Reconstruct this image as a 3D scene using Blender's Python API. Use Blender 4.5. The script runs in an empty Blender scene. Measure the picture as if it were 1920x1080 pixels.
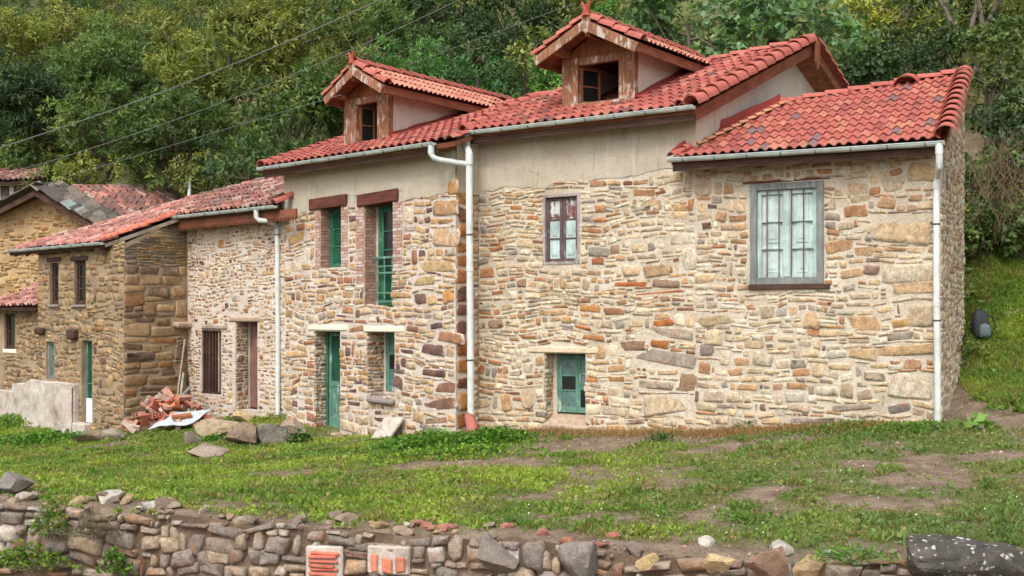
import bpy, bmesh, math, random
import numpy as np
from mathutils import Vector, Matrix

random.seed(7)
RNG = np.random.default_rng(11)
SC = bpy.context.scene
COL = SC.collection

# ------------------------------------------------------------------ camera, sky, sun, exposure
F, CX, CY, CZ = 2100.0, 960.0, 595.0, 2.2
cam_d = bpy.data.cameras.new('camera')
cam_d.sensor_width = 36.0
cam_d.lens = 36.0 * F / 1920.0
cam_d.shift_y = (CY - 540.0) / 1920.0
cam_d.clip_end = 600
cam_o = bpy.data.objects.new('camera', cam_d)
cam_o.location = (0, 0, CZ)
cam_o.rotation_euler = (math.radians(90), 0, 0)
COL.objects.link(cam_o)
SC.camera = cam_o

SUN_DIR = Vector((-0.28, -0.72, 0.95)).normalized()      # towards the sun
world = bpy.data.worlds.new('World')
SC.world = world
world.use_nodes = True
wn = world.node_tree
wn.nodes.clear()
sky = wn.nodes.new('ShaderNodeTexSky')
sky.sky_type = 'NISHITA'
sky.sun_disc = False
sky.sun_elevation = math.asin(SUN_DIR.z)
sky.sun_rotation = math.atan2(SUN_DIR.x, SUN_DIR.y)
sky.dust_density = 4.0
sky.ozone_density = 0.6
hs = wn.nodes.new('ShaderNodeHueSaturation')
hs.inputs['Saturation'].default_value = 0.30            # thin even cloud: a pale sky all round
bg = wn.nodes.new('ShaderNodeBackground')
bg.inputs['Strength'].default_value = 0.15
wo = wn.nodes.new('ShaderNodeOutputWorld')
wn.links.new(sky.outputs[0], hs.inputs['Color'])
wn.links.new(hs.outputs[0], bg.inputs['Color'])
wn.links.new(bg.outputs[0], wo.inputs['Surface'])

sun_d = bpy.data.lights.new('sun', 'SUN')
sun_d.energy = 1.05
sun_d.angle = math.radians(18)
sun_d.color = (1.0, 0.98, 0.955)
sun_o = bpy.data.objects.new('sun', sun_d)
sun_o.rotation_euler = SUN_DIR.to_track_quat('Z', 'Y').to_euler()
sun_o.location = (-20, -20, 40)
COL.objects.link(sun_o)

SC.view_settings.view_transform = 'Standard'
SC.view_settings.look = 'None'
SC.view_settings.gamma = 1.0
SC.view_settings.use_curve_mapping = False
SC.view_settings.exposure = 0.74

# ------------------------------------------------------------------ small maths
def lin(r, g, b, k=1.0):
    o = []
    for c in (r, g, b):
        c /= 255.0
        o.append(k * (c / 12.92 if c <= 0.04045 else ((c + 0.055) / 1.055) ** 2.4))
    return tuple(o)

def hash2(ix, iy, seed=0):
    h = (ix.astype(np.int64) * 374761393 + iy.astype(np.int64) * 668265263 + seed * 982451653) & 0x7fffffff
    h = ((h ^ (h >> 13)) * 1274126177) & 0x7fffffff
    return ((h ^ (h >> 16)) & 0xffff) / 65535.0

def vnoise(x, y, seed=0):
    x = np.asarray(x, float); y = np.asarray(y, float)
    ix = np.floor(x); iy = np.floor(y)
    fx = x - ix; fy = y - iy
    fx = fx * fx * (3 - 2 * fx); fy = fy * fy * (3 - 2 * fy)
    a = hash2(ix, iy, seed); b = hash2(ix + 1, iy, seed); c = hash2(ix, iy + 1, seed); d = hash2(ix + 1, iy + 1, seed)
    return (a * (1 - fx) + b * fx) * (1 - fy) + (c * (1 - fx) + d * fx) * fy

def fbm(x, y, seed=0, oct=4):
    s = 0; a = 0.5; t = 0
    for k in range(oct):
        s = s + a * vnoise(x * 2 ** k, y * 2 ** k, seed + k); t += a; a *= 0.5
    return s / t

def ray(u, v):
    return np.array([(u - CX) / F, 1.0, (CY - v) / F])

def at(u, v, Y):
    r = ray(u, v) * Y
    r[2] += CZ
    return r

class Wall:
    """vertical plane from p0 to p1 (left to right as seen from outside)"""
    def __init__(s, p0, p1):
        s.p0 = np.array(p0, float); s.p1 = np.array(p1, float)
        v = s.p1 - s.p0
        s.w = float(np.linalg.norm(v)); s.d = v / s.w
        s.n = np.array([s.d[1], -s.d[0]])
    def pix(s, u, v):
        r = ray(u, v)
        t, a = np.linalg.solve(np.array([[r[0], -s.d[0]], [1, -s.d[1]]]), s.p0)
        return float(a), float(t * r[2] + CZ)
    def pt(s, a, z, o=0.0):
        q = s.p0 + s.d * a + s.n * o
        return (float(q[0]), float(q[1]), float(z))
    def pts(s, a, z, o):
        a = np.asarray(a, float); z = np.asarray(z, float) + 0 * a; o = np.asarray(o, float) + 0 * a
        x = s.p0[0] + s.d[0] * a + s.n[0] * o
        y = s.p0[1] + s.d[1] * a + s.n[1] * o
        return np.stack([x, y, z], -1)
    def off(s, o):
        return Wall(s.p0 + s.n * o, s.p1 + s.n * o)
    def rect(s, u0, v0, u1, v1):
        """pixel rectangle -> s0, s1, z0, z1"""
        a0, zt0 = s.pix(u0, v0); a1, zb1 = s.pix(u1, v1)
        return a0, a1, zb1, zt0

def dirVP(x):
    v = np.array([(x - CX) / F, 1.0])
    return v / np.linalg.norm(v)

def along(p, vp, u):
    d = dirVP(vp); k = (u - CX) / F
    t = (k * p[1] - p[0]) / (d[0] - k * d[1])
    return p + d * t

# ------------------------------------------------------------------ objects
def link(o, parent=None):
    COL.objects.link(o)
    if parent is not None:
        o.parent = parent
        o.matrix_parent_inverse = Matrix.Translation(parent_loc(parent)).inverted()
    return o

def parent_loc(p):
    l = Vector(p.location)
    return l

def tag(o, label=None, cat=None, group=None, kind=None):
    if label: o['label'] = label
    if cat: o['category'] = cat
    if group: o['group'] = group
    if kind: o['kind'] = kind
    return o

def thing(name, loc, label, cat, group=None):
    o = bpy.data.objects.new(name, None)
    o.location = loc
    o.empty_display_size = 0.2
    COL.objects.link(o)
    return tag(o, label, cat, group)

def mesh_from(name, verts, faces, mat=None, col=None, smooth=False, edge=None):
    me = bpy.data.meshes.new(name)
    verts = np.asarray(verts, np.float32).reshape(-1, 3)
    if isinstance(faces, np.ndarray):
        nf, k = faces.shape
        me.vertices.add(len(verts)); me.vertices.foreach_set('co', verts.ravel())
        me.loops.add(nf * k); me.loops.foreach_set('vertex_index', faces.astype(np.int32).ravel())
        me.polygons.add(nf)
        me.polygons.foreach_set('loop_start', np.arange(0, nf * k, k, dtype=np.int32))
        try: me.polygons.foreach_set('loop_total', np.full(nf, k, np.int32))
        except Exception: pass
        me.update(calc_edges=True)
    else:
        me.from_pydata([tuple(map(float, v)) for v in verts], [], faces)
    if col is not None:
        ca = me.color_attributes.new('col', 'FLOAT_COLOR', 'POINT')
        c = np.ones((len(verts), 4), np.float32)
        c[:, :3] = np.asarray(col, np.float32)
        if edge is not None: c[:, 3] = edge
        ca.data.foreach_set('color', c.ravel())
    if smooth:
        me.polygons.foreach_set('use_smooth', np.ones(len(me.polygons), bool))
    if mat is not None: me.materials.append(mat)
    me.update()
    return me

def obj(name, me, parent=None, **kw):
    o = bpy.data.objects.new(name, me)
    link(o, parent)
    return tag(o, **kw)

class MB:
    def __init__(s): s.v = []; s.f = []
    def add(s, vs, fs):
        b = len(s.v)
        s.v += [tuple(map(float, v)) for v in vs]
        s.f += [tuple(b + i for i in f) for f in fs]
        return s
    def hexa(s, p):      # 8 corners: 0-3 bottom ring, 4-7 top ring
        return s.add(p, [(0, 3, 2, 1), (4, 5, 6, 7), (0, 1, 5, 4), (1, 2, 6, 5), (2, 3, 7, 6), (3, 0, 4, 7)])
    def wbox(s, W, a0, a1, z0, z1, o0, o1, dz=0.0):
        # dz: rise of the piece from a0 to a1
        return s.hexa([W.pt(a0, z0, o1), W.pt(a1, z0 + dz, o1), W.pt(a1, z0 + dz, o0), W.pt(a0, z0, o0),
                       W.pt(a0, z1, o1), W.pt(a1, z1 + dz, o1), W.pt(a1, z1 + dz, o0), W.pt(a0, z1, o0)])
    def beam(s, p, q, w, h, up=(0, 0, 1)):
        p = Vector(p); q = Vector(q); d = (q - p).normalized(); up = Vector(up)
        x = d.cross(up).normalized(); y = x.cross(d).normalized()
        c = []
        for e in (p, q):
            c.append([e + x * sx * w / 2 + y * sy * h / 2 for sx, sy in ((-1, -1), (1, -1), (1, 1), (-1, 1))])
        return s.hexa([c[0][0], c[0][1], c[1][1], c[1][0], c[0][3], c[0][2], c[1][2], c[1][3]])
    def tube(s, pts, r, n=10, cap=True):
        pts = [Vector(p) for p in pts]
        rings = []
        x = None
        for i, p in enumerate(pts):
            a = pts[max(0, i - 1)]; b = pts[min(len(pts) - 1, i + 1)]
            d = (b - a).normalized()
            if x is None:
                x = d.cross(Vector((0, 0, 1)))
                if x.length < 0.05: x = d.cross(Vector((0.3, 1, 0)))
            else:
                x = x - d * x.dot(d)                   # carried along, so bends do not pinch
            x.normalize(); y = x.cross(d).normalized()
            rr = r[i] if isinstance(r, (list, tuple)) else r
            rings.append([p + x * math.cos(t) * rr + y * math.sin(t) * rr for t in [2 * math.pi * k / n for k in range(n)]])
        vs = [v for R in rings for v in R]; fs = []
        for i in range(len(pts) - 1):
            for k in range(n):
                fs.append((i * n + k, i * n + (k + 1) % n, (i + 1) * n + (k + 1) % n, (i + 1) * n + k))
        if cap:
            fs.append(tuple(range(n))); fs.append(tuple((len(pts) - 1) * n + k for k in range(n))[::-1])
        return s.add(vs, fs)
    def prism(s, poly, vec):
        poly = [Vector(p) for p in poly]; vec = Vector(vec); n = len(poly)
        vs = poly + [p + vec for p in poly]
        fs = [tuple(range(n)), tuple(range(2 * n - 1, n - 1, -1))] + [(i, n + i, n + (i + 1) % n, (i + 1) % n) for i in range(n)]
        return s.add(vs, fs)
    def build(s, name, mat, parent=None, bevel=0.0, smooth=False, **kw):
        me = mesh_from(name, s.v, s.f, mat)
        bm = bmesh.new(); bm.from_mesh(me)
        bmesh.ops.recalc_face_normals(bm, faces=bm.faces)
        bm.to_mesh(me); bm.free()
        if smooth:
            me.polygons.foreach_set('use_smooth', np.ones(len(me.polygons), bool))
            try: me.set_sharp_from_angle(angle=math.radians(40))
            except Exception: pass
        o = obj(name, me, parent, **kw)
        if bevel:
            m = o.modifiers.new('bevel', 'BEVEL'); m.width = bevel; m.segments = 1; m.limit_method = 'ANGLE'
        return o

# ------------------------------------------------------------------ materials
def newmat(name):
    m = bpy.data.materials.new(name); m.use_nodes = True
    nt = m.node_tree; nt.nodes.clear()
    out = nt.nodes.new('ShaderNodeOutputMaterial')
    p = nt.nodes.new('ShaderNodeBsdfPrincipled')
    p.inputs['Roughness'].default_value = 0.9
    p.inputs['Specular IOR Level'].default_value = 0.25
    nt.links.new(p.outputs[0], out.inputs[0])
    geo = nt.nodes.new('ShaderNodeNewGeometry')
    return m, nt, p, geo.outputs['Position'], out

class N:
    """tiny node helper"""
    def __init__(s, nt, pos): s.nt = nt; s.pos = pos
    def noise(s, scale, detail=4, rough=0.6, vec=None, dist=0.0):
        n = s.nt.nodes.new('ShaderNodeTexNoise')
        n.inputs['Scale'].default_value = scale; n.inputs['Detail'].default_value = detail
        n.inputs['Roughness'].default_value = rough; n.inputs['Distortion'].default_value = dist
        s.nt.links.new(vec if vec is not None else s.pos, n.inputs['Vector'])
        return n.outputs['Fac']
    def vor(s, scale, vec=None, feature='F1', out='Distance'):
        n = s.nt.nodes.new('ShaderNodeTexVoronoi'); n.feature = feature
        n.inputs['Scale'].default_value = scale
        s.nt.links.new(vec if vec is not None else s.pos, n.inputs['Vector'])
        return n.outputs[out]
    def mapv(s, scale=(1, 1, 1), rot=(0, 0, 0), vec=None):
        n = s.nt.nodes.new('ShaderNodeMapping')
        n.inputs['Scale'].default_value = scale; n.inputs['Rotation'].default_value = rot
        s.nt.links.new(vec if vec is not None else s.pos, n.inputs['Vector'])
        return n.outputs[0]
    def ramp(s, fac, stops):
        n = s.nt.nodes.new('ShaderNodeValToRGB')
        el = n.color_ramp.elements
        while len(el) < len(stops): el.new(0.5)
        for e, (p, c) in zip(el, stops):
            e.position = p
            e.color = (c, c, c, 1) if isinstance(c, (int, float)) else (*c, 1)
        s.nt.links.new(fac, n.inputs[0])
        return n.outputs[0]
    def mix(s, fac, a, b, mode='MIX'):
        n = s.nt.nodes.new('ShaderNodeMix'); n.data_type = 'RGBA'; n.blend_type = mode
        for sock, val in ((n.inputs[0], fac), (n.inputs[6], a), (n.inputs[7], b)):
            if isinstance(val, (int, float)): sock.default_value = val
            elif isinstance(val, tuple): sock.default_value = (*val, 1)
            else: s.nt.links.new(val, sock)
        return n.outputs[2]
    def math(s, op, a, b=0.0, clamp=False):
        n = s.nt.nodes.new('ShaderNodeMath'); n.operation = op; n.use_clamp = clamp
        for sock, val in ((n.inputs[0], a), (n.inputs[1], b)):
            if isinstance(val, (int, float)): sock.default_value = val
            else: s.nt.links.new(val, sock)
        return n.outputs[0]
    def attr(s, name='col'):
        n = s.nt.nodes.new('ShaderNodeAttribute'); n.attribute_name = name
        return n.outputs['Color'], n.outputs['Alpha']
    def objcol(s):
        n = s.nt.nodes.new('ShaderNodeObjectInfo')
        return n.outputs['Color'], n.outputs['Random']
    def bump(s, p, h, strength=0.5, dist=0.02):
        n = s.nt.nodes.new('ShaderNodeBump')
        n.inputs['Strength'].default_value = strength; n.inputs['Distance'].default_value = dist
        s.nt.links.new(h, n.inputs['Height'])
        s.nt.links.new(n.outputs[0], p.inputs['Normal'])
    def to(s, p, c, inp='Base Color'):
        s.nt.links.new(c, p.inputs[inp])

def m_stone(name, mortar, smear=0.5, bumpk=0.8, dark=0.55):
    m, nt, p, pos, out = newmat(name); n = N(nt, pos)
    c, edge = n.attr()
    big = n.noise(9, 4, 0.65)
    fine = n.noise(60, 3, 0.7)
    c = n.mix(1.0, c, n.ramp(big, [(0.25, dark), (0.5, 1.0), (0.75, 1.35)]), 'MULTIPLY')
    c = n.mix(1.0, c, n.ramp(fine, [(0.3, 0.62), (0.52, 1.0), (0.72, 1.3)]), 'MULTIPLY')
    c = n.mix(1.0, c, n.ramp(n.noise(24, 5, 0.75), [(0.3, 0.7), (0.5, 1.0), (0.7, 1.2)]), 'MULTIPLY')
    # rust and grey stains
    c = n.mix(n.ramp(n.noise(5.5, 3), [(0.56, 0.0), (0.68, 0.4)]), c, lin(172, 112, 62))
    # mortar wiped over the rim of the stone
    sm = n.math('ADD', n.noise(7, 5, 0.7), n.math('MULTIPLY', edge, 0.30))
    c = n.mix(n.ramp(sm, [(0.80 - 0.22 * smear, 0.0), (0.90 - 0.22 * smear, 0.85)]), c, mortar)
    n.to(p, c)
    h = n.math('ADD', n.noise(28, 5, 0.7), n.math('MULTIPLY', n.noise(110, 3, 0.7), 0.4))
    n.bump(p, h, bumpk, 0.02)
    return m

def m_mortar(name, c0, c1, c2, bumpk=0.9):
    m, nt, p, pos, out = newmat(name); n = N(nt, pos)
    a = n.ramp(n.noise(1.6, 5, 0.65), [(0.3, c0), (0.52, c1), (0.72, c2)])
    a = n.mix(1.0, a, n.ramp(n.noise(34, 4, 0.75), [(0.3, 0.62), (0.5, 1.0), (0.75, 1.18)]), 'MULTIPLY')
    n.to(p, a)
    h = n.math('ADD', n.noise(16, 6, 0.7), n.math('MULTIPLY', n.noise(90, 3, 0.7), 0.35))
    n.bump(p, h, bumpk, 0.03)
    return m

def m_plaster(name, base, stain, pale):
    m, nt, p, pos, out = newmat(name); n = N(nt, pos)
    a = n.mix(n.ramp(n.noise(1.1, 5, 0.65), [(0.35, 0.0), (0.7, 1.0)]), base, stain)
    st = n.noise(2.2, 4, 0.6, n.mapv((3.0, 3.0, 0.35)))
    a = n.mix(n.ramp(st, [(0.55, 0.0), (0.72, 0.55)]), a, pale)
    st2 = n.noise(3.2, 4, 0.6, n.mapv((3.4, 3.4, 0.3)))
    a = n.mix(n.ramp(st2, [(0.58, 0.0), (0.75, 0.35)]), a, lin(105, 92, 74))
    cr = n.ramp(n.vor(1.5, n.mix(0.12, n.pos, n.noise(5, 4), 'ADD'), 'DISTANCE_TO_EDGE'), [(0.0, 0.62), (0.012, 1.0)])
    cr = n.mix(n.ramp(n.noise(0.9, 2), [(0.5, 0.0), (0.62, 1.0)]), (1.0, 1.0, 1.0), cr)
    a = n.mix(1.0, a, cr, 'MULTIPLY')
    a = n.mix(1.0, a, n.ramp(n.noise(48, 4, 0.75), [(0.3, 0.84), (0.5, 1.0), (0.72, 1.1)]), 'MULTIPLY')
    n.to(p, a)
    n.bump(p, n.math('ADD', n.noise(7, 5, 0.65), n.math('MULTIPLY', n.noise(70, 4, 0.7), 0.5)), 0.55, 0.03)
    return m

def m_tile(name, use_obj=True, lichen=0.3, moss=0.15):
    m, nt, p, pos, out = newmat(name); n = N(nt, pos)
    if use_obj: c, _ = n.objcol()
    else: c, _ = n.attr()
    c = n.mix(1.0, c, n.ramp(n.noise(11, 4, 0.65), [(0.28, 0.66), (0.5, 1.0), (0.74, 1.22)]), 'MULTIPLY')
    c = n.mix(1.0, c, n.ramp(n.noise(75, 3, 0.7), [(0.3, 0.82), (0.55, 1.0), (0.75, 1.15)]), 'MULTIPLY')
    c = n.mix(n.ramp(n.noise(13, 6, 0.75), [(0.70 - 0.25 * lichen, 0.0), (0.80 - 0.25 * lichen, 0.55)]), c, lin(176, 134, 116))
    c = n.mix(n.ramp(n.noise(6.5, 6, 0.75), [(0.74 - 0.3 * moss, 0.0), (0.84 - 0.3 * moss, 0.75)]), c, lin(74, 62, 56))
    n.to(p, c)
    p.inputs['Roughness'].default_value = 0.8
    n.bump(p, n.noise(60, 4, 0.7), 0.35, 0.01)
    return m

def m_wood(name, c0, c1, flake=None, flake_amt=0.4, axis='Z', bumpk=0.4):
    m, nt, p, pos, out = newmat(name); n = N(nt, pos)
    sc = {'Z': (30, 30, 2.2), 'H': (2.2, 2.2, 30)}[axis]
    g = n.noise(1.0, 5, 0.65, n.mapv(sc))
    c = n.ramp(g, [(0.25, c0), (0.7, c1)])
    c = n.mix(1.0, c, n.ramp(n.noise(3, 4), [(0.3, 0.7), (0.7, 1.2)]), 'MULTIPLY')
    if flake:
        k = n.math('ADD', n.math('MULTIPLY', n.noise(1.0, 5, 0.7, n.mapv((sc[0] * .6, sc[1] * .6, sc[2] * 1.5))), 0.55), n.math('MULTIPLY', n.noise(3.5, 5, 0.7), 0.45))
        c = n.mix(n.ramp(k, [(0.60 - 0.25 * flake_amt, 0.0), (0.66 - 0.25 * flake_amt, 1.0)]), c, flake)
    n.to(p, c)
    p.inputs['Roughness'].default_value = 0.75
    n.bump(p, g, bumpk, 0.01)
    return m

def m_plain(name, c, rough=0.6, var=0.15, scale=8, metal=0.0, spec=0.4):
    m, nt, p, pos, out = newmat(name); n = N(nt, pos)
    n.to(p, n.mix(1.0, c, n.ramp(n.noise(scale, 5, 0.65), [(0.3, 1 - var), (0.7, 1 + var)]), 'MULTIPLY'))
    p.inputs['Roughness'].default_value = rough
    p.inputs['Metallic'].default_value = metal
    p.inputs['Specular IOR Level'].default_value = spec
    n.bump(p, n.noise(40, 3), 0.12, 0.01)
    return m

def m_leaf(name, transl=0.35):
    m, nt, p, pos, out = newmat(name); n = N(nt, pos)
    c, _ = n.attr()
    n.to(p, c)
    p.inputs['Roughness'].default_value = 0.5
    p.inputs['Specular IOR Level'].default_value = 0.35
    t = nt.nodes.new('ShaderNodeBsdfTranslucent')
    nt.links.new(n.mix(1.0, c, (1.05, 1.15, 0.6), 'MULTIPLY'), t.inputs['Color'])
    x = nt.nodes.new('ShaderNodeMixShader'); x.inputs[0].default_value = transl
    nt.links.new(p.outputs[0], x.inputs[1]); nt.links.new(t.outputs[0], x.inputs[2])
    nt.links.new(x.outputs[0], out.inputs[0])
    return m

MORT_W = lin(203, 190, 170)
MORT_P = lin(206, 192, 178)
MORT_E = lin(164, 142, 114)
M_ST_R = m_stone('stone_pale', MORT_W, 0.55)
M_ST_L = m_stone('stone_ochre', MORT_P, 0.50)
M_ST_P = m_stone('stone_brown', MORT_E, 0.45, 0.9)
M_ST_D = m_stone('stone_dry', lin(138, 122, 104), 0.5, 1.0, 0.5)
M_MO_R = m_mortar('mortar_pale', lin(178, 164, 143), lin(203, 190, 170), lin(218, 208, 193))
M_MO_L = m_mortar('mortar_pink', lin(182, 166, 152), lin(206, 192, 178), lin(219, 208, 198))
M_MO_P = m_mortar('mortar_earth', lin(130, 112, 90), lin(160, 140, 114), lin(180, 160, 134))
M_STUCCO = m_mortar('stucco_ochre', lin(148, 122, 86), lin(180, 152, 114), lin(200, 176, 140))
M_PLAST = m_plaster('plaster', lin(190, 180, 162), lin(174, 162, 142), lin(204, 197, 184))
M_PLAST2 = m_plaster('plaster_pink', lin(208, 200, 186), lin(192, 181, 164), lin(217, 211, 200))
def m_concrete():
    m, nt, p, pos, out = newmat('concrete'); n = N(nt, pos)
    a = n.ramp(n.noise(1.7, 6, .7, None, .6), [(.28, lin(128, 112, 96)), (.40, lin(170, 157, 145)), (.55, lin(194, 183, 172)), (.75, lin(212, 205, 197))])
    a = n.mix(n.ramp(n.noise(2.6, 5, .7), [(.56, 0.), (.72, .6)]), a, lin(150, 122, 96))
    a = n.mix(1.0, a, n.ramp(n.noise(40, 4, .75), [(.3, .72), (.5, 1.0), (.72, 1.15)]), 'MULTIPLY')
    n.to(p, a); n.bump(p, n.noise(16, 6, .7), .7, .03)
    return m
M_CONC = m_concrete()
M_TILE = m_tile('roof_tile', True, 0.42, 0.18)
M_TILE_S = m_tile('roof_tile_joined', False, 0.42, 0.18)
M_TILE_O = m_tile('roof_tile_old', True, 0.62, 0.80)
M_TILE_OS = m_tile('roof_tile_old_joined', False, 0.62, 0.80)
M_FLASH = m_plain('red_flashing', lin(146, 58, 50), 0.7, 0.15, 5)
M_WOOD = m_wood('wood_brown', lin(92, 54, 34), lin(154, 98, 64), lin(196, 180, 164), -0.15)
M_WOODH = m_wood('wood_brown_beam', lin(96, 56, 40), lin(146, 92, 66), lin(184, 166, 150), -0.1, 'H')
M_WOODP = m_wood('wood_flaking', lin(104, 68, 48), lin(156, 110, 80), lin(184, 172, 160), 0.34)
M_WOODD = m_wood('wood_dark', lin(48, 34, 28), lin(92, 66, 54), None, 0, 'H')
M_WOODR = m_wood('wood_lintel', lin(64, 34, 28), lin(112, 66, 54), lin(150, 120, 100), -0.1, 'H')
M_WOODG = m_wood('wood_grey', lin(92, 95, 92), lin(138, 141, 137), lin(168, 170, 166), 0.02)
M_WOODGL = m_wood('wood_weathered', lin(120, 106, 92), lin(176, 164, 148), lin(90, 78, 66), 0.0)
M_TURQ = m_wood('paint_turquoise', lin(146, 168, 162), lin(182, 198, 192), lin(118, 112, 102), 0.10)
M_PANEL = m_wood('paint_panel', lin(160, 182, 178), lin(194, 208, 203), lin(140, 140, 132), 0.04)
M_MIXP = m_wood('paint_red_white', lin(96, 56, 54), lin(128, 86, 82), lin(192, 198, 196), 0.42)
M_MIXF = m_wood('paint_frame_pink', lin(122, 108, 106), lin(176, 164, 160), lin(196, 192, 188), 0.2)
M_MIXD = m_wood('paint_red_dark', lin(70, 58, 58), lin(108, 88, 88), lin(158, 158, 156), 0.16)
M_GREEN = m_wood('paint_green', lin(38, 82, 62), lin(66, 120, 94), lin(150, 158, 142), 0.02)
M_GREENP = m_wood('paint_green_pale', lin(66, 106, 90), lin(104, 144, 126), lin(176, 184, 172), 0.2)
M_GREEND = m_wood('paint_green_deep', lin(18, 58, 42), lin(36, 90, 66), lin(120, 130, 112), -0.2)
M_BROWND = m_wood('door_brown', lin(96, 62, 56), lin(142, 104, 96), lin(182, 160, 150), 0.1)
M_GUT = m_plain('gutter_paint', lin(186, 195, 191), 0.45, 0.2, 5)
M_PIPE = m_plain('pipe_paint', lin(202, 206, 201), 0.45, 0.2, 4)
M_CLAMP = m_plain('clamp_steel', lin(70, 70, 70), 0.5, 0.1)
M_RUST = m_plain('rusty_iron', lin(118, 78, 64), 0.8, 0.35, 30)
M_IRON = m_plain('dark_iron', lin(58, 48, 42), 0.8, 0.3, 30)
M_GLASSD = m_plain('glass_dark', (0.012, 0.014, 0.015), 0.12, 0.3, 4, 0.0, 0.6)
M_GLASSB = m_plain('glass_dusty', lin(86, 112, 108), 0.3, 0.4, 9, 0.0, 0.6)
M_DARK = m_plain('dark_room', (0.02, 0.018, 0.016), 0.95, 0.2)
M_BRICK = m_tile('brick_face', True, 0.95, 0.1)
M_BRICKO = m_tile('brick_orange', True, 0.35, 0.0)
M_SLATE = m_tile('slate', True, 0.2, 0.3)
M_LEAF = m_leaf('leaf')
M_BLADE = m_leaf('grass_blade', 0.4)
M_BARK = m_wood('bark', lin(62, 54, 46), lin(112, 100, 86), None, 0)
M_WIRE = m_plain('cable_black', lin(104, 110, 106), 0.6, 0.05)
M_WHITE = m_plain('white_paint', lin(222, 226, 226), 0.6, 0.08)

# ------------------------------------------------------------------ the ground: height field
_cp = []
def cp(u, v, Y):
    p = at(u, v, Y); _cp.append(p)
for q in [(1765, 799, 17.3), (1600, 806, 17.9), (1440, 812, 18.6), (1305, 812, 19.2), (1100, 816, 20.4), (960, 812, 21.3), (898, 812, 21.7), (850, 818, 21.2),
          (740, 822, 22.3), (640, 818, 23.4), (535, 792, 24.7), (440, 782, 26.0), (350, 792, 27.2), (232, 806, 26.0), (150, 830, 26.6), (60, 806, 28.6), (-60, 800, 30.5), (-300, 790, 33),
          (0, 946, 13.6), (300, 962, 13.2), (600, 990, 12.7), (900, 1012, 12.2), (1200, 1044, 11.8), (1500, 1064, 11.4), (1900, 1078, 10.9), (2200, 1095, 10.3), (-300, 935, 14.5),
          (960, 900, 15.7), (1500, 905, 14.6), (300, 880, 19), (100, 850, 23.5), (600, 880, 18.2), (1250, 870, 17.2),
          (1900, 800, 17.4), (1900, 900, 14.2), (2150, 800, 17.0), (1818, 700, 20.7), (1900, 715, 20.4), (1850, 745, 19.2), (2100, 720, 20)]:
    cp(*q)
_cp = np.array(_cp)
def _rbf_fit(P):
    d = np.sqrt(((P[:, None, :2] - P[None, :, :2]) ** 2).sum(-1))
    n = len(P)
    A = np.zeros((n + 3, n + 3)); A[:n, :n] = d + np.eye(n) * -0.05
    A[:n, n] = 1; A[:n, n + 1:] = P[:, :2]; A[n, :n] = 1; A[n + 1:, :n] = P[:, :2].T
    b = np.zeros(n + 3); b[:n] = P[:, 2]
    return np.linalg.solve(A, b)
_w = _rbf_fit(_cp)
def front_h(x, y):
    x = np.asarray(x, float); y = np.asarray(y, float)
    n = len(_cp)
    r = _w[n] + _w[n + 1] * x + _w[n + 2] * y
    for i in range(n):
        r = r + _w[i] * np.sqrt((x - _cp[i, 0]) ** 2 + (y - _cp[i, 1]) ** 2)
    return np.clip(r, -2.2, 2.2)
def hill_y0(x):
    return np.interp(x, [-40, -24, -16, -9, -2, 4, 8.5, 14, 30], [48, 42, 37.5, 32.5, 28.0, 25.0, 21.6, 20.0, 18.0])
def wall_y(x):          # line of the dry stone retaining wall
    return np.interp(x, [-20, -6.3, 0, 5.0, 20], [15.6, 13.5, 12.15, 10.95, 7.5])
def ground_h(x, y):
    x = np.asarray(x, float); y = np.asarray(y, float)
    h = front_h(x, y)
    y0 = hill_y0(x)
    hh = CZ - 1.5 + (y - y0) * 0.70 + (fbm(x * 0.22, y * 0.22, 5) - 0.5) * 2.2 * np.clip((y - y0) / 6, 0, 1)
    hh = np.where(y - y0 > 0, hh, CZ - 1.5 + (y - y0) * 0.7)
    k = 0.3
    m = np.maximum(h, hh)
    h = m + k * np.log(np.exp((h - m) / k) + np.exp((hh - m) / k))
    h = h + (fbm(x * 1.3, y * 1.3, 3, 3) - 0.5) * 0.10 + (fbm(x * 5, y * 5, 8, 2) - 0.5) * 0.04
    yw = wall_y(x)
    t = np.clip((y - (yw - 0.02)) / 0.12, 0, 1)
    return h * t + (h - 1.5) * (1 - t)
def gpt(u, v):
    """pixel -> point on the ground"""
    Y = 16.0
    r = ray(u, v)
    lo, hi = 8.0, 60.0
    for Yi in np.arange(9, 60, 0.15):
        if r[2] * Yi + CZ <= float(ground_h(r[0] * Yi, Yi)) and Yi > float(wall_y(r[0] * Yi)):
            return np.array([r[0] * Yi, Yi, float(ground_h(r[0] * Yi, Yi))])
    return np.array([r[0] * Y, Y, float(ground_h(r[0] * Y, Y))])

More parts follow.
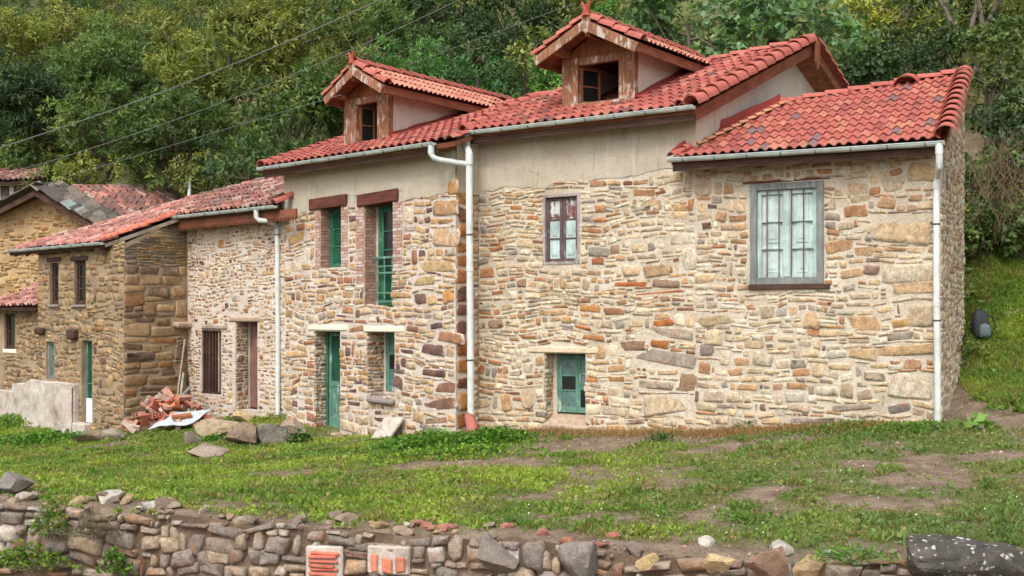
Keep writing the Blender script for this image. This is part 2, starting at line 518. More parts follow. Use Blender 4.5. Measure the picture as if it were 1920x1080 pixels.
# grass cover 0..1: bare patches are places in the field
BARE = []
for (u, v, ru, rv, a) in [(700, 885, 2.6, 0.55, .9), (900, 870, 1.6, 0.5, .9), (1010, 845, 1.4, 0.6, .9), (1090, 835, 1.3, 0.5, .9), (1270, 825, 2.2, 0.35, .95), (1500, 820, 1.8, 0.25, .9),
                          (1400, 940, 0.35, 0.25, .9), (1460, 960, 0.3, 0.3, .8), (1450, 920, 0.3, 0.2, .8), (1680, 905, 0.35, 0.2, .9), (1590, 940, 0.3, 0.2, .9), (1740, 880, 0.4, 0.6, .9), (1690, 955, 0.5, 0.25, .8),
                          (1830, 860, 0.9, 0.3, .8), (1870, 790, 0.9, 0.8, .75), (250, 945, 0.5, 0.25, .8), (290, 915, 0.7, 0.2, .5), (420, 950, 0.7, 0.2, .6), (620, 820, 0.7, 0.3, .9), (200, 835, 0.9, 0.5, .8),
                          (1010, 975, 0.6, 0.2, .6), (1150, 975, 0.5, 0.25, .6), (1820, 690, 0.8, 1.5, .6), (1790, 740, 0.5, 0.9, .8)]:
    g = gpt(u, v); BARE.append((g[0], g[1], ru, rv, a))
def cover(x, y):
    x = np.asarray(x, float); y = np.asarray(y, float)
    n1 = fbm(x * 0.9, y * 0.9, 21, 4); n2 = fbm(x * 3.2, y * 3.2, 31, 3)
    c = 1.05 - np.clip((0.47 - n1) * 5, 0, 1) * 0.6 - np.clip((0.44 - n2) * 5, 0, 1) * 0.55 - np.clip((x + 1) / 8, 0, .22)
    for bx, by, rx, ry, a in BARE:
        d = ((x - bx) / rx) ** 2 + ((y - by) / ry) ** 2
        c = c - a * np.clip((1.7 - d) * .5 + (n2 - 0.5) * 1.9 + (n1 - .5) * 1.4, 0, 1)
    e = y - wall_y(x)                                        # stony edge above the retaining wall
    c = c - np.clip((0.75 + (n1 - .5) * 1.2 - e) / 0.4, 0, 1) * 0.85
    return np.clip(c, 0, 1)

def m_ground():
    m, nt, p, pos, out = newmat('ground_earth'); n = N(nt, pos)
    c, a = n.attr()
    e = n.ramp(n.noise(3.0, 6, 0.7), [(0.3, lin(100, 84, 68)), (0.5, lin(132, 114, 96)), (0.7, lin(160, 142, 124))])
    e = n.mix(1.0, e, n.ramp(n.noise(38, 5, 0.85), [(0.32, 0.45), (0.5, 1.0), (0.68, 1.4)]), 'MULTIPLY')
    g = n.ramp(n.noise(14, 5, 0.7), [(0.3, lin(74, 82, 44)), (0.6, lin(108, 118, 62))])
    k = n.math('ADD', c, n.math('MULTIPLY', n.math('SUBTRACT', n.noise(18, 5, 0.7), 0.5), 0.9))
    n.to(p, n.mix(n.ramp(k, [(0.25, 0.0), (0.9, 1.0)]), e, g))
    n.bump(p, n.math('ADD', n.noise(22, 6, 0.75), n.math('MULTIPLY', n.noise(90, 3), 0.4)), 0.9, 0.04)
    return m
M_GROUND = m_ground()
def make_ground():
    xs = np.concatenate([np.linspace(-120, -22, 40)[:-1], np.arange(-22, 12, 0.14), np.linspace(12, 110, 40)])
    ys = np.concatenate([np.linspace(-30, 9, 12)[:-1], np.arange(9, 31, 0.11), np.linspace(31, 160, 70)])
    X, Y = np.meshgrid(xs, ys)
    Z = ground_h(X, Y)
    V = np.stack([X, Y, Z], -1).reshape(-1, 3)
    nx, ny = len(xs), len(ys)
    i = np.arange(nx * ny).reshape(ny, nx)
    Fc = np.stack([i[:-1, :-1], i[:-1, 1:], i[1:, 1:], i[1:, :-1]], -1).reshape(-1, 4)
    c = cover(X, Y).reshape(-1)
    me = mesh_from('ground', V, Fc, M_GROUND, np.stack([c, c, c], -1), True)
    obj('ground', me, None, kind='structure')
make_ground()

# ------------------------------------------------------------------ plan of the row of houses
A = np.array([(1765 - CX) / F * 17.5, 17.5])
B = along(A, -3000, 1305)
C = along(B, -2250, 898)
PERP = dirVP(2600)
CF = along(C, 2600, 855)
E_ = along(CF, -1400, 535)
G_ = along(CF, -1400, 350)
PF = along(G_, 2600, 232)
PL = along(PF, -1300, 72)
WR, WM, WL, WN, WP = Wall(B, A), Wall(C, B), Wall(E_, CF), Wall(G_, E_), Wall(PL, PF)
WLR = Wall(CF, C)                    # return of the ochre house beside the tall one
WPR = Wall(PF, G_)                   # right flank of the brown house

# ------------------------------------------------------------------ rubble masonry
def pick(pal):
    r = random.random() * sum(p[0] for p in pal)
    for wgt, c in pal:
        r -= wgt
        if r <= 0: break
    j = random.uniform(0.82, 1.18); t = random.uniform(-0.05, 0.05)
    return (c[0] * j * (1 + t), c[1] * j, c[2] * j * (1 - t))

PAL_R = [(4, lin(185, 167, 141)), (4, lin(192, 169, 135)), (3, lin(202, 190, 167)), (2, lin(175, 141, 106)), (.9, lin(167, 125, 91)), (1.5, lin(155, 143, 129)), (0.5, lin(130, 106, 94)), (.9, lin(167, 149, 129))]
PAL_M = [(4, lin(195, 173, 139)), (4, lin(188, 169, 141)), (3, lin(204, 190, 165)), (2.4, lin(181, 147, 109)), (1.0, lin(169, 119, 82)), (1.0, lin(147, 137, 124)), (0.5, lin(139, 100, 84)), (1, lin(161, 132, 104))]
PAL_L = [(4, lin(184, 155, 118)), (3, lin(194, 171, 142)), (2.5, lin(178, 138, 98)), (1.6, lin(155, 110, 86)), (1.2, lin(114, 87, 80)), (1.5, lin(173, 160, 145)), (2, lin(202, 186, 164))]
PAL_P = [(4, lin(158, 132, 98)), (3, lin(142, 118, 90)), (2, lin(170, 142, 106)), (.8, lin(154, 110, 76)), (1, lin(124, 108, 92)), (0.8, lin(116, 96, 80))]
PAL_D = [(3, lin(158, 144, 128)), (2, lin(140, 128, 116)), (2, lin(168, 150, 128)), (.8, lin(162, 130, 104)), (1.2, lin(148, 132, 124)), (0.8, lin(180, 170, 158)), (0.4, lin(140, 108, 92)), (1, lin(122, 112, 102))]

def pack(s0, s1, z0, z1, valid, classes, pal, fixed=(), cw=0.025, ch=0.016):
    nx = int((s1 - s0) / cw); nz = int((z1 - z0) / ch)
    S, Z = np.meshgrid(s0 + (np.arange(nx) + .5) * cw, z0 + (np.arange(nz) + .5) * ch)
    occ = ~valid(S, Z)
    out = []
    for (a0, a1, b0, b1, c) in fixed:
        i0 = max(0, int((a0 - s0) / cw)); i1 = int((a1 - s0) / cw); j0 = max(0, int((b0 - z0) / ch)); j1 = int((b1 - z0) / ch)
        occ[j0:j1, i0:i1] = True
        out.append((a0, a1, b0, b1, c))
    # uneven courses, broken by taller stones, stacked thin ones and gaps
    wsum = sum(c[0] for c in classes)
    def cls():
        r = random.random() * wsum
        for c in classes:
            r -= c[0]
            if r <= 0: return c
        return classes[-1]
    def emit(i, w, j, h):
        occ[j:j + h, i:i + w] = True
        if w * cw > 0.05 and h * ch > 0.028:
            out.append((s0 + i * cw, s0 + (i + w) * cw, z0 + j * ch, z0 + (j + h) * ch, pick(pal)))
    j = 0
    while j < nz:
        c = cls()
        H = min(nz - j, max(3, int(random.uniform(c[3], c[4]) / ch)))
        i = 0
        while i < nx:
            blk = occ[j:j + H]
            if blk[:, i].all(): i += 1; continue
            c = cls()
            w = max(3, int(random.uniform(c[1], c[2]) / cw))
            full = blk[:, i:].all(axis=0)
            run = int(np.argmax(full)) if full.any() else nx - i
            if w > run: w = run
            elif run - w < 4: w = run if run < 1.5 * w else run // 2
            done = False
            while w >= 2:
                free = ~occ[j:j + H, i:i + w].any(axis=1)
                if free.all():
                    r = random.random()
                    up = min(nz - j, H + max(2, int(H * random.uniform(.3, .8))))
                    if r < .22 and not occ[j:j + up, i:i + w].any(): emit(i, w, j, up)
                    elif r < .32 and H * ch > .11:
                        q = int(H * random.uniform(.35, .65)); emit(i, w, j, q)
                        if w > 7 and random.random() < .5:
                            w1 = int(w * random.uniform(.35, .65)); emit(i, w1, j + q, H - q); emit(i + w1, w - w1, j + q, H - q)
                        else: emit(i, w, j + q, H - q)
                    else: emit(i, w, j, H)
                    done = True; break
                idx = np.flatnonzero(free)
                if len(idx):
                    sp = np.split(idx, np.flatnonzero(np.diff(idx) > 1) + 1); big = max(sp, key=len)
                    if len(big) * ch > .04:
                        emit(i, w, j + int(big[0]), len(big)); occ[j:j + H, i:i + w] |= False
                        done = True; break
                w = w // 2
            i += w if done and w > 0 else 1
        j += H
    return out

def warp(s, z, seed=0, k=1.0):
    ds = (vnoise(s * 1.7, z * 2.4, 40 + seed) - .5) * 0.10 + (vnoise(s * 5, z * 7, 50 + seed) - .5) * 0.035
    dz = (vnoise(s * 1.1, z * 1.3, 60 + seed) - .5) * 0.18 + (vnoise(s * 3.6, z * 4, 70 + seed) - .5) * 0.07
    return s + ds * k, z + dz * k

def stone_arrays(W, st, gap, proud, seed, kw, wild=1.0):
    """one stone: rim, shoulder and crown rings plus a centre"""
    a0, a1, b0, b1, c = st
    w = a1 - a0; h = b1 - b0
    g = min(gap, 0.22 * min(w, h)) * random.uniform(0.6, 1.5)
    hw = w / 2 - g * 0.5; hh = h / 2 - g * 0.5
    ca, cb = (a0 + a1) / 2, (b0 + b1) / 2
    n = 10
    jx = min(.06, .34 * hh + .07 * hw) * wild; jz = min(.04, .30 * hh) * wild
    q = [(sx * hw + random.uniform(-jx * .75, jx * .55) * sx, sz * hh + random.uniform(-jz * .7, jz * .55) * sz) for sx, sz in ((1, 1), (-1, 1), (-1, -1), (1, -1))]
    cf = random.uniform(.05, .20)
    P2 = []
    for k in range(4):
        p, pv, nx_ = q[k], q[k - 1], q[(k + 1) % 4]
        for o_ in (pv, nx_):
            dl = math.hypot(o_[0] - p[0], o_[1] - p[1]) + 1e-6
            f = min(.42, cf * 2 * hh / dl * random.uniform(.6, 1.3))
            P2.append((p[0] + (o_[0] - p[0]) * f, p[1] + (o_[1] - p[1]) * f))
        if k in (0, 2):
            t_ = random.uniform(.35, .65)
            P2.append((p[0] + (nx_[0] - p[0]) * t_, p[1] + (nx_[1] - p[1]) * t_ + random.uniform(-.12, .12) * hh))
    x = np.array([p[0] for p in P2]); y = np.array([p[1] for p in P2])
    rot = random.uniform(-.05, .05) * wild * 1.5
    x, y = x - y * rot, y + x * rot
    tx, ty = random.uniform(-.05, .05), random.uniform(-.10, .10)
    d = proud * random.uniform(0.4, 1.5)
    rings = []
    ins = min(0.016, 0.16 * min(w, h))
    sc = 1 - ins / max(hw, 1e-3), 1 - ins / max(hh, 1e-3)
    rings.append((x, y, np.full(n, -0.03)))
    rings.append((x * (0.5 + sc[0] / 2), y * (0.5 + sc[1] / 2), d * RNG.uniform(.25, .75, n)))
    k = random.uniform(.66, .86)
    rings.append((x * k * sc[0] + RNG.uniform(-.05, .05, n) * hw, y * k * sc[1] + RNG.uniform(-.06, .06, n) * hh, d * RNG.uniform(.85, 1.25, n)))
    X = np.concatenate([r[0] for r in rings] + [[0.0]]); Yv = np.concatenate([r[1] for r in rings] + [[0.0]])
    O = np.concatenate([r[2] for r in rings] + [[d * random.uniform(.9, 1.3)]])
    O = O + (O > 0) * (X * tx + Yv * ty)
    cs, cz = warp(np.array([ca, ca + .08]), np.array([cb, cb]), seed, kw)
    rr = math.atan2(float(cz[1] - cz[0]), .08) * .8
    S = cs[0] + X * math.cos(rr) - Yv * math.sin(rr); Z = cz[0] + Yv * math.cos(rr) + X * math.sin(rr)
    V = W.pts(S, Z, O)
    ed = np.concatenate([np.full(n, 1.0), np.full(n, .8), np.full(n, 0.1), [0.0]])
    return V, ed, c

_n = 10
_sf = []
for r in range(2):
    for k in range(_n):
        a, b = r * _n + k, r * _n + (k + 1) % _n
        _sf += [(a, b, b + _n), (a, b + _n, a + _n)]
for k in range(_n): _sf.append((2 * _n + k, 2 * _n + (k + 1) % _n, 3 * _n))
STONE_F = np.array(_sf, np.int32)

def lay_stones(W, stones, mat, parent, singles, gap=0.022, proud=0.022, seed=0, kw=1.0, name='stone', wild=1.0):
    stones = sorted(stones, key=lambda s: -(s[1] - s[0]) * (s[3] - s[2]))
    jv, jf, jc, je, b = [], [], [], [], 0
    for i, st in enumerate(stones):
        V, ed, c = stone_arrays(W, st, gap, proud, seed, kw, wild)
        if i < singles:
            me = mesh_from(name, V, STONE_F, mat, np.tile(c, (len(V), 1)), False, ed)
            obj(name, me, parent)
        else:
            jv.append(V); jf.append(STONE_F + b); jc.append(np.tile(c, (len(V), 1))); je.append(ed); b += len(V)
    if jv:
        me = mesh_from('small_stones', np.concatenate(jv), np.concatenate(jf), mat, np.concatenate(jc), False, np.concatenate(je))
        obj('small_stones', me, parent, kind='stuff')

def wall_sheet(name, W, s0, s1, z0, topf, holes, mat, parent, step=0.06, amp=0.03, o=0.0, botf=None, seed=0):
    """rough sheet with openings; topf / botf give the edge height at s"""
    zmax = max(topf(s) for s in np.linspace(s0, s1, 30))
    def lines(a, b, cuts):
        L = list(np.linspace(a, b, max(2, int((b - a) / step) + 1)))
        for c in cuts:
            if a < c < b:
                L = [l for l in L if abs(l - c) > 0.02 or l in (a, b)] + [c]
        return np.array(sorted(L))
    ss = lines(s0, s1, [h[0] for h in holes] + [h[1] for h in holes])
    zz = lines(z0, zmax, [h[2] for h in holes] + [h[3] for h in holes])
    S, Z = np.meshgrid(ss, zz)
    T = np.array([topf(s) for s in ss])[None, :] + 0 * Z
    Zc = np.minimum(Z, T)
    if botf is not None:
        Bm = np.array([botf(s) for s in ss])[None, :] + 0 * Z
        Zc = np.maximum(Zc, Bm)
    O = o + (fbm(S * 4, Zc * 4, 90 + seed, 3) - .5) * 2 * amp
    V = W.pts(S, Zc, O).reshape(-1, 3)
    ny, nx = S.shape
    idx = np.arange(nx * ny).reshape(ny, nx)
    q = np.stack([idx[:-1, :-1], idx[:-1, 1:], idx[1:, 1:], idx[1:, :-1]], -1)
    cs = (S[:-1, :-1] + S[1:, 1:]) / 2; cz = (Z[:-1, :-1] + Z[1:, 1:]) / 2
    keep = Zc[1:, :-1] - Zc[:-1, :-1] + Zc[1:, 1:] - Zc[:-1, 1:] > 1e-4
    for h in holes: keep &= ~((cs > h[0]) & (cs < h[1]) & (cz > h[2]) & (cz < h[3]))
    return obj(name, mesh_from(name, V, q[keep].reshape(-1, 4), mat, None, True), parent)

def jambs(W, hole, depth, mat_m, parent, pal=None, mat_s=None, seed=0, kw=0.4):
    """the four faces of a window or door opening, the left one with stones of its own"""
    a0, a1, z0, z1 = hole
    b = MB()
    b.add([W.pt(a0, z0, 0), W.pt(a0, z0, -depth), W.pt(a0, z1, -depth), W.pt(a0, z1, 0)], [(0, 1, 2, 3)])
    b.add([W.pt(a1, z0, -depth), W.pt(a1, z0, 0), W.pt(a1, z1, 0), W.pt(a1, z1, -depth)], [(0, 1, 2, 3)])
    b.add([W.pt(a0, z1, 0), W.pt(a0, z1, -depth), W.pt(a1, z1, -depth), W.pt(a1, z1, 0)], [(0, 1, 2, 3)])
    b.add([W.pt(a0, z0, -depth), W.pt(a0, z0, 0), W.pt(a1, z0, 0), W.pt(a1, z0, -depth)], [(0, 1, 2, 3)])
    b.build('reveal', mat_m, parent)
    if pal:
        J = Wall(W.p0 + W.d * a0, W.p0 + W.d * a0 - W.n * depth)
        st = pack(0, depth, z0, z1, lambda S, Z: S > -1, [(1, .10, .30, .05, .13)], pal)
        J2 = J.off(0.004)
        lay_stones(J2, st, mat_s, parent, 0, 0.02, 0.016, seed, kw)

def linf(pts):
    xs = [p[0] for p in pts]; ys = [p[1] for p in pts]
    return lambda s: float(np.interp(s, xs, ys))

RUB = [(3, .15, .34, .10, .16), (2.4, .20, .42, .12, .19), (1.2, .12, .28, .07, .10), (.8, .26, .46, .17, .23), (1.2, .08, .17, .09, .15)]
RUB_THIN = [(3, .16, .36, .09, .145), (2, .22, .46, .075, .12), (1.2, .12, .26, .06, .09), (.9, .24, .42, .14, .20), (1.2, .09, .17, .09, .14)]

def in_rects(S, Z, rects, m=0.0):
    r = np.zeros(S.shape, bool)
    for a0, a1, z0, z1 in rects: r |= (S > a0 - m) & (S < a1 + m) & (Z > z0 - m) & (Z < z1 + m)
    return r

def fix(W, lst):
    o = []
    for (u0, v0, u1, v1, c) in lst:
        a0, a1, z0, z1 = W.rect(u0, v0, u1, v1)
        zc = W.pix((u0 + u1) / 2, (v0 + v1) / 2)[1]; h = (z1 - z0) / 2
        g = sum(c) / 3; c = [x * .74 + g * .26 for x in c]
        o.append((a0, a1, zc - h, zc + h, lin(*c)))
    return o

# ------------------------------------------------------------------ roofs
class Roof:
    def __init__(s, We, ze, tanp):
        s.W = We; s.ze = ze; s.t = tanp
        d = np.array([We.d[0], We.d[1], 0.0]); g = np.array([-We.n[0], -We.n[1], tanp])
        s.N = np.cross(d, g); s.N /= np.linalg.norm(s.N)
        if s.N[2] < 0: s.N = -s.N
    def pos(s, a, k, lift=0.0):
        q = s.W.p0 + s.W.d * a - s.W.n * k
        return np.array([q[0], q[1], s.ze + k * s.t]) + s.N * lift
    def pix(s, u, v):
        r = ray(u, v); e = np.array([s.W.p0[0], s.W.p0[1], s.ze - CZ])
        t = np.dot(e, s.N) / np.dot(r, s.N)
        P = r * t
        q = P[:2] - s.W.p0
        return float(np.dot(q, s.W.d)), float(-np.dot(q, s.W.n))

def inpoly(x, y, poly):
    c = False; n = len(poly)
    for i in range(n):
        x1, y1 = poly[i]; x2, y2 = poly[(i + 1) % n]
        if (y1 > y) != (y2 > y) and x < (x2 - x1) * (y - y1) / (y2 - y1) + x1: c = not c
    return c

_tilecache = {}
def wave_tile(w, ln, mat, old=False):
    key = (round(w, 4), round(ln, 4), mat.name, old)
    if key in _tilecache: return _tilecache[key]
    hk = 1.0 if old else .78
    prof = [(x_, z_ * hk) for x_, z_ in [(-.5, .0), (-.40, .005), (-.31, .07), (-.20, .22), (-.09, .30), (.04, .315), (.16, .26), (.26, .13), (.34, .03), (.44, 0), (.53, .005)]]
    th = 0.016
    v = []
    for (y, dz, k) in ((0, 0.026, 1.0), (ln * 1.12, 0.0, 0.92)):
        for (x, z) in prof: v.append((x * w * (k if abs(x) < .4 else 1), y, z * w * k * 1.08 + dz))
    n = len(prof)
    for (x, z) in prof: v.append((x * w, 0.002, z * w * 1.08 + 0.026 - th))
    f = [(i, i + 1, n + i + 1, n + i) for i in range(n - 1)] + [(2 * n + i, 2 * n + i + 1, i + 1, i) for i in range(n - 1)]
    me = mesh_from('tile', v, f, mat, None, True)
    try: me.set_sharp_from_angle(angle=math.radians(50))
    except Exception: pass
    _tilecache[key] = me
    return me

def barrel_tile(r, ln, mat, arc=170, seg=8, taper=.84):
    key = ('b', round(r, 4), round(ln, 4), mat.name, arc)
    if key in _tilecache: return _tilecache[key]
    th = 0.018
    a = [math.radians(90 - arc / 2 + arc * i / seg) for i in range(seg + 1)]
    v = []
    for (y, k, dz) in ((0, 1.0, 0.03), (ln * 1.1, taper, 0.0)):
        for t in a: v.append((r * k * math.cos(t), y, r * k * math.sin(t) + dz))
    for t in a: v.append(((r - th) * math.cos(t), 0.001, (r - th) * math.sin(t) + 0.03))
    for t in a: v.append(((r - th) * .95 * math.cos(t), ln * .6, (r - th) * .95 * math.sin(t) + 0.015))
    n = seg + 1
    f = [(i + 1, i, n + i, n + i + 1) for i in range(seg)] + [(2 * n + i + 1, 2 * n + i, i, i + 1) for i in range(seg)] + [(2 * n + i, 2 * n + i + 1, 3 * n + i + 1, 3 * n + i) for i in range(seg)]
    me = mesh_from('tile', v, f, mat, None, True)
    try: me.set_sharp_from_angle(angle=math.radians(50))
    except Exception: pass
    _tilecache[key] = me
    return me

def frame(x, y, p):
    x = Vector(x).normalized(); y = Vector(y).normalized()
    z = x.cross(y).normalized(); x = y.cross(z).normalized()
    M = Matrix((x, y, z)).transposed().to_4x4()
    M.translation = Vector(p)
    return M

def put(me, M, parent, color, name='tile'):
    o = bpy.data.objects.new(name, me)
    COL.objects.link(o)
    o.parent = parent
    o.matrix_parent_inverse = Matrix.Translation(parent_loc(parent)).inverted()
    o.matrix_basis = M
    o.color = (*color, 1)
    return o

def tile_field(parent, Rf, poly, w, row, mat, matS, colf, skew=None, excl=(), limit=300, jit=0.004, lift=0.03, old=False, s_off=0.0):
    """courses of tiles over a polygon of a roof plane (s along the eave, k run up the slope)"""
    W = Rf.W
    ms, mk = skew if skew else (0.0, 1.0)           # plan direction of a column in (s, k)
    ln = math.hypot(ms, mk); ms, mk = ms / ln, mk / ln
    kstep = row / math.sqrt(1 + Rf.t ** 2)
    kmax = max(p[1] for p in poly)
    smin = min(p[0] for p in poly) - 6; smax = max(p[0] for p in poly) + 6
    me = wave_tile(w, row, mat, old)
    up0 = Rf.pos(ms, mk) - Rf.pos(0, 0)
    items = []
    for j in range(int(kmax / kstep) + 1):
        k = j * kstep
        for i in range(int(smin / w) - 1, int(smax / w) + 2):
            s = s_off + (i + 0.5) * w + k * ms / mk
            if not inpoly(s, k + kstep * 0.4, poly): continue
            if any(inpoly(s, k + kstep * 0.4, e) for e in excl): continue
            items.append((s, k, i, j))
    items.sort(key=lambda t: float(np.linalg.norm(Rf.pos(t[0], t[1]) - np.array([0, 0, CZ]))))
    base = np.array([v.co for v in me.vertices]); fc = [tuple(p.vertices) for p in me.polygons]
    jv, jf, jc, b = [], [], [], 0
    for q, (s, k, i, j) in enumerate(items):
        g = jit * 8 if old else jit
        p = Rf.pos(s + random.uniform(-g, g), k + random.uniform(-g, g) * .8, lift + random.uniform(-g, g) * .4)
        a = random.gauss(0, 0.03 if old else 0.006)
        up = Vector(up0) + Vector((W.d[0], W.d[1], 0)) * a + Vector(Rf.N) * random.gauss(0, 0.02 if old else 0.004)
        M = frame((W.d[0], W.d[1], random.gauss(0, 0.04) if old else 0), up, p)
        c = colf(i, j)
        if q < limit: put(me, M, parent, c)
        else:
            m3 = np.array(M)
            jv.append(base @ m3[:3, :3].T + m3[:3, 3]); jf += [tuple(b + x for x in f) for f in fc]; jc.append(np.tile(c, (len(base), 1))); b += len(base)
    if jv:
        me2 = mesh_from('more_tiles', np.concatenate(jv), jf, matS, np.concatenate(jc), True)
        obj('more_tiles', me2, parent, kind='stuff')

def tile_run(parent, p, q, r, ln, mat, colf, x=None, arc=170, name='tile', lift=0.0):
    """a line of barrel tiles laid end to end from p up to q"""
    p = Vector(p); q = Vector(q); d = q - p; L = d.length; d.normalize()
    n = max(1, int(round(L / ln))); st = L / n
    me = barrel_tile(r, st, mat, arc)
    xx = Vector(x) if x is not None else d.cross(Vector((0, 0, 1)))
    for i in range(n):
        put(me, frame(xx, d, p + d * st * i + Vector((0, 0, lift + random.uniform(-.004, .004)))), parent, colf(i, 0), name)

TK = 0.87
def jt(c, a=0.12):
    c = jc(c, a * .75); g = (c[0] + c[1] + c[2]) / 3
    return tuple(TK * (x * .82 + g * .18) for x in c)
def jc(c, a=0.12):
    k = random.uniform(1 - a, 1 + a); t = random.uniform(-.06, .06)
    return (c[0] * k, c[1] * k * (1 + t), c[2] * k * (1 + t))
def col_new(i, j):
    r = random.random()
    if r < 0.06: return jt(lin(136, 106, 104))
    if r < 0.28: return jt(lin(200, 116, 88))
    if r < 0.38: return jt(lin(170, 84, 70))
    return jt(lin(192, 94, 76), .09)
def col_mid(i, j):
    r = random.random()
    if r < 0.07: return jt(lin(128, 80, 74))
    if r < 0.30: return jt(lin(196, 110, 86))
    if r < 0.45: return jt(lin(164, 78, 66))
    return jt(lin(184, 86, 70), .10)
def col_old(i, j):
    r = random.random()
    if r < 0.30: return jt(lin(136, 98, 90))
    if r < 0.42: return jt(lin(200, 128, 100))
    if r < 0.62: return jt(lin(190, 152, 136))
    return jt(lin(168, 104, 90))
def col_pink(i, j):
    r = random.random()
    if r < 0.22: return jt(lin(146, 96, 88))
    if r < 0.45: return jt(lin(212, 156, 136))
    return jt(lin(194, 120, 104))
def col_ridge(i, j): return jt(lin(192, 96, 78), .14)
def col_dorm(i, j): return jt(lin(204, 134, 104) if random.random() < .7 else lin(188, 100, 80))

def deck(parent, Rf, poly, mat, th=0.07, lift=-0.02, name='roof_boarding'):
    m = MB()
    m.prism([Rf.pos(s, k, lift) for s, k in poly], -np.array(Rf.N) * th)
    return m.build(name, mat, parent)

def gutter(parent, W, s0, s1, z, o, r=0.062, drop=0.0, mat=None):
    mat = mat or M_GUT
    m = MB(); n = 8
    vs = []; ns = 12
    for q in range(ns + 1):
        s = s0 + (s1 - s0) * q / ns; zz = z + drop * q / ns + 0.004 * math.sin(q * 2.1)
        for rr in (r, r - 0.008):
            for k in range(n + 1):
                t = math.pi + math.pi * k / n
                vs.append(W.pt(s, zz + rr * math.sin(t), o + rr * math.cos(t)))
    st = 2 * (n + 1); fs = []
    for q in range(ns):
        for k in range(n):
            a = q * st + k
            fs.append((a, a + 1, a + st + 1, a + st)); b = a + n + 1
            fs.append((b, b + st, b + st + 1, b + 1))
        for k in (0, n):
            fs.append((q * st + k, q * st + k + st, q * st + n + 1 + k + st, q * st + n + 1 + k))
    for q in (0, ns): fs.append(tuple(q * st + k for k in range(n + 1)))
    m.add(vs, fs)
    g = m.build('gutter', mat, parent, smooth=True)
    # rolled front lip and straps
    t = MB(); t.tube([W.pt(s0, z + .002, o + r), W.pt(s1, z + drop + .002, o + r)], 0.009, 6); t.build('lip', mat, g)
    k = int((s1 - s0) / 0.55)
    for i in range(k):
        s = s0 + (i + 0.5) * (s1 - s0) / k; zz = z + drop * (s - s0) / (s1 - s0)
        b = MB()
        b.tube([W.pt(s, zz + (r + .004) * math.sin(math.pi + math.pi * j / 8), o + (r + .004) * math.cos(math.pi + math.pi * j / 8)) for j in range(9)] + [W.pt(s, zz + .03, o - r - .06)], 0.008, 5)
        b.build('strap', M_CLAMP, g)
    return g

def downpipe(parent, pts, r, clamps, mat=None, joints=()):
    m = MB(); m.tube(pts, r, 14)
    for (p, q) in joints: m.tube([p, q], r * 1.14, 14)
    d = m.build('downpipe', mat or M_PIPE, parent, smooth=True)
    for c in clamps:
        b = MB(); c = Vector(c)
        b.tube([c - Vector((0, 0, .012)), c + Vector((0, 0, .012))], r * 1.16, 14)
        b.build('clamp', M_CLAMP, d)
    return d

def frame_boxes(m, W, a0, a1, z0, z1, fw, o0, o1, fb=None):
    fb = fb if fb is not None else fw
    m.wbox(W, a0, a0 + fw, z0, z1, o0, o1); m.wbox(W, a1 - fw, a1, z0, z1, o0, o1)
    m.wbox(W, a0 + fw, a1 - fw, z1 - fw, z1, o0, o1 - .002); m.wbox(W, a0 + fw, a1 - fw, z0, z0 + fb, o0, o1 - .002)

def casement(win, W, a0, a1, z0, z1, rows, o, mat, pane_mats, st=0.05, th=0.045, name='casement', panel=False):
    """one glazed leaf: stiles, rails and glazing bars in one mesh, panes as pieces of their own"""
    m = MB()
    frame_boxes(m, W, a0, a1, z0, z1, st, o - th, o)
    h = (z1 - z0 - 2 * st); k = len(rows); zc = z0 + st; tot = sum(rows)
    cuts = [zc]
    for r in rows: zc += h * r / tot; cuts.append(zc)
    for c in cuts[1:-1]: m.wbox(W, a0 + st, a1 - st, c - .014, c + .014, o - th, o - .004)
    m.build(name, mat, win, bevel=0.005)
    for i in range(k):
        pm = pane_mats[i % len(pane_mats)]
        if pm is None: continue
        b = MB(); b.wbox(W, a0 + st, a1 - st, cuts[i] + (.014 if i else 0), cuts[i + 1] - (.014 if i < k - 1 else 0), o - th * .75, o - th * .5)
        if panel:
            w = a1 - a0 - 2 * st; hh = cuts[i + 1] - cuts[i]
            b.wbox(W, a0 + st + w * .2, a1 - st - w * .2, cuts[i] + hh * .16, cuts[i + 1] - hh * .16, o - th * .5, o - th * .2)
            b.wbox(W, a0 + st + w * .32, a1 - st - w * .32, cuts[i] + hh * .24, cuts[i + 1] - hh * .24, o - th * .2, o - th * .05)
        b.build('pane', pm, win)
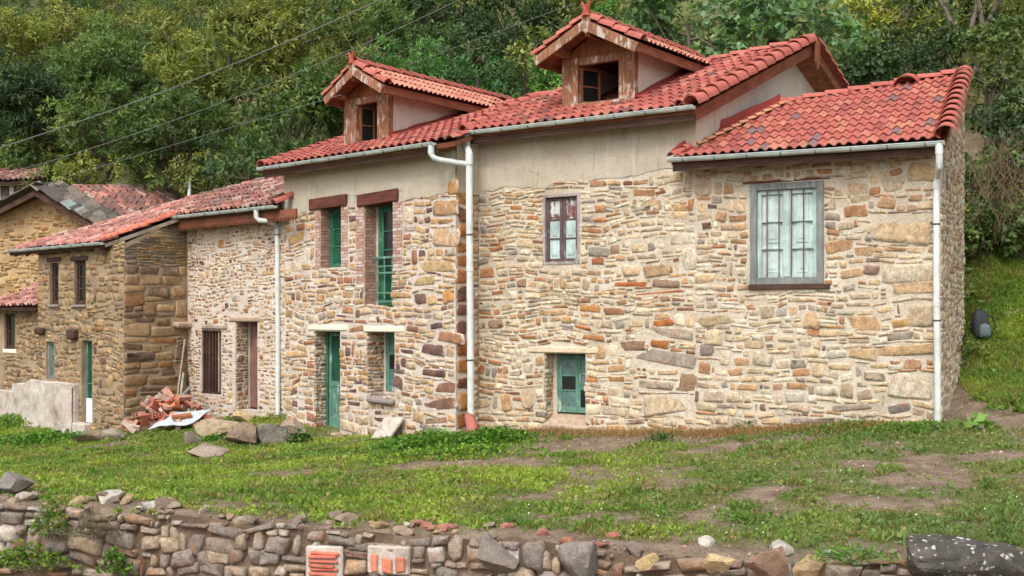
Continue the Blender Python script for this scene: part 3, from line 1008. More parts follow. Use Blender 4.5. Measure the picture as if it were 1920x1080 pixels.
# ================================================================== the end house on the right (single storey over the slope)
def bz(x, y): return float(front_h(x, y))
hR = thing('stone_house', (A[0], A[1], bz(*A)), 'low stone house at the right end with salmon tile roof and barred turquoise window', 'house')
eR = WR.off(0.38)
sl, zl = eR.pix(1255, 300); sr, zr = eR.pix(1775, 270)
RR = Roof(eR, (zl + zr) / 2 + 0.03, 0.45)
rA = RR.pix(1812, 140)
rL = RR.pix(1462, 197)
apexR = RR.pos(*rA)
PERPR = np.array([rA[0] - sr, 0]); _v = RR.pos(*rA)[:2] - RR.pos(sr, 0)[:2]
SIDE = _v / np.linalg.norm(_v)
polyR = [(sl, 0), (sr, 0), rA, rL]
winR = WR.rect(1407, 346, 1545, 539)
wallR = None
def build_R():
    zb = bz(*A) - 0.9; top = RR.ze + 0.10
    holes = [(winR[0] + .03, winR[1] - .03, winR[2] + .02, winR[3] - .02)]
    wall = wall_sheet('wall', WR, 0, WR.w, zb - .3, lambda s: top, holes, M_MO_R, hR, amp=.007, o=.002, seed=1)
    jambs(WR, holes[0], 0.3, M_MO_R, hR)
    fx = fix(WR, [(1636, 402, 1748, 457, (198, 166, 122)), (1652, 500, 1760, 540, (202, 182, 150)), (1690, 575, 1760, 620, (186, 160, 124)), (1668, 705, 1752, 757, (204, 184, 154)), (1665, 535, 1752, 562, (196, 158, 112)),
                  (1500, 585, 1535, 618, (200, 158, 112)), (1590, 585, 1650, 620, (194, 152, 104)), (1508, 607, 1538, 632, (190, 124, 72)), (1668, 600, 1704, 622, (190, 144, 78)), (1480, 783, 1570, 800, (150, 134, 118)),
                  (1560, 755, 1640, 772, (160, 140, 116)), (1665, 757, 1712, 778, (132, 120, 110)), (1310, 578, 1376, 602, (176, 152, 108)), (1326, 617, 1362, 650, (202, 176, 132)), (1311, 652, 1342, 678, (140, 122, 112)),
                  (1316, 730, 1360, 755, (190, 166, 136)), (1400, 640, 1440, 660, (190, 160, 118)), (1590, 657, 1642, 682, (196, 160, 112)), (1312, 412, 1335, 428, (128, 88, 70)), (1600, 470, 1640, 492, (186, 148, 100)),
                  (1575, 510, 1620, 530, (192, 152, 104)), (1640, 652, 1752, 676, (188, 148, 98)), (1535, 795, 1565, 812, (140, 106, 88)), (1500, 400, 1400, 395, (1, 1, 1))][:-1])
    for k in range(14):           # quoins up the corner by the down pipe
        z = zb + .2 + k * 0.40
        if z + .36 < top and not any(f[1] > WR.w - .3 and f[2] < z + .36 and f[3] > z for f in fx):
            ln = (.30, .52)[k % 2]
            fx.append((WR.w - ln, WR.w - .01, z + .01, z + .37, pick([(2, lin(196, 164, 122)), (1, lin(186, 150, 108)), (1, lin(204, 182, 150))])))
    ok = lambda S, Z: ~in_rects(S, Z, [(winR[0] - .02, winR[1] + .02, winR[2] - .04, winR[3] + .06)])
    st = pack(0, WR.w, zb, top, ok, RUB, PAL_R, fx)
    lay_stones(WR, st, M_ST_R, wall, 240, 0.012, 0.019, 1)
    # flank that turns up the slope
    S1 = A + SIDE * 4.6
    WS = Wall(A, S1)
    ptop = linf([(0, RR.ze + .05), (4.6, RR.ze + 4.4 * .45 + .05)])
    ws = wall_sheet('side_wall', WS, 0, WS.w, zb - .3, ptop, [], M_MO_R, hR, amp=.01, o=-.006, seed=2)
    st = pack(0, WS.w, zb, RR.ze + 2.2, lambda S, Z: Z < np.interp(S, [0, 4.6], [RR.ze, RR.ze + 2.0]), RUB, PAL_R)
    lay_stones(WS, st, M_ST_R, ws, 55, 0.02, 0.012, 2)
    # back half of the house: wall and rear slope close the volume
    Bk = MB()
    q0 = RR.pos(*rA) - np.array([WR.d[0], WR.d[1], 0]) * .45; q1 = RR.pos(*rL)
    d = np.array([-WR.n[0], -WR.n[1], -0.45]) * 3.2
    Bk.add([q0, q1, q1 + d, q0 + d], [(0, 1, 2, 3)])
    e0 = q0 + d; e1 = q1 + d
    Bk.add([e0, e1, (*e1[:2], zb), (*e0[:2], zb)], [(0, 1, 2, 3)])
    Bk.add([q0, e0, (*e0[:2], zb), (*q0[:2], zb)], [(0, 1, 2, 3)])
    Bk.build('rear_body', M_PLAST, hR)
    # roof
    rf = deck(hR, RR, [(sl + .02, 0.02), (sr - .02, .02), (rA[0] - .02, rA[1] - .02), (rL[0] + .02, rL[1] - .02)], M_WOODH, .08, -.03, 'roof')
    skew = (rA[0] - sr, rA[1])
    span = (sr - .10) - (sl + .08)
    w = span / 27
    tile_field(rf, RR, [(sl, -.01), (sr - .10, -.01), (rA[0] - .12, rA[1] - .02), (rL[0], rL[1] - .02)], w, 0.37, M_TILE, M_TILE_S, col_new, skew, limit=272, s_off=sr - .10 - 40 * w)
    # big verge tiles on the right edge, ridge tiles, flashing
    tile_run(rf, RR.pos(sr - .02, -.02, .05), RR.pos(rA[0] - .02, rA[1] - .1, .05), .175, .36, M_TILE, col_ridge, x=(WR.d[0], WR.d[1], 0), arc=185)
    tile_run(rf, RR.pos(rL[0] + .02, rL[1] - .02, .02), RR.pos(rA[0] - .03, rA[1] - .02, .04), .095, .42, M_TILE, col_ridge, arc=180)
    bk_, kk_ = RR.pix(1700, 163)
    put(barrel_tile(.24, .34, M_TILE, 180, taper=.9), frame((WR.d[0], WR.d[1], 0), RR.pos(0, 1) - RR.pos(0, 0), RR.pos(bk_, kk_ - .1, -.02)), rf, jt(lin(190, 86, 72)))
    fl = MB()
    p0 = RR.pos(sl + .05, .08, .06); p1 = RR.pos(rL[0] + .06, rL[1], .06)
    n = 14
    vs = []
    for i in range(n + 1):
        t = i / n
        a = RR.pos(sl + .05 + (rL[0] - sl) * t, .08 + (rL[1] - .08) * t, .07)
        h = (.05 + .15 * min(1, t * 4) + random.uniform(-.02, .03)) * (1 - .35 * t)
        vs += [a + np.array([WR.d[0], WR.d[1], 0]) * .12, a + np.array([-WR.d[0] * .03, -WR.d[1] * .03, 0.02]), a + np.array([-WR.d[0] * .05, -WR.d[1] * .05, h])]
    fs = []
    for i in range(n):
        for k in range(2): fs.append((i * 3 + k, i * 3 + k + 1, i * 3 + k + 4, i * 3 + k + 3))
    fl.add(vs, fs)
    o = fl.build('flashing', M_FLASH, rf)
    sm = o.modifiers.new('solid', 'SOLIDIFY'); sm.thickness = .02
    # pale mortar tiles along the flashing and the round end tile
    for i in range(11):
        t = .12 + i * .075
        p = RR.pos(sl + .22 + (rL[0] - sl) * t, .10 + (rL[1] - .1) * t, .07)
        put(barrel_tile(.055, .26, M_TILE, 150), frame((WR.d[0], WR.d[1], 0), RR.pos(rL[0], rL[1]) - RR.pos(sl, 0), p), rf, jc(lin(196, 140, 108)))
    tile_run(rf, RR.pos(sl + .05, -.03, .03), RR.pos(sl + .05 + (rL[0] - sl) * .2, rL[1] * .2, .05), .085, .36, M_TILE, col_ridge, x=(WR.d[0], WR.d[1], 0), arc=190)
    # eaves board, gutter, down pipe
    m = MB(); m.wbox(eR, sl + .05, sr - .05, RR.ze - .20, RR.ze - .07, -.07, -.03); m.build('fascia', M_WOODD, rf)
    gutter(rf, eR, sl - .01, sr - .02, RR.ze + .005, .055, .062, -.03)
    pw = WR.off(.09)
    u = 1760
    aP = WR.w - .06
    zt = RR.ze - .05
    pts = [eR.pt(sr - .10, zt, .055), eR.pt(sr - .10, zt - .26, .055), eR.pt(sr - .10, zt - .34, .03), pw.pt(aP + .02, zt - .46, 0), pw.pt(aP, zt - .56, 0), pw.pt(aP, zt - 2.4, 0), pw.pt(aP + .015, zt - 3.4, 0), pw.pt(aP + .02, bz(*A) - .02, .01)]
    downpipe(hR, pts, .052, [pw.pt(aP, zt - 1.2, 0), pw.pt(aP, zt - 2.7, 0)], M_PIPE, [(pts[0], (pts[0][0], pts[0][1], pts[0][2] - .16)), (pts[4], (pts[4][0], pts[4][1], pts[4][2] - .09)), (pts[5], (pts[5][0], pts[5][1], pts[5][2] - .08))])
    # window
    a0, a1, z0, z1 = winR
    m = MB(); frame_boxes(m, WR, a0, a1, z0 + .06, z1, .115, -.10, .035)
    win = m.build('window', M_WOODG, hR, bevel=.006)
    m = MB(); m.wbox(WR, a0 - .03, a1 + .10, z0 - .02, z0 + .06, -.1, .055); m.build('sill', M_WOODD, win, bevel=.008)
    m = MB(); m.wbox(WR, a0 - .14, a1 + .10, z1 + .003, z1 + .05, -.1, .012, .02); m.build('lintel', M_WOODR, win, bevel=.01)
    i0, i1, y0, y1 = a0 + .115, a1 - .115, z0 + .06 + .115, z1 - .115
    mid = (i0 + i1) / 2
    for (q0, q1) in ((i0, mid - .002), (mid + .002, i1)):
        casement(win, WR, q0, q1, y0, y1, [1, 1.1, 1.1], -.015, M_TURQ, [M_PANEL], .072, .10, panel=False)
        b = MB(); w = q1 - q0
        for (f0, f1) in ((.03, .34), (.37, .97)):
            b.wbox(WR, q0 + w * .30, q1 - w * .30, y0 + (y1 - y0) * f0 + .04, y0 + (y1 - y0) * f1 - .02, -.066, -.052)
            b.wbox(WR, q0 + w * .38, q1 - w * .38, y0 + (y1 - y0) * f0 + .10, y0 + (y1 - y0) * f1 - .08, -.052, -.044)
        b.build('shutter_panel', M_PANEL, win, bevel=.006)
    b = MB(); b.wbox(WR, mid - .05, mid + .05, y0 + .01, y1 - .01, -.02, .002); b.build('meeting_stile', M_TURQ, win, bevel=.008)
    for u in (1438.5, 1461, 1484, 1507):
        s, z = WR.pix(u, 450)
        b = MB(); b.tube([WR.pt(s, y0 - .05, .012), WR.pt(s, y1 + .05, .012)], .0105, 8); b.build('bar', M_RUST, win)
build_R()

# ================================================================== the tall middle house
hM = thing('stone_house', (B[0], B[1], bz(*B)), 'tall cream stone house in the middle with plastered gable and right hand dormer', 'house')
eM = WM.off(0.40)
mS0, mz0 = eM.pix(872, 254); mS1, mz1 = eM.pix(1302, 203)
RM = Roof(eM, (mz0 + mz1) / 2 + .03, 0.44)
mA1 = RM.pix(1525, 80); mA0 = RM.pix(1012, 184)
polyM = [(mS0 - .1, 0), (mS1, 0), mA1, mA0]
# dormers: the front stands on the roof plane where the sill meets the tiles
def dormer_front(Rf, u, v):
    s, k = Rf.pix(u, v)
    p = Rf.pos(s, k)
    d = Rf.W.d
    return Wall(p[:2], p[:2] + d), p
DWR, dpR = dormer_front(RM, 1055, 208)

def build_dormer(house, Rf, D, px, label_side):
    """px: pixel measures on the front plane"""
    perp3 = np.array([PERP[0], PERP[1], 0.0])
    L0 = D.pix(px['pl0'], px['vm'])[0]; L1 = D.pix(px['pl1'], px['vm'])[0]
    o0 = D.pix(px['o0'], px['vm'])[0]; o1 = D.pix(px['o1'], px['vm'])[0]
    R0 = D.pix(px['pr0'], px['vm'])[0]; R1 = D.pix(px['pr1'], px['vm'])[0]
    zs = D.pix(px['pl0'], px['vs'])[1]                    # sill
    zo0 = D.pix((px['o0'] + px['o1']) / 2, px['vo0'])[1]   # opening bottom
    zo1 = D.pix((px['o0'] + px['o1']) / 2, px['vo1'])[1]   # opening top
    zh = D.pix(px['pr1'], px['vh'])[1]                    # post top
    c = (L0 + R1) / 2
    G = D.off(px['proj'])
    ga, gz = G.pix(*px['apex'])
    el, ezl = G.pix(*px['eavel']); er, ezr = G.pix(*px['eaver'])
    ez = (ezl + ezr) / 2
    hw = (er - el) / 2
    gc = (el + er) / 2
    slope = (gz - ez) / hw
    def P(s, y, z): q = D.pt(s, z, 0); return (q[0] + PERP[0] * y, q[1] + PERP[1] * y, z)
    def at_roof(s, z):      # depth y behind the front where the level line meets the main roof
        # roof height along y: solve
        y = 0.0
        for _ in range(60):
            q = P(s, y, z)
            rel = np.array(q[:2]) - Rf.W.p0
            k = -np.dot(rel, Rf.W.n)
            zr = Rf.ze + k * Rf.t
            if zr >= z: break
            y += 0.1
        return y
    # cheeks
    yb = at_roof(R1, zh) + .5
    m = MB()
    for s0, s1 in ((R1 - .12, R1 - .01), (L0 + .01, L0 + .12)):
        m.hexa([P(s0, .1, zs - .6), P(s1, .1, zs - .6), P(s1, yb, zs - .3), P(s0, yb, zs - .3), P(s0, .1, zh), P(s1, .1, zh), P(s1, yb, zh), P(s0, yb, zh)])
    dm = m.build('dormer', M_PLAST2, house)
    # dark inside
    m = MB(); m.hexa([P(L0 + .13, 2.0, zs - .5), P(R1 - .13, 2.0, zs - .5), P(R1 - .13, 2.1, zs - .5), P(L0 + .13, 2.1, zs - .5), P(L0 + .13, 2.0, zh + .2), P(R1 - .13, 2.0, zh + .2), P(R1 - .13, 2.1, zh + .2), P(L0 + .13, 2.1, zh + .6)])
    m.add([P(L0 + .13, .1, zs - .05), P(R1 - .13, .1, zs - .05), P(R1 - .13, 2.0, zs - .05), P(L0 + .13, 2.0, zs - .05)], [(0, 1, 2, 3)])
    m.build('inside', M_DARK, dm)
    # posts, frame, sill, header
    for s0, s1 in ((L0, L1), (R0, R1)):
        m = MB(); m.wbox(D, s0, s1, zs - .12, zh, -.14, 0.01); m.build('post', M_WOODP, dm, bevel=.008)
    m = MB(); m.wbox(D, L1 - .0, R0 + .0, zs - .02, zo0, -.16, .03); m.build('sill', M_WOODP, dm, bevel=.008)
    m = MB(); m.wbox(D, L1, R0, zo1, zh - .002, -.12, .0); m.build('header', M_WOODP, dm, bevel=.008)
    for q0, q1 in ((L1, o0), (o1, R0)):
        m = MB(); m.wbox(D, q0, q1, zo0, zo1, -.12, .005); m.build('window_jamb', M_WOODP, dm, bevel=.006)
    # open casement swung inwards on the left jamb
    hg = D.p0 + D.d * (o0 + .01) - D.n * .10
    dr = PERP * 0.93 + D.d * 0.36; dr /= np.linalg.norm(dr)
    Cw = Wall(hg, hg + dr)
    wd = (o1 - o0) * .52
    m = MB(); frame_boxes(m, Cw, 0, wd, zo0 + .02, zo1 - .02, .05, -.02, .02)
    zm = zo0 + (zo1 - zo0) * .48
    m.wbox(Cw, .05, wd - .05, zm - .015, zm + .015, -.018, .018)
    m.build('casement', M_WOOD, dm, bevel=.004)
    m = MB(); m.wbox(Cw, .05, wd - .05, zo0 + .07, zo1 - .07, -.004, .004); m.build('pane', M_GLASSD, dm)
    # boarded gable: single boards
    nb = 9
    for i in range(nb):
        s0 = L0 + .02 + (R1 - L0 - .04) * i / nb; s1 = L0 + .02 + (R1 - L0 - .04) * (i + 1) / nb - .004
        t0 = max(zh + .05, gz - .14 - slope * abs(s0 - gc)); t1 = max(zh + .05, gz - .14 - slope * abs(s1 - gc))
        m = MB(); e = .006 * (i % 2)
        m.hexa([D.pt(s0, zh, .0 - e), D.pt(s1, zh, -e), D.pt(s1, zh, -.03), D.pt(s0, zh, -.03), D.pt(s0, t0, -e), D.pt(s1, t1, -e), D.pt(s1, t1, -.03), D.pt(s0, t0, -.03)])
        m.build('board', M_WOOD, dm)
    # plates / purlin ends
    for s in (L0 + .04, R1 - .14):
        m = MB(); m.beam(D.pt(s + .05, zh + .09, px['proj'] - .04), P(s + .05, .5, zh + .09), .11, .15); m.build('purlin', M_WOODP, dm, bevel=.008)
    m = MB(); m.wbox(D, gc - .05, gc + .05, gz - .34, gz - .10, 0, px['proj'] - .03); m.build('ridge_beam', M_WOOD, dm)
    # roof slopes
    yr = at_roof(gc, gz) + .5
    nrm = {}
    lift = .03
    for sd in (-1, 1):
        yl = at_roof(gc + sd * hw, ez) + .6
        pr = -px['proj'] / max(.3, float(np.dot(PERP, -D.n)))
        a = P(gc, pr, gz); b = P(gc + sd * hw, pr, ez); cc = P(gc + sd * hw, yl, ez); d = P(gc, yr, gz)
        n3 = (Vector(b) - Vector(a)).cross(Vector(d) - Vector(a)).normalized()
        if n3.z < 0: n3 = -n3
        m = MB(); m.prism([Vector(a) - n3 * .02, Vector(b) - n3 * .02, Vector(cc) - n3 * .02, Vector(d) - n3 * .02], -n3 * .05)
        m.build('roof_boarding', M_WOODH, dm)
        # barge board on the front and eaves board along the side
        m = MB(); m.beam(Vector(a) - n3 * .12 + Vector((0, 0, -.01)), Vector(b) - n3 * .12, .05, .17, n3); m.build('barge_board', M_WOODP, dm, bevel=.006)
        m = MB(); m.beam(Vector(b) - n3 * .11 + (Vector(cc) - Vector(b)).normalized() * .03, Vector(cc) - n3 * .11, .04, .15); m.build('eaves_board', M_WOODH, dm, bevel=.006)
        # tiles: columns run down the slope, courses along the depth
        dn = (Vector(b) - Vector(a)); sl_len = dn.length; dn.normalize()
        back = Vector((PERP[0], PERP[1], 0))
        rows = 3; rl = sl_len / rows; tw = .155
        me = wave_tile(tw, rl, M_TILE)
        ny = int(max(yl, yr) / tw) + 6
        for i in range(ny):
            y = pr + .20 + i * tw
            for r in range(rows):
                t = 1 - r / rows
                s = gc + sd * hw * t; z = gz + (ez - gz) * t
                if y > at_roof(s, z) + .10 + px['proj'] * 0: continue
                put(me, frame(back * (sd), -dn, Vector(P(s, y, z)) + n3 * lift), dm, col_dorm(i, r))
        # verge tiles along the front
        tile_run(dm, Vector(b) + n3 * .02 + back * .08, Vector(a) + n3 * .02 + back * .08, .105, .34, M_TILE, col_ridge, x=tuple(back * sd), arc=190)
    tile_run(dm, Vector(P(gc, pr + .05, gz + .05)), Vector(P(gc, yr - .2, gz + .05)), .10, .36, M_TILE, col_ridge, arc=190)
    # king post and horned finial
    m = MB(); q = G.pt
    m.add([q(gc - .085, gz + .03, .03), q(gc + .085, gz + .03, .03), q(gc + .085, gz - .22, .03), q(gc, gz - .32, .03), q(gc - .085, gz - .22, .03),
           q(gc - .085, gz + .03, -.05), q(gc + .085, gz + .03, -.05), q(gc + .085, gz - .22, -.05), q(gc, gz - .32, -.05), q(gc - .085, gz - .22, -.05)],
          [(0, 1, 2, 3, 4), (9, 8, 7, 6, 5), (0, 5, 6, 1), (1, 6, 7, 2), (2, 7, 8, 3), (3, 8, 9, 4), (4, 9, 5, 0)])
    m.build('king_post', M_WOODP, dm, bevel=.006)
    m = MB()
    for sd in (-1, 1):
        m.tube([q(gc + sd * .01, gz + .06, .0), q(gc + sd * .035, gz + .17, .01), q(gc + sd * .085, gz + .27, .03)], [.05, .042, .03], 8)
    m.tube([q(gc, gz + .02, 0), q(gc, gz + .12, 0)], [.085, .06], 8)
    o = m.build('finial', M_BRICKO, dm, smooth=True); o.color = (*lin(160, 82, 66), 1)
    return dm, (L0, R1, zs)

pxR = dict(pl0=1054, pl1=1069, o0=1083, o1=1160, pr0=1171, pr1=1191, vm=150, vs=205, vo0=190, vo1=117, vh=93, proj=.50, apex=(1093, 33), eavel=(1002, 108), eaver=(1203, 76))
def build_M():
    zb = bz(*C) - .6; top = RM.ze + .05
    up = WM.rect(1018, 366, 1087, 495); lo = WM.rect(1021, 662, 1098, 798)
    holes = [(up[0] + .02, up[1] - .02, up[2] + .02, up[3] - .02), lo]
    wall = wall_sheet('wall', WM, 0, WM.w, zb - .2, lambda s: top, holes, M_MO_R, hM, amp=.007, o=.002, seed=3)
    pb = [WM.pix(u, v) for u, v in ((893, 362), (960, 351), (1020, 352), (1100, 337), (1180, 330), (1225, 318), (1262, 314), (1310, 306))]
    pbf = linf(pb)
    ok = lambda S, Z: (~in_rects(S, Z, [(up[0] - .0, up[1] + .0, up[2] - .03, up[3] + .03), (lo[0], lo[1], lo[2] - .05, lo[3] + .13)])) & (Z < np.interp(S, [p[0] for p in pb], [p[1] for p in pb]) - .02)
    fx = fix(WM, [(1128, 418, 1146, 0 + 440, (120, 112, 98))][:0] + [(1104, 455, 1146, 475, (146, 136, 116)), (1202, 492, 1254, 517, (176, 138, 98)), (1145, 523, 1212, 533, (190, 96, 40)), (1222, 522, 1280, 540, (150, 116, 92)),
                  (1180, 545, 1284, 552, (196, 110, 54)), (1105, 588, 1128, 591, (1, 1, 1))][:5] + [(1188, 348, 1232, 362, (180, 128, 76)), (1106, 338, 1140, 352, (182, 132, 84)), (1088, 573, 1130, 588, (200, 130, 62)), (1133, 572, 1172, 588, (164, 104, 66)),
                  (1193, 616, 1300, 640, (170, 150, 128)), (1160, 640, 1212, 662, (150, 112, 84)), (1220, 642, 1256, 660, (178, 102, 42)), (1190, 661, 1305, 691, (160, 144, 126)), (1272, 697, 1306, 735, (158, 122, 86)),
                  (1190, 712, 1262, 733, (186, 164, 136)), (1205, 736, 1308, 778, (198, 172, 132)), (1218, 600, 1262, 616, (190, 104, 42)), (1142, 683, 1176, 698, (190, 144, 92)), (1143, 702, 1174, 716, (186, 128, 66)),
                  (980, 725, 1006, 768, (196, 164, 124)), (1092, 622, 1136, 636, (184, 118, 62)), (1076, 609, 1112, 618, (200, 112, 50)), (1178, 790, 1215, 804, (160, 124, 96)), (1200, 375, 1245, 388, (204, 170, 124)),
                  (1117, 382, 1140, 398, (186, 128, 74)), (1108, 478, 1136, 495, (180, 100, 56)), (1275, 470, 1305, 512, (206, 190, 160)), (1255, 442, 1305, 466, (206, 190, 158))])
    st = pack(0, WM.w, zb, top, ok, RUB_THIN, PAL_M, fx)
    lay_stones(WM, st, M_ST_R, wall, 298, 0.011, 0.019, 3)
    rag = lambda s: pbf(s) + (float(fbm(np.array(s * 6.), np.array(1.3), 4)) - .5) * .14
    pl = wall_sheet('plaster', WM, 0, WM.w, min(p[1] for p in pb) - .1, lambda s: top, [], M_PLAST, hM, amp=.010, o=.014, botf=rag, step=.05, seed=4)
    jambs(WM, lo, .42, M_MO_R, hM, PAL_R, M_ST_R, 5)
    jambs(WM, holes[0], .25, M_MO_R, hM)
    # gable on the right above the low roof, left gable, back
    bk = 4.2
    m = MB()
    p2 = np.array([PERP[0], PERP[1]])
    apx = RM.pos(*mA1)
    gB = B
    dep = float(np.dot(apx[:2] - B, p2)) + .12
    zt0 = RM.ze + .40 * RM.t - .05; zap = apx[2] - .10
    far = gB + p2 * dep * 2
    m.add([(*gB, zb), (*far, zb), (*far, zt0), (*(gB + p2 * dep), zap), (*gB, zt0)], [(0, 1, 2, 3, 4)])
    m.build('gable_wall', M_PLAST2, hM)
    m = MB()
    apl = RM.pos(*mA0)
    depl = float(np.dot(apl[:2] - C, p2)) + .1
    farl = C + p2 * depl * 2
    m.add([(*C, zb), (*farl, zb), (*farl, zt0), (*(C + p2 * depl), apl[2] - .1), (*C, zt0)], [(0, 1, 2, 3, 4)])
    m.add([(*far, zb), (*farl, zb), (*farl, zt0), (*far, zt0)], [(0, 1, 2, 3)])
    m.build('rear_body', M_PLAST2, hM)
    # roof: front slope, rear slope
    rf = deck(hM, RM, polyM, M_WOODH, .08, -.03, 'roof')
    m = MB()
    e1 = np.array([*(far + (B - C) / WM.w * .35 + p2 * .3), zt0 - .1]); e0 = np.array([*(farl + p2 * .3), zt0 - .1])
    m.prism([apx + np.array([0, 0, -.02]), e1, e0, apl + np.array([0, 0, -.02])], (0, 0, -.09))
    m.build('rear_slope', M_WOODH, rf)
    skew = (mA1[0] - mS1, mA1[1])
    # dormer footprint in roof coordinates
    dR, (l0, r1, zs) = build_dormer(hM, RM, DWR, pxR, 'r')
    def rk(p): q = np.array(p[:2]) - RM.W.p0; return (float(np.dot(q, RM.W.d)), float(-np.dot(q, RM.W.n)))
    f0 = np.array(DWR.pt(l0, 0)[:2]); f1 = np.array(DWR.pt(r1, 0)[:2])
    foot = [rk(f0 + PERP * .0), rk(f1 + PERP * .0), rk(f1 + PERP * 2.1), rk(f0 + PERP * 2.1)]
    w = (mS1 - mS0 - .1) / 24
    tile_field(rf, RM, [(mS0, -.01), (mS1 - .12, -.01), (mA1[0] - .12, mA1[1] - .03), (mA0[0], mA0[1] - .03)], w, .33, M_TILE, M_TILE_S, col_mid, skew, [foot], 270, s_off=mS1 - .12 - 40 * w)
    dx = (WM.d[0], WM.d[1], 0)
    tile_run(rf, RM.pos(mS1 - .04, -.02, .05), RM.pos(mA1[0] - .04, mA1[1] - .02, .05), .16, .38, M_TILE, col_ridge, x=dx, arc=185)
    tile_run(rf, RM.pos(mS1 - .27, .0, .05), RM.pos(mA1[0] - .27, mA1[1] - .02, .05), .10, .36, M_TILE, col_ridge, x=dx, arc=175)
    tile_run(rf, RM.pos(mS0 - .02, -.02, .04), RM.pos(mA0[0] - .02, mA0[1] - .02, .05), .115, .36, M_TILE, col_ridge, x=dx, arc=190)
    tile_run(rf, RM.pos(mA0[0], mA0[1], .02), RM.pos(mA1[0] - .05, mA1[1], .04), .095, .4, M_TILE, col_ridge)
    tile_run(rf, tuple(e1 + np.array([0, 0, .06])), tuple(apx + np.array([0.02, 0, .05])), .12, .36, M_TILE, col_ridge, x=(-dx[0], -dx[1], 0), arc=190)
    # verge boards and the pendant at the gable
    a = Vector(RM.pos(mS1 - .03, .02, -.13)); b = Vector(RM.pos(mA1[0] - .03, mA1[1], -.13))
    m = MB(); m.beam(a, b, .05, .20, RM.N); m.build('verge_board', M_WOODH, rf, bevel=.006)
    m = MB(); m.beam(b, Vector(e1) + Vector((0, 0, -.09)), .05, .18); m.build('verge_board', M_WOODH, rf, bevel=.006)
    m = MB(); m.beam(Vector(RM.pos(mS0, .02, -.12)), Vector(RM.pos(mA0[0], mA0[1], -.12)), .05, .16, RM.N); m.build('verge_board', M_WOODH, rf, bevel=.006)
    t = apx + np.array([WM.d[0] * .0, WM.d[1] * .0, 0])
    m = MB(); q_ = t + np.array([WM.d[0], WM.d[1], 0]) * .06 - np.array([PERP[0], PERP[1], 0]) * .02
    m.prism([Vector(q_ + np.array([PERP[0] * a_, PERP[1] * a_, b_])) for a_, b_ in ((-.08, .02), (.08, .02), (.08, -.40), (0, -.55), (-.08, -.40))], (WM.d[0] * .06, WM.d[1] * .06, 0)); m.build('pendant', M_WOOD, rf, bevel=.01)
    # red strip at the foot of the dormer cheek
    m = MB()
    q0 = f1 + PERP * .0; vs = []
    for i in range(9):
        p = q0 + PERP * (i * .24); s, k = rk(p); z = RM.pos(s, k, .05)
        h = .10 + random.uniform(-.02, .02)
        vs += [z + np.array([WM.d[0], WM.d[1], 0]) * .13 + np.array([0, 0, .035]), z + np.array([0, 0, .05]), z + np.array([0, 0, h])]
    fs = []
    for i in range(8):
        for k in range(2): fs.append((i * 3 + k, i * 3 + k + 1, i * 3 + k + 4, i * 3 + k + 3))
    o = m.add(vs, fs).build('flashing', M_FLASH, rf); o.modifiers.new('s', 'SOLIDIFY').thickness = .015
    # eaves, gutter, down pipe
    m = MB(); m.wbox(eM, mS0, mS1 - .02, RM.ze - .21, RM.ze - .08, -.09, -.04); m.build('fascia', M_WOODD, rf)
    m = MB(); m.wbox(WM, 0.02, WM.w + .1, RM.ze - .10, RM.ze - .02, .03, .34); m.build('soffit', M_WOODH, rf)
    gutter(rf, eM, mS0, mS1 + .02, RM.ze + .0, .055, .062, .02)
    uP = 881
    s0 = mS0 + .07
    WX = Wall(CF + PERP * .30, C + PERP * .30)         # pipe stands before the return of the neighbour
    px_, py_ = at(880, 500, 21.15)[:2]
    zt = RM.ze - .05
    e = eM.pt(s0, zt, .055)
    pts = [e, (e[0], e[1], zt - .22), (px_, py_, zt - .40), (px_, py_, zt - 1.2), at(881, 500, 21.15), at(883, 782, 21.12)]
    downpipe(hM, pts, .066, [at(880.5, 440, 21.15), at(882, 675, 21.13)], M_PIPE, [(pts[0], pts[1]), (pts[2], (px_, py_, zt - .62)), (pts[4], pts[4] - np.array([0, 0, .09]))])
    # upper window: pale frame, two leaves of flaking red and white paint
    a0, a1, z0, z1 = up
    m = MB(); frame_boxes(m, WM, a0, a1, z0, z1, .055, -.16, .015)
    win = m.build('window', M_MIXF, hM, bevel=.005)
    mid = (a0 + a1) / 2
    for q0, q1 in ((a0 + .055, mid - .003), (mid + .003, a1 - .055)):
        casement(win, WM, q0, q1, z0 + .055, z1 - .055, [1.05, 1, 1], -.05, M_MIXD, [M_PANEL, M_PANEL, M_MIXP], .062, .045, panel=True)
    # small low window of the cellar: green, two panes gone
    a0, a1, z0, z1 = lo
    o = -.27
    g0, gz = WM.off(o).pix(1044, 668); gb = WM.off(o).pix(1044, 772)[1]
    m = MB(); frame_boxes(m, WM, g0, a1 + .02, gb, gz + .04, .05, o - .05, o)
    win = m.build('window', M_GREENP, hM, bevel=.004)
    mid = (g0 + a1) / 2 + .07
    casement(win, WM, g0 + .05, mid, gb + .05, gz, [1.1, 1, 1.1], o - .005, M_GREENP, [M_GLASSB, M_GLASSD, M_GLASSB], .055, .04)  # dark panes in both leaves stand in for shade in the gaps
    casement(win, WM, mid + .004, a1, gb + .05, gz, [1.1, .9, .9], o - .005, M_GREENP, [M_GLASSD, M_GLASSB, M_GLASSB], .05, .04)
    m = MB(); m.wbox(WM, a0 - .02, g0, z0, z1, o - .06, o - .02); m.build('reveal_back', M_MO_R, hM)
    m = MB()
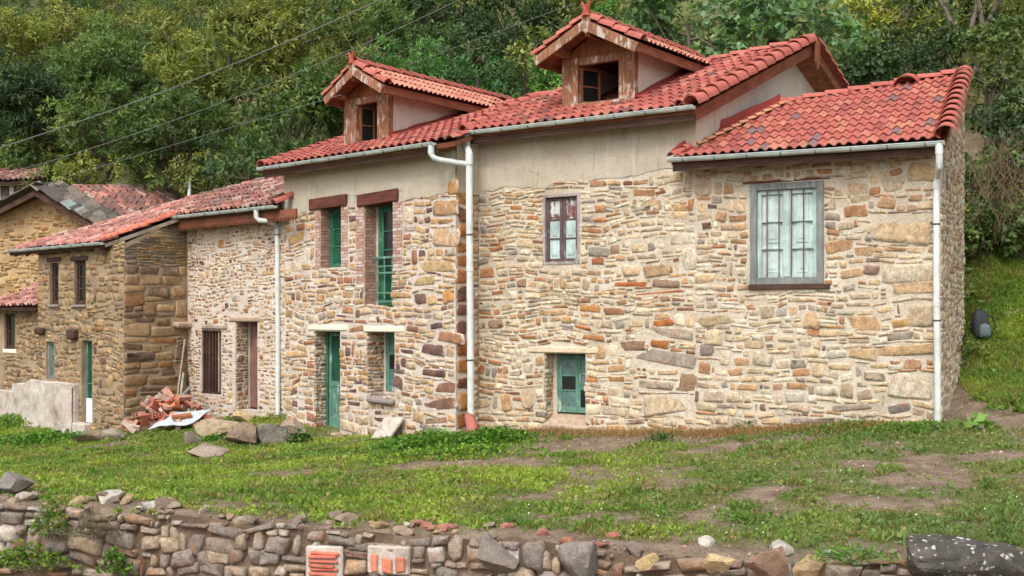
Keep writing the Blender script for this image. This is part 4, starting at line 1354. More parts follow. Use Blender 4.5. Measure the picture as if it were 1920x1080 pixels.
    m.hexa([WM.pt(a0 - .02, z0 - .12, .05), WM.pt(a1 + .06, z0 - .16, .05), WM.pt(a1 + .02, z0 + .18, -.36), WM.pt(a0, z0 + .18, -.36), WM.pt(a0 - .02, z0 - .02, .05), WM.pt(a1 + .06, z0 - .05, .05), WM.pt(a1 + .02, gb - .01, -.36), WM.pt(a0, gb - .01, -.36)])
    m.build('sill', M_ST_SILL, hM, bevel=.02)
    m = MB(); m.wbox(WM, a0 - .35, a1 + .28, z1 + .0, z1 + .13, -.36, .03); m.build('lintel', M_LINT, hM, bevel=.025)
M_ST_SILL = m_plain('sill_stone', lin(168, 146, 124), .9, .3, 10)
M_LINT = m_plain('lintel_stone', lin(206, 186, 158), .9, .22, 6)
build_M()

# ================================================================== the ochre house with green joinery
hL = thing('stone_house', (CF[0], CF[1], bz(*CF)), 'ochre stone house with green doors and windows and left hand dormer', 'house')
eL = WL.off(0.38)
lS0, lz0 = eL.pix(490, 321); lS1, lz1 = eL.pix(818, 268)
RL = Roof(eL, (lz0 + lz1) / 2 + .03, 0.34)
lA0 = RL.pix(642, 268); lA1 = RL.pix(1010, 188)
DWL, dpL = dormer_front(RL, 645, 277)
pxL = dict(pl0=645, pl1=656, o0=668, o1=707, pr0=712, pr1=729, vm=220, vs=275, vo0=265, vo1=193, vh=172, proj=.48, apex=(657, 122), eavel=(604, 184), eaver=(719, 157))

def bricks_on(W, a0, a1, z0, z1, parent, colf, bw=.25, bh=.062):
    me = None
    key = 'brickmesh'
    if key not in _tilecache:
        m = MB(); m.hexa([(-.5, -.5, -.5), (.5, -.5, -.5), (.5, .5, -.5), (-.5, .5, -.5), (-.47, -.5, .5), (.47, -.5, .5), (.47, .5, .5), (-.47, .5, .5)])
        _tilecache[key] = mesh_from('brick', m.v, m.f, M_BRICK)
    me = _tilecache[key]
    j = 0; z = z0
    while z + bh * .8 < z1:
        s = a0 - (bw / 2 if j % 2 else 0)
        while s < a1:
            q0 = max(s, a0); q1 = min(s + bw, a1)
            if q1 - q0 > .03:
                M = frame((W.d[0], W.d[1], 0), (0, 0, 1), W.pt((q0 + q1) / 2, z + bh / 2, .0))
                M = M @ Matrix.Diagonal((q1 - q0 - .012, bh - .012, .03 + random.uniform(0, .012), 1))
                put(me, M, parent, colf(), 'brick')
            s += bw
        z += bh; j += 1

def brick_door(win, W, a0, a1, z0, z1, o):
    pass

def build_L():
    zb = bz(*E_) - .7; top = RL.ze + .02
    w1 = WL.rect(600, 385, 640, 501); w2 = WL.rect(683, 380, 737, 576); d1 = WL.rect(589, 619, 638, 815); w3 = WL.rect(687, 622, 740, 748)
    holes = [w1, w2, d1, w3]
    wall = wall_sheet('wall', WL, -.02, WL.w, zb - .2, lambda s: top, holes, M_MO_L, hL, amp=.007, o=.002, seed=6)
    pb = [WL.pix(u, v) for u, v in ((533, 408), (560, 402), (600, 392), (652, 388), (690, 384), (752, 378), (800, 370), (835, 360), (857, 356))]
    pbf = linf(pb)
    bw = .30
    lint = [WL.rect(582, 374, 652, 388), WL.rect(672, 366, 748, 381)]
    brs = [(w1[0] - .16, w1[0], w1[2] - .02, w1[3]), (w1[1], w1[1] + .22, w1[2] - .06, w1[3]), (w2[0] - .26, w2[0], w2[2] + .5, w2[3]), (w2[1], w2[1] + .28, w2[2] + .8, w2[3])]
    ok = lambda S, Z: (~in_rects(S, Z, [(h[0], h[1], h[2] - .02, h[3]) for h in holes] + brs + [(d1[0] - .22, d1[1] + .26, d1[3] - .02, d1[3] + .13), (w3[0] - .1, w3[1] + .32, w3[3] - .02, w3[3] + .13), (lint[0][0], lint[0][1], lint[0][2] - .05, 99), (lint[1][0], lint[1][1], lint[1][2] - .05, 99)])) & (Z < np.interp(S, [p[0] for p in pb], [p[1] for p in pb]) - .02)
    fx = fix(WL, [(539, 441, 580, 456, (196, 146, 84)), (812, 378, 858, 404, (186, 138, 90)), (816, 425, 866, 458, (206, 164, 118)), (785, 492, 850, 515, (198, 158, 104)), (775, 523, 816, 542, (186, 152, 96)), (735, 548, 777, 562, (190, 140, 88)),
                  (779, 548, 803, 570, (118, 88, 80)), (790, 644, 838, 667, (116, 82, 74)), (816, 712, 856, 736, (148, 96, 74)), (793, 748, 856, 775, (138, 96, 80)), (818, 620, 872, 644, (172, 116, 78)), (790, 690, 834, 708, (120, 86, 74)),
                  (785, 796, 862, 818, (150, 130, 118)), (538, 655, 580, 670, (196, 156, 100)), (640, 790, 682, 818, (204, 178, 140)), (686, 798, 706, 816, (180, 150, 116)), (775, 772, 796, 795, (190, 146, 96)), (798, 778, 840, 795, (172, 132, 102)),
                  (548, 690, 592, 700, (198, 150, 96)), (640, 580, 662, 596, (180, 120, 76)), (805, 604, 830, 619, (112, 82, 76))])
    z = zb + .2; k = 0
    while z + .3 < top - .6:
        h = random.uniform(.24, .40); ln = (.26, .50)[k % 2] * random.uniform(.9, 1.15)
        if not any(f[1] > WL.w - .5 and f[2] < z + h and f[3] > z for f in fx):
            fx.append((WL.w - ln, WL.w - .005, z + .01, z + h - .01, pick([(2, lin(186, 138, 88)), (1, lin(168, 110, 68)), (1, lin(196, 160, 118))])))
        z += h; k += 1
    st = pack(0, WL.w, zb, top, ok, RUB, PAL_L, fx)
    lay_stones(WL, st, M_ST_L, wall, 270, 0.014, 0.020, 6)
    rag = lambda s: pbf(s) + (float(fbm(np.array(s * 6.), np.array(2.7), 4)) - .5) * .12
    wall_sheet('plaster', WL, -.02, WL.w, min(p[1] for p in pb) - .1, lambda s: top, [(h[0] - .1, h[1] + .1, h[2] - .1, h[3]) for h in lint], M_PLAST, hL, amp=.010, o=.016, botf=rag, step=.05, seed=7)
    # return beside the tall house, of big brown quoins
    wr = wall_sheet('return_wall', WLR, 0, WLR.w + .02, zb, lambda s: top + .25, [], M_MO_L, hL, amp=.015, seed=8)
    fxr = []
    z = zb + .3
    while z < CZ + 2.35:
        h = random.uniform(.26, .42)
        fxr.append((.005, WLR.w * random.uniform(.45, .75), z, z + h - .02, pick([(2, lin(168, 112, 70)), (1, lin(186, 134, 84)), (.6, lin(120, 84, 72))]))); z += h
    st = pack(0, WLR.w, zb, CZ + 2.4, lambda S, Z: S > -1, RUB, PAL_L, fxr)
    lay_stones(WLR, st, M_ST_L, wr, 20, 0.03, 0.02, 9, .3)
    wall_sheet('plaster', WLR, 0, WLR.w, CZ + 2.38, lambda s: top + .25, [], M_PLAST, hL, amp=.01, o=.02, seed=9)
    # jambs
    jambs(WL, w1, .30, M_MO_L, hL); jambs(WL, w2, .34, M_MO_L, hL)
    jambs(WL, d1, .36, M_MO_L, hL, PAL_L, M_ST_L, 11); jambs(WL, w3, .50, M_MO_L, hL, PAL_L, M_ST_L, 12)
    bc = lambda: jc(random.choice([lin(176, 146, 134), lin(192, 170, 158), lin(202, 186, 176), lin(168, 128, 112)]), .1)
    for (a0, a1, z0, z1) in brs: bricks_on(WL, a0, a1, z0, z1, wall, bc, .22, .066)
    for h, dp in ((w1, .28), (w2, .30)):
        J = Wall(WL.p0 + WL.d * h[0], WL.p0 + WL.d * h[0] - WL.n * dp)
        bricks_on(J, 0, dp, h[2], h[3], wall, lambda: jc(random.choice([lin(166, 126, 110), lin(158, 118, 102), lin(180, 146, 132)]), .1), .2, .066)
    for (a0, a1, z0, z1), dz in ((lint[0], .03), (lint[1], .05)):
        m = MB(); m.wbox(WL, a0, a1, z0, z1, -.3, .06, dz); m.build('lintel', M_WOODR, hL, bevel=.015)
    for (a0, a1, z1) in ((d1[0] - .20, d1[1] + .24, d1[3]), (w3[0] - .06, w3[1] + .30, w3[3])):
        m = MB(); m.wbox(WL, a0, a1, z1 - .005, z1 + .12, -.34, .028); m.build('lintel', M_LINTW, hL, bevel=.02)
    # narrow upper window
    def px_on(o, u): return WL.off(o).pix(u, 500)[0]
    o = -.24; g0 = px_on(o, 618)
    m = MB(); frame_boxes(m, WL, g0, w1[1] + .05, w1[2], w1[3] - .05, .05, o - .05, o); win = m.build('window', M_GREEN, hL, bevel=.004)
    casement(win, WL, g0 + .05, w1[1] + .03, w1[2] + .05, w1[3] - .1, [1, 1, 1], o - .01, M_GREEN, [M_GREEND], .05, .04, panel=True)
    m = MB(); m.wbox(WL, w1[0] - .02, g0, w1[2], w1[3], o - .07, o - .03); m.build('reveal_back', M_MO_L, hL)
    # tall french window with a wooden balustrade
    o = -.28; g0 = px_on(o, 709)
    m = MB(); frame_boxes(m, WL, g0, w2[1] + .05, w2[2], w2[3] - .05, .07, o - .06, o); win = m.build('window', M_GREEN, hL, bevel=.004)
    casement(win, WL, g0 + .07, w2[1] + .04, w2[2] + .07, w2[3] - .12, [1.5, .9, .9, .9], o - .01, M_GREEN, [M_GREEND, M_GLASSD, M_GLASSD, M_GLASSD], .085, .05)
    m = MB(); m.wbox(WL, w2[0] - .02, g0, w2[2], w2[3], o - .08, o - .04); m.build('reveal_back', M_MO_L, hL)
    zr = WL.pix(720, 482)[1]
    b = MB(); ob = o + .09
    for y0, y1, e in ((zr - .02, zr + .03, .02), (zr - .19, zr - .16, 0), (zr - .33, zr - .29, 0), (w2[2] + .10, w2[2] + .14, 0), (w2[2] + .28, w2[2] + .31, 0)):
        b = MB(); b.wbox(WL, g0 - e, w2[1] + .02, y0, y1, ob - .03 - e, ob + e); b.build('rail', M_GREENP, win, bevel=.005)
    for i in range(4):
        s = g0 + .05 + i * (w2[1] - g0 - .06) / 3
        b = MB(); b.tube([WL.pt(s, w2[2] + .14, ob - .015), WL.pt(s, w2[2] + .42, ob - .015), WL.pt(s, zr - .45, ob - .015), WL.pt(s, zr - .02, ob - .015)], [.016, .022, .014, .02], 8); b.build('baluster', M_GREENP, win)
    # door: narrow green leaf, glazed upper half
    o = -.30; g0 = px_on(o, 611)
    m = MB(); m.wbox(WL, g0, g0 + .06, d1[2] + .02, d1[3], o - .06, o); m.wbox(WL, g0 + .06, d1[1] + .05, d1[3] - .05, d1[3], o - .06, o - .003)
    dr = m.build('door', M_GREEN, hL, bevel=.004)
    m = MB(); a0, a1 = g0 + .065, d1[1] + .06; zz0, zz1 = d1[2] + .06, d1[3] - .06; zmid = WL.pix(620, 722)[1]
    frame_boxes(m, WL, a0, a1, zz0, zz1, .07, o - .09, o - .04)
    m.wbox(WL, a0 + .07, a1 - .07, zmid - .06, zmid + .06, o - .09, o - .042)
    for i in range(3): m.wbox(WL, a0 + .07 + i * (a1 - a0 - .14) / 3 + .003, a0 + .07 + (i + 1) * (a1 - a0 - .14) / 3 - .003, zz0 + .07, zmid - .06, o - .085, o - .055)
    m.build('leaf', M_GREENP, dr, bevel=.004)
    m = MB(); m.wbox(WL, a0 + .07, a1 - .07, zmid + .06, zz1 - .07, o - .075, o - .065); m.build('pane', M_GREEND, dr)
    m = MB(); m.wbox(WL, d1[0] - .02, g0, d1[2], d1[3], o - .09, o - .04); m.build('reveal_back', M_MO_L, hL)
    m = MB(); m.wbox(WL, d1[0] - .1, d1[1] + .1, d1[2] - .2, d1[2] + .03, -.45, .12); m.build('threshold', M_ST_SILL, hL, bevel=.02)
    # lower window
    o = -.42; g0 = px_on(o, 723); zlo = WL.off(o).pix(730, 733)[1]
    m = MB(); frame_boxes(m, WL, g0, w3[1] + .1, zlo, w3[3] - .02, .05, o - .05, o); win = m.build('window', M_GREENP, hL, bevel=.004)
    casement(win, WL, g0 + .05, w3[1] + .08, zlo + .05, w3[3] - .07, [1, 1, 1], o - .005, M_GREENP, [M_GLASSB, M_GLASSD, M_GLASSB], .05, .04)
    m = MB(); m.wbox(WL, w3[0] - .02, g0, w3[2], w3[3], o - .08, o - .04); m.wbox(WL, g0, w3[1] + .03, w3[2], zlo, o - .08, o - .02); m.build('reveal_back', M_MO_L, hL)
    m = MB(); m.hexa([WL.pt(w3[0] + .1, w3[2] - .10, .10), WL.pt(w3[1] + .03, w3[2] - .12, .12), WL.pt(w3[1] + .03, w3[2] - .08, -.42), WL.pt(w3[0], w3[2] - .08, -.42), WL.pt(w3[0] + .06, w3[2] - .0, .10), WL.pt(w3[1] + .02, w3[2] - .02, .12), WL.pt(w3[1] + .03, w3[2] + .03, -.42), WL.pt(w3[0], w3[2] + .05, -.42)])
    m.build('sill', M_ST_SILLD, hL, bevel=.03)
    # rear and left body
    p2 = PERP
    m = MB(); far0 = E_ + p2 * 7.0; far1 = CF + p2 * 7.0
    zt0 = top; zr_ = RL.pos(*lA0)[2]
    m.add([(*E_, zb), (*far0, zb), (*far0, zt0), (*(E_ + p2 * 3.4), zr_), (*E_, zt0)], [(0, 1, 2, 3, 4)])
    m.add([(*far0, zb), (*far1, zb), (*far1, zt0), (*far0, zt0)], [(0, 1, 2, 3)])
    m.build('rear_body', M_PLAST, hL)
    # roof
    k1 = lA1[1]
    mvec = (lA0[0] - lS0) / max(lA0[1], .1)
    PL1 = (lS1 + mvec * k1, k1)
    ridge0 = (lS0 + mvec * k1, k1)
    poly = [(lS0, 0), (lS1 + .45, 0), (PL1[0] + .5, k1), ridge0]
    rf = deck(hL, RL, poly, M_WOODH, .08, -.03, 'roof')
    m = MB(); q0 = RL.pos(*ridge0); q1 = RL.pos(PL1[0] + .5, k1); dd = np.array([-WL.n[0], -WL.n[1], -.34]) * 3.4
    m.add([q0, q1, q1 + dd, q0 + dd], [(0, 1, 2, 3)]); m.build('rear_slope', M_WOODH, rf)
    dL, (l0, r1, zs) = build_dormer(hL, RL, DWL, pxL, 'l')
    def rk(p): q = np.array(p[:2]) - RL.W.p0; return (float(np.dot(q, RL.W.d)), float(-np.dot(q, RL.W.n)))
    f0 = np.array(DWL.pt(l0, 0)[:2]); f1 = np.array(DWL.pt(r1, 0)[:2])
    foot = [rk(f0), rk(f1), rk(f1 + PERP * 2.6), rk(f0 + PERP * 2.6)]
    w = (lS1 - lS0 - .1) / 24
    tile_field(rf, RL, [(lS0 + .1, -.01), (lS1 + .4, -.01), (PL1[0] + .4, k1), (ridge0[0] + .1, k1)], w, .33, M_TILE, M_TILE_S, col_mid, (mvec, 1.0), [foot], 240, s_off=lS0 + .12)
    dx = (WL.d[0], WL.d[1], 0)
    tile_run(rf, RL.pos(lS0 + .04, -.02, .05), RL.pos(ridge0[0] + .04, k1 - .02, .05), .12, .36, M_TILE, col_ridge, x=dx, arc=190)
    tile_run(rf, RL.pos(*ridge0, .03), RL.pos(PL1[0] + .5, k1, .03), .095, .4, M_TILE, col_ridge)
    m = MB(); vs = []
    for i in range(11):
        p = f1 + PERP * (i * .27); s, k = rk(p); z = RL.pos(s, k, .05)
        h = .12 + random.uniform(-.02, .02)
        vs += [z + np.array([WL.d[0], WL.d[1], 0]) * .22 + np.array([0, 0, .04]), z + np.array([0, 0, .06]), z + np.array([0, 0, h])]
    fs = []
    for i in range(10):
        for k in range(2): fs.append((i * 3 + k, i * 3 + k + 1, i * 3 + k + 4, i * 3 + k + 3))
    ob_ = m.add(vs, fs).build('flashing', M_FLASH, rf); ob_.modifiers.new('s', 'SOLIDIFY').thickness = .015
    m = MB(); m.wbox(eL, lS0 + .05, lS1, RL.ze - .20, RL.ze - .08, -.08, -.03); m.build('fascia', M_WOODD, rf)
    m = MB(); m.wbox(WL, -.2, WL.w, RL.ze - .11, RL.ze - .03, .03, .32); m.build('soffit', M_WOODH, rf)
    m = MB(); m.beam(Vector(RL.pos(lS0 + .03, .02, -.12)), Vector(RL.pos(ridge0[0] + .03, k1, -.12)), .05, .16, RL.N); m.build('verge_board', M_WOODH, rf)
    gutter(rf, eL, lS0 - .03, lS1, RL.ze + .0, .055, .06, 0.0)
    # short swan neck from this gutter into the tall pipe
    zt = RL.ze - .05
    e = eL.pt(lS1 - .08, zt, .055)
    j = at(880, 300, 21.15)
    pts = [e, (e[0], e[1], zt - .16), (e[0] + .05, e[1], zt - .23), (e[0] + .15, e[1], zt - .27), (j[0], j[1], float(zt - .36))]
    downpipe(hL, pts, .055, [], M_GUT, [(pts[0], pts[1])])
M_LINTW = m_plain('lintel_limewashed', lin(224, 212, 192), .9, .14, 8)
M_ST_SILLD = m_plain('sill_slate', lin(132, 122, 118), .85, .25, 14)
build_L()
# ================================================================== the low pale house with the barred window
hN = thing('stone_house', (G_[0], G_[1], bz(*G_)), 'low pale rubble house with wooden barred window and old tiled roof', 'house')
hP = thing('stone_house', (PF[0], PF[1], bz(*PF)), 'brown stone house with large corner blocks standing forward at the left', 'house')
eN = WN.off(0.42)
nS0, nz0 = eN.pix(327, 408); nS1, nz1 = eN.pix(520, 391)
RN = Roof(eN, (nz0 + nz1) / 2 + .03, .44)
nTop1 = RN.pix(536, 330); nTop0 = RN.pix(352, 377)
pl_e0 = RN.pix(27, 466); pl_e1 = RN.pix(182, 460)

def build_N():
    zb = bz(*G_) - .5; top = RN.ze + .05
    wi = WN.rect(376, 619, 413, 740); do = WN.rect(440, 602, 481, 772)
    holes = [wi, do]
    wall = wall_sheet('wall', WN, 0, WN.w, zb - .3, lambda s: top, holes, M_MO_L, hN, amp=.010, seed=14, o=-.028)
    ok = lambda S, Z: ~in_rects(S, Z, [(wi[0] - .02, wi[1] + .02, wi[2] - .03, wi[3] + .12), (do[0] - .15, do[1] + .04, do[2] - .03, do[3] + .1)])
    fx = fix(WN, [(405, 447, 420, 466, (196, 134, 66)), (400, 596, 412, 610, (190, 120, 66)), (470, 455, 486, 464, (190, 150, 100)), (490, 512, 515, 522, (196, 154, 100))])
    st = [s for s in pack(0, WN.w, zb, top, ok, [(2, .14, .30, .08, .14), (2, .10, .22, .07, .13), (1, .07, .14, .07, .12)], PAL_L, fx) if random.random() < .88]
    lay_stones(WN.off(-.03), st, M_ST_L, wall, 200, .026, .018, 14)
    jambs(WN.off(-.03), do, .42, M_MO_L, hN, PAL_P, M_ST_L, 15); jambs(WN.off(-.03), wi, .3, M_MO_L, hN)
    # barred window
    a0, a1, z0, z1 = wi
    m = MB(); m.wbox(WN, a0 - .02, a1 + .02, z1 - .03, z1 + .04, -.2, -.03); m.wbox(WN, a0 - .02, a1 + .02, z0 - .02, z0 + .04, -.2, -.03)
    win = m.build('window', M_WOODD, hN, kind=None)
    for i in range(7):
        s = a0 + .03 + i * (a1 - a0 - .06) / 6
        b = MB(); b.wbox(WN, s - .024, s + .024, z0 + .04, z1 - .03, -.11, -.055); b.build('bar', M_WOODGL if i == 5 else M_WOODD, win, bevel=.008)
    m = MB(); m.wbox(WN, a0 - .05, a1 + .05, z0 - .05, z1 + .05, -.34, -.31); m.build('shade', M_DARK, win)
    m = MB(); m.wbox(WN, a0 + .03, a1 + .30, z1 + .02, z1 + .13, -.25, .02); m.build('lintel', M_WOODGL, hN, bevel=.03)
    # doorway with a brown leaf standing ajar
    a0, a1, z0, z1 = do
    o = -.34; g0 = WN.off(o).pix(465, 690)[0]
    m = MB(); m.wbox(WN, g0, g0 + .07, z0 + .03, z1, o - .06, o); dr = m.build('door', M_WOODGL, hN, bevel=.006)
    for i in range(3):
        b = MB(); w = (a1 + .05 - g0 - .07) / 3
        b.wbox(WN, g0 + .07 + i * w + .003, g0 + .07 + (i + 1) * w - .003, z0 + .04, z1, o - .07 - .01 * (i % 2), o - .03 - .01 * (i % 2)); b.build('plank', M_BROWND, dr, bevel=.004)
    m = MB(); m.wbox(WN, a0 - .02, g0, z0, z1, o - .09, o - .05); m.build('reveal_back', M_MO_L, hN)
    m = MB(); m.wbox(WN, a0 - .25, a1 + .1, z1 - .02, z1 + .10, -.3, .01); m.build('lintel', M_ST_SILL, hN, bevel=.03)
    # roof
    rf = deck(hN, RN, [(nS0, 0), (nS1, 0), nTop1, nTop0, (pl_e0[0] + (nTop0[0] - pl_e0[0]) * .45, pl_e0[1] + (nTop0[1] - pl_e0[1]) * .45)], M_WOODD, .08, -.03, 'roof')
    poly = [(nS0 + .02, -.01), (nS1 - .14, -.01), (nTop1[0], nTop1[1]), (nTop0[0], nTop0[1]), (nTop0[0] - (nTop0[1]) * .78, .0)]
    w = (nS1 - nS0 - .14) / 21
    skew = (.52, 1.0)
    tile_field(rf, RN, [(nS0 + .02, -.01), (nS1 - .14, -.01), (nTop1[0] + .2, nTop1[1]), (nTop0[0], nTop0[1])], w, .36, M_TILE_O, M_TILE_OS, col_old, None, (), 240, old=True)
    dx = (WN.d[0], WN.d[1], 0)
    tile_run(rf, RN.pos(nS1 - .06, -.02, .05), RN.pos(nS1 - .02, .62, .07), .10, .34, M_TILE, col_ridge, x=dx, arc=190)
    tile_run(rf, RN.pos(*nTop0, .02), RN.pos(*nTop1, .02), .09, .4, M_TILE_O, col_old)
    # brown fascia with a saw-tooth edge
    m = MB(); z = RN.ze
    m.wbox(eN, nS0 + .02, nS1 + .55, z - .26, z - .08, -.12, -.08); m.build('fascia', M_WOODH, rf)
    n = 52
    for i in range(n):
        s0 = nS0 + .02 + (nS1 + .53 - nS0) * i / n; s1 = nS0 + .02 + (nS1 + .53 - nS0) * (i + .96) / n
        t = MB(); t.prism([eN.pt(s0, z - .258, -.118), eN.pt(s1, z - .258, -.118), eN.pt((s0 + s1) / 2, z - .33, -.118)], (eN.n[0] * .03, eN.n[1] * .03, 0)); t.build('fascia_tooth', M_WOODH, rf)
    m = MB(); m.wbox(WN, .0, WN.w, z - .10, z - .03, -.02, .32); m.build('soffit', M_WOODD, rf)
    gutter(rf, eN, nS0 - .02, nS1 + .0, z + .005, .05, .058, 0.0)
    e = eN.pt(eN.pix(484, 400)[0], z - .05, .05)
    b0 = at(520, 424, 25.1)
    pts = [e, (e[0], e[1], z - .20), (e[0] + .06, e[1] + .02, z - .27), (e[0] + .25, e[1] + .0, z - .28), (b0[0], b0[1], float(z - .36)), at(520, 430, 25.02), at(521, 600, 25.02), at(521, 778, 24.98)]
    downpipe(hN, pts, .055, [at(520.5, 660, 25.02), at(521, 735, 25.0), at(520, 440, 25.02)], M_PIPE)
    # rear
    m = MB(); f0 = G_ + PERP * 6; f1 = E_ + PERP * 6
    m.add([(*f0, zb), (*f1, zb), (*f1, top), (*f0, top)], [(0, 1, 2, 3)]); m.build('rear_body', M_PLAST, hN)
build_N()

# ================================================================== the brown house standing forward
def build_P():
    zb = bz(*PF) - .8; top = CZ + 1.72
    h1 = WP.rect(93, 492, 110, 571); h2 = WP.rect(139, 490, 161, 571); h3 = WP.rect(86, 640, 102, 712); h4 = WP.rect(153, 638, 173, 796)
    holes = [h1, h2, h3, h4]
    wall = wall_sheet('wall', WP, 0, WP.w, zb - .3, lambda s: top, holes, M_MO_P, hP, amp=.014, o=.0, seed=17)
    ok = lambda S, Z: ~in_rects(S, Z, [(h[0] - .03, h[1] + .03, h[2] - .04, h[3] + .06) for h in holes])
    st = [s for s in pack(0, WP.w, zb, top, ok, RUB, PAL_P) if random.random() < .9]
    lay_stones(WP, st, M_ST_P, wall, 130, .018, .024, 17)
    for h in holes: jambs(WP, h, .35, M_MO_P, hP)
    # flank of large squared blocks, thin slabs under the verge
    tf = linf([(0, CZ + 1.72), (WPR.w, CZ + 2.5)])
    ws = wall_sheet('side_wall', WPR, 0, WPR.w + .02, zb - .3, tf, [], M_MO_P, hP, amp=.008, o=-.002, seed=18)
    ok = lambda S, Z: Z < np.interp(S, [0, WPR.w], [CZ + 1.66, CZ + 2.46])
    okl = lambda S, Z: ok(S, Z) & (Z < CZ + 1.25)
    okh = lambda S, Z: ok(S, Z) & (Z >= CZ + 1.25)
    st = pack(0, WPR.w, zb, CZ + 1.25, okl, [(3, .50, 1.0, .20, .30), (2, .35, .7, .14, .22), (1, .3, .7, .09, .13)], PAL_P)
    st += pack(0, WPR.w, CZ + 1.25, CZ + 2.6, okh, [(3, .3, .6, .04, .08), (1, .2, .4, .07, .12)], [(2, lin(132, 122, 106)), (1, lin(150, 124, 88)), (1, lin(110, 102, 94))])
    lay_stones(WPR, st, M_ST_P, ws, 120, .014, .022, 18, .5)
    # windows and door
    for h, mat, pn in ((h1, M_WOODD, M_GLASSD), (h2, M_WOODD, M_GLASSD), (h3, M_WOODG, M_GLASSB)):
        m = MB(); frame_boxes(m, WP, h[0], h[1], h[2], h[3], .06, -.16, -.06); win = m.build('window', mat, hP, bevel=.005)
        mid = (h[0] + h[1]) / 2
        casement(win, WP, h[0] + .06, h[1] - .06, h[2] + .06, h[3] - .06, [1, 1, 1], -.09, mat, [pn], .045, .04)
    for h in (h1, h2):
        m = MB(); m.wbox(WP, h[0] - .15, h[1] + .15, h[3], h[3] + .12, -.2, .03); m.build('lintel', M_WOODD, hP, bevel=.015)
        m = MB(); m.wbox(WP, h[0] - .04, h[1] + .04, h[2] - .07, h[2], -.2, .06); m.build('sill', M_ST_SILLD, hP, bevel=.015)
    a0, a1, z0, z1 = h4
    m = MB(); frame_boxes(m, WP, a0, a1, z0, z1, .05, -.22, -.12); dr = m.build('door', M_GREENP, hP, bevel=.005)
    zq = WP.pix(163, 748)[1]
    for i in range(4):
        w = (a1 - a0 - .1) / 4
        b = MB(); b.wbox(WP, a0 + .05 + i * w + .003, a0 + .05 + (i + 1) * w - .003, zq, z1 - .05, -.19, -.15 - .006 * (i % 2)); b.build('plank', M_GREEND, dr)
    b = MB(); b.wbox(WP, a0 + .03, a1 - .03, z0 + .02, zq, -.18, -.10); b.build('lower_panel', M_WHITE, dr, bevel=.005)
    zt = WP.pix(163, 720)[1]
    b = MB(); b.wbox(WP, a0 + .05, a1 - .05, zt - .012, zt + .012, -.15, -.13); b.build('cross_bar', M_GREENP, dr)
    # roof plane shared with the low house: gutter, verge, tiles
    ze_k = min(pl_e0[1], pl_e1[1]) - .0
    k0 = (pl_e0[1] + pl_e1[1]) / 2
    vtop = (nS0 + .10, 0.02)
    poly = [(pl_e0[0], k0), (pl_e1[0], k0), vtop, (nTop0[0], nTop0[1])]
    rf = deck(hP, RN, [(p[0], p[1]) for p in poly], M_WOODD, .09, -.05, 'roof')
    RP = Roof(Wall(RN.W.p0 - RN.W.n * k0, RN.W.p1 - RN.W.n * k0), RN.ze + k0 * RN.t, RN.t)
    pp = [(p[0], p[1] - k0) for p in poly]
    w = (pp[1][0] - pp[0][0]) / 22
    sk = (pp[2][0] - pp[1][0], pp[2][1])
    tile_field(rf, RP, [(pp[0][0], -.01), (pp[1][0] - .1, -.01), (pp[2][0] - .08, pp[2][1]), (pp[3][0], pp[3][1])], w, .36, M_TILE_O, M_TILE_OS, col_pink, sk, (), 280, old=True)
    dx = (WP.d[0], WP.d[1], 0)
    tile_run(rf, RP.pos(pp[1][0] - .05, .0, .05), RP.pos(pp[2][0] - .03, pp[2][1], .05), .10, .38, M_TILE_O, lambda i, j: jc(lin(206, 116, 92)), x=dx, arc=180)
    a = Vector(RP.pos(pp[1][0] + .0, .0, -.07)); b = Vector(RP.pos(pp[2][0] + .02, pp[2][1], -.07))
    m = MB(); m.beam(a, b, .06, .08, RP.N); m.build('verge_board', M_WOODGL, rf)
    m = MB(); m.beam(a + Vector((-.25, .1, -.15)), b + Vector((-.25, .1, -.15)), .12, .14, RP.N); m.build('rafter', M_WOODD, rf)
    # rafter feet under the gutter
    for i in range(8):
        s = pp[0][0] + .2 + i * (pp[1][0] - pp[0][0] - .4) / 7
        m = MB(); m.beam(RP.pos(s, .02, -.14), RP.pos(s + .1, .7, -.14), .09, .09, RP.N); m.build('rafter', M_WOODD, rf)
    gutter(rf, RP.W, pp[0][0] - .02, pp[1][0] + .02, RP.ze + .0, .05, .058, 0.0)
    # left flank and back
    m = MB(); f0 = PL + PERP * 6; f1 = PF + PERP * 6
    m.add([(*PL, zb), (*f0, zb), (*f0, top + 1.5), (*(PL + PERP * 3.5), top + 1.3), (*PL, top)], [(0, 1, 2, 3, 4)]); m.build('rear_body', M_STUCCO, hP)
    # stone corbels
    for (u0, v0, u1, v1) in ((70, 614, 90, 627), (130, 617, 152, 637)):
        q = WP.rect(u0, v0, u1, v1)
        m = MB(); m.wbox(WP, q[0] + .12, q[1] - .12, q[2], q[3], -.1, .16); m.build('beam_end', M_WOODD, hP, bevel=.04)
build_P()
q = WN.rect(332, 603, 358, 615)
m = MB(); m.wbox(WPR, WPR.w - .42, WPR.w + .1, q[2], q[3], -.05, .20); m.build('corbel', M_ST_SILL, hP, bevel=.05)

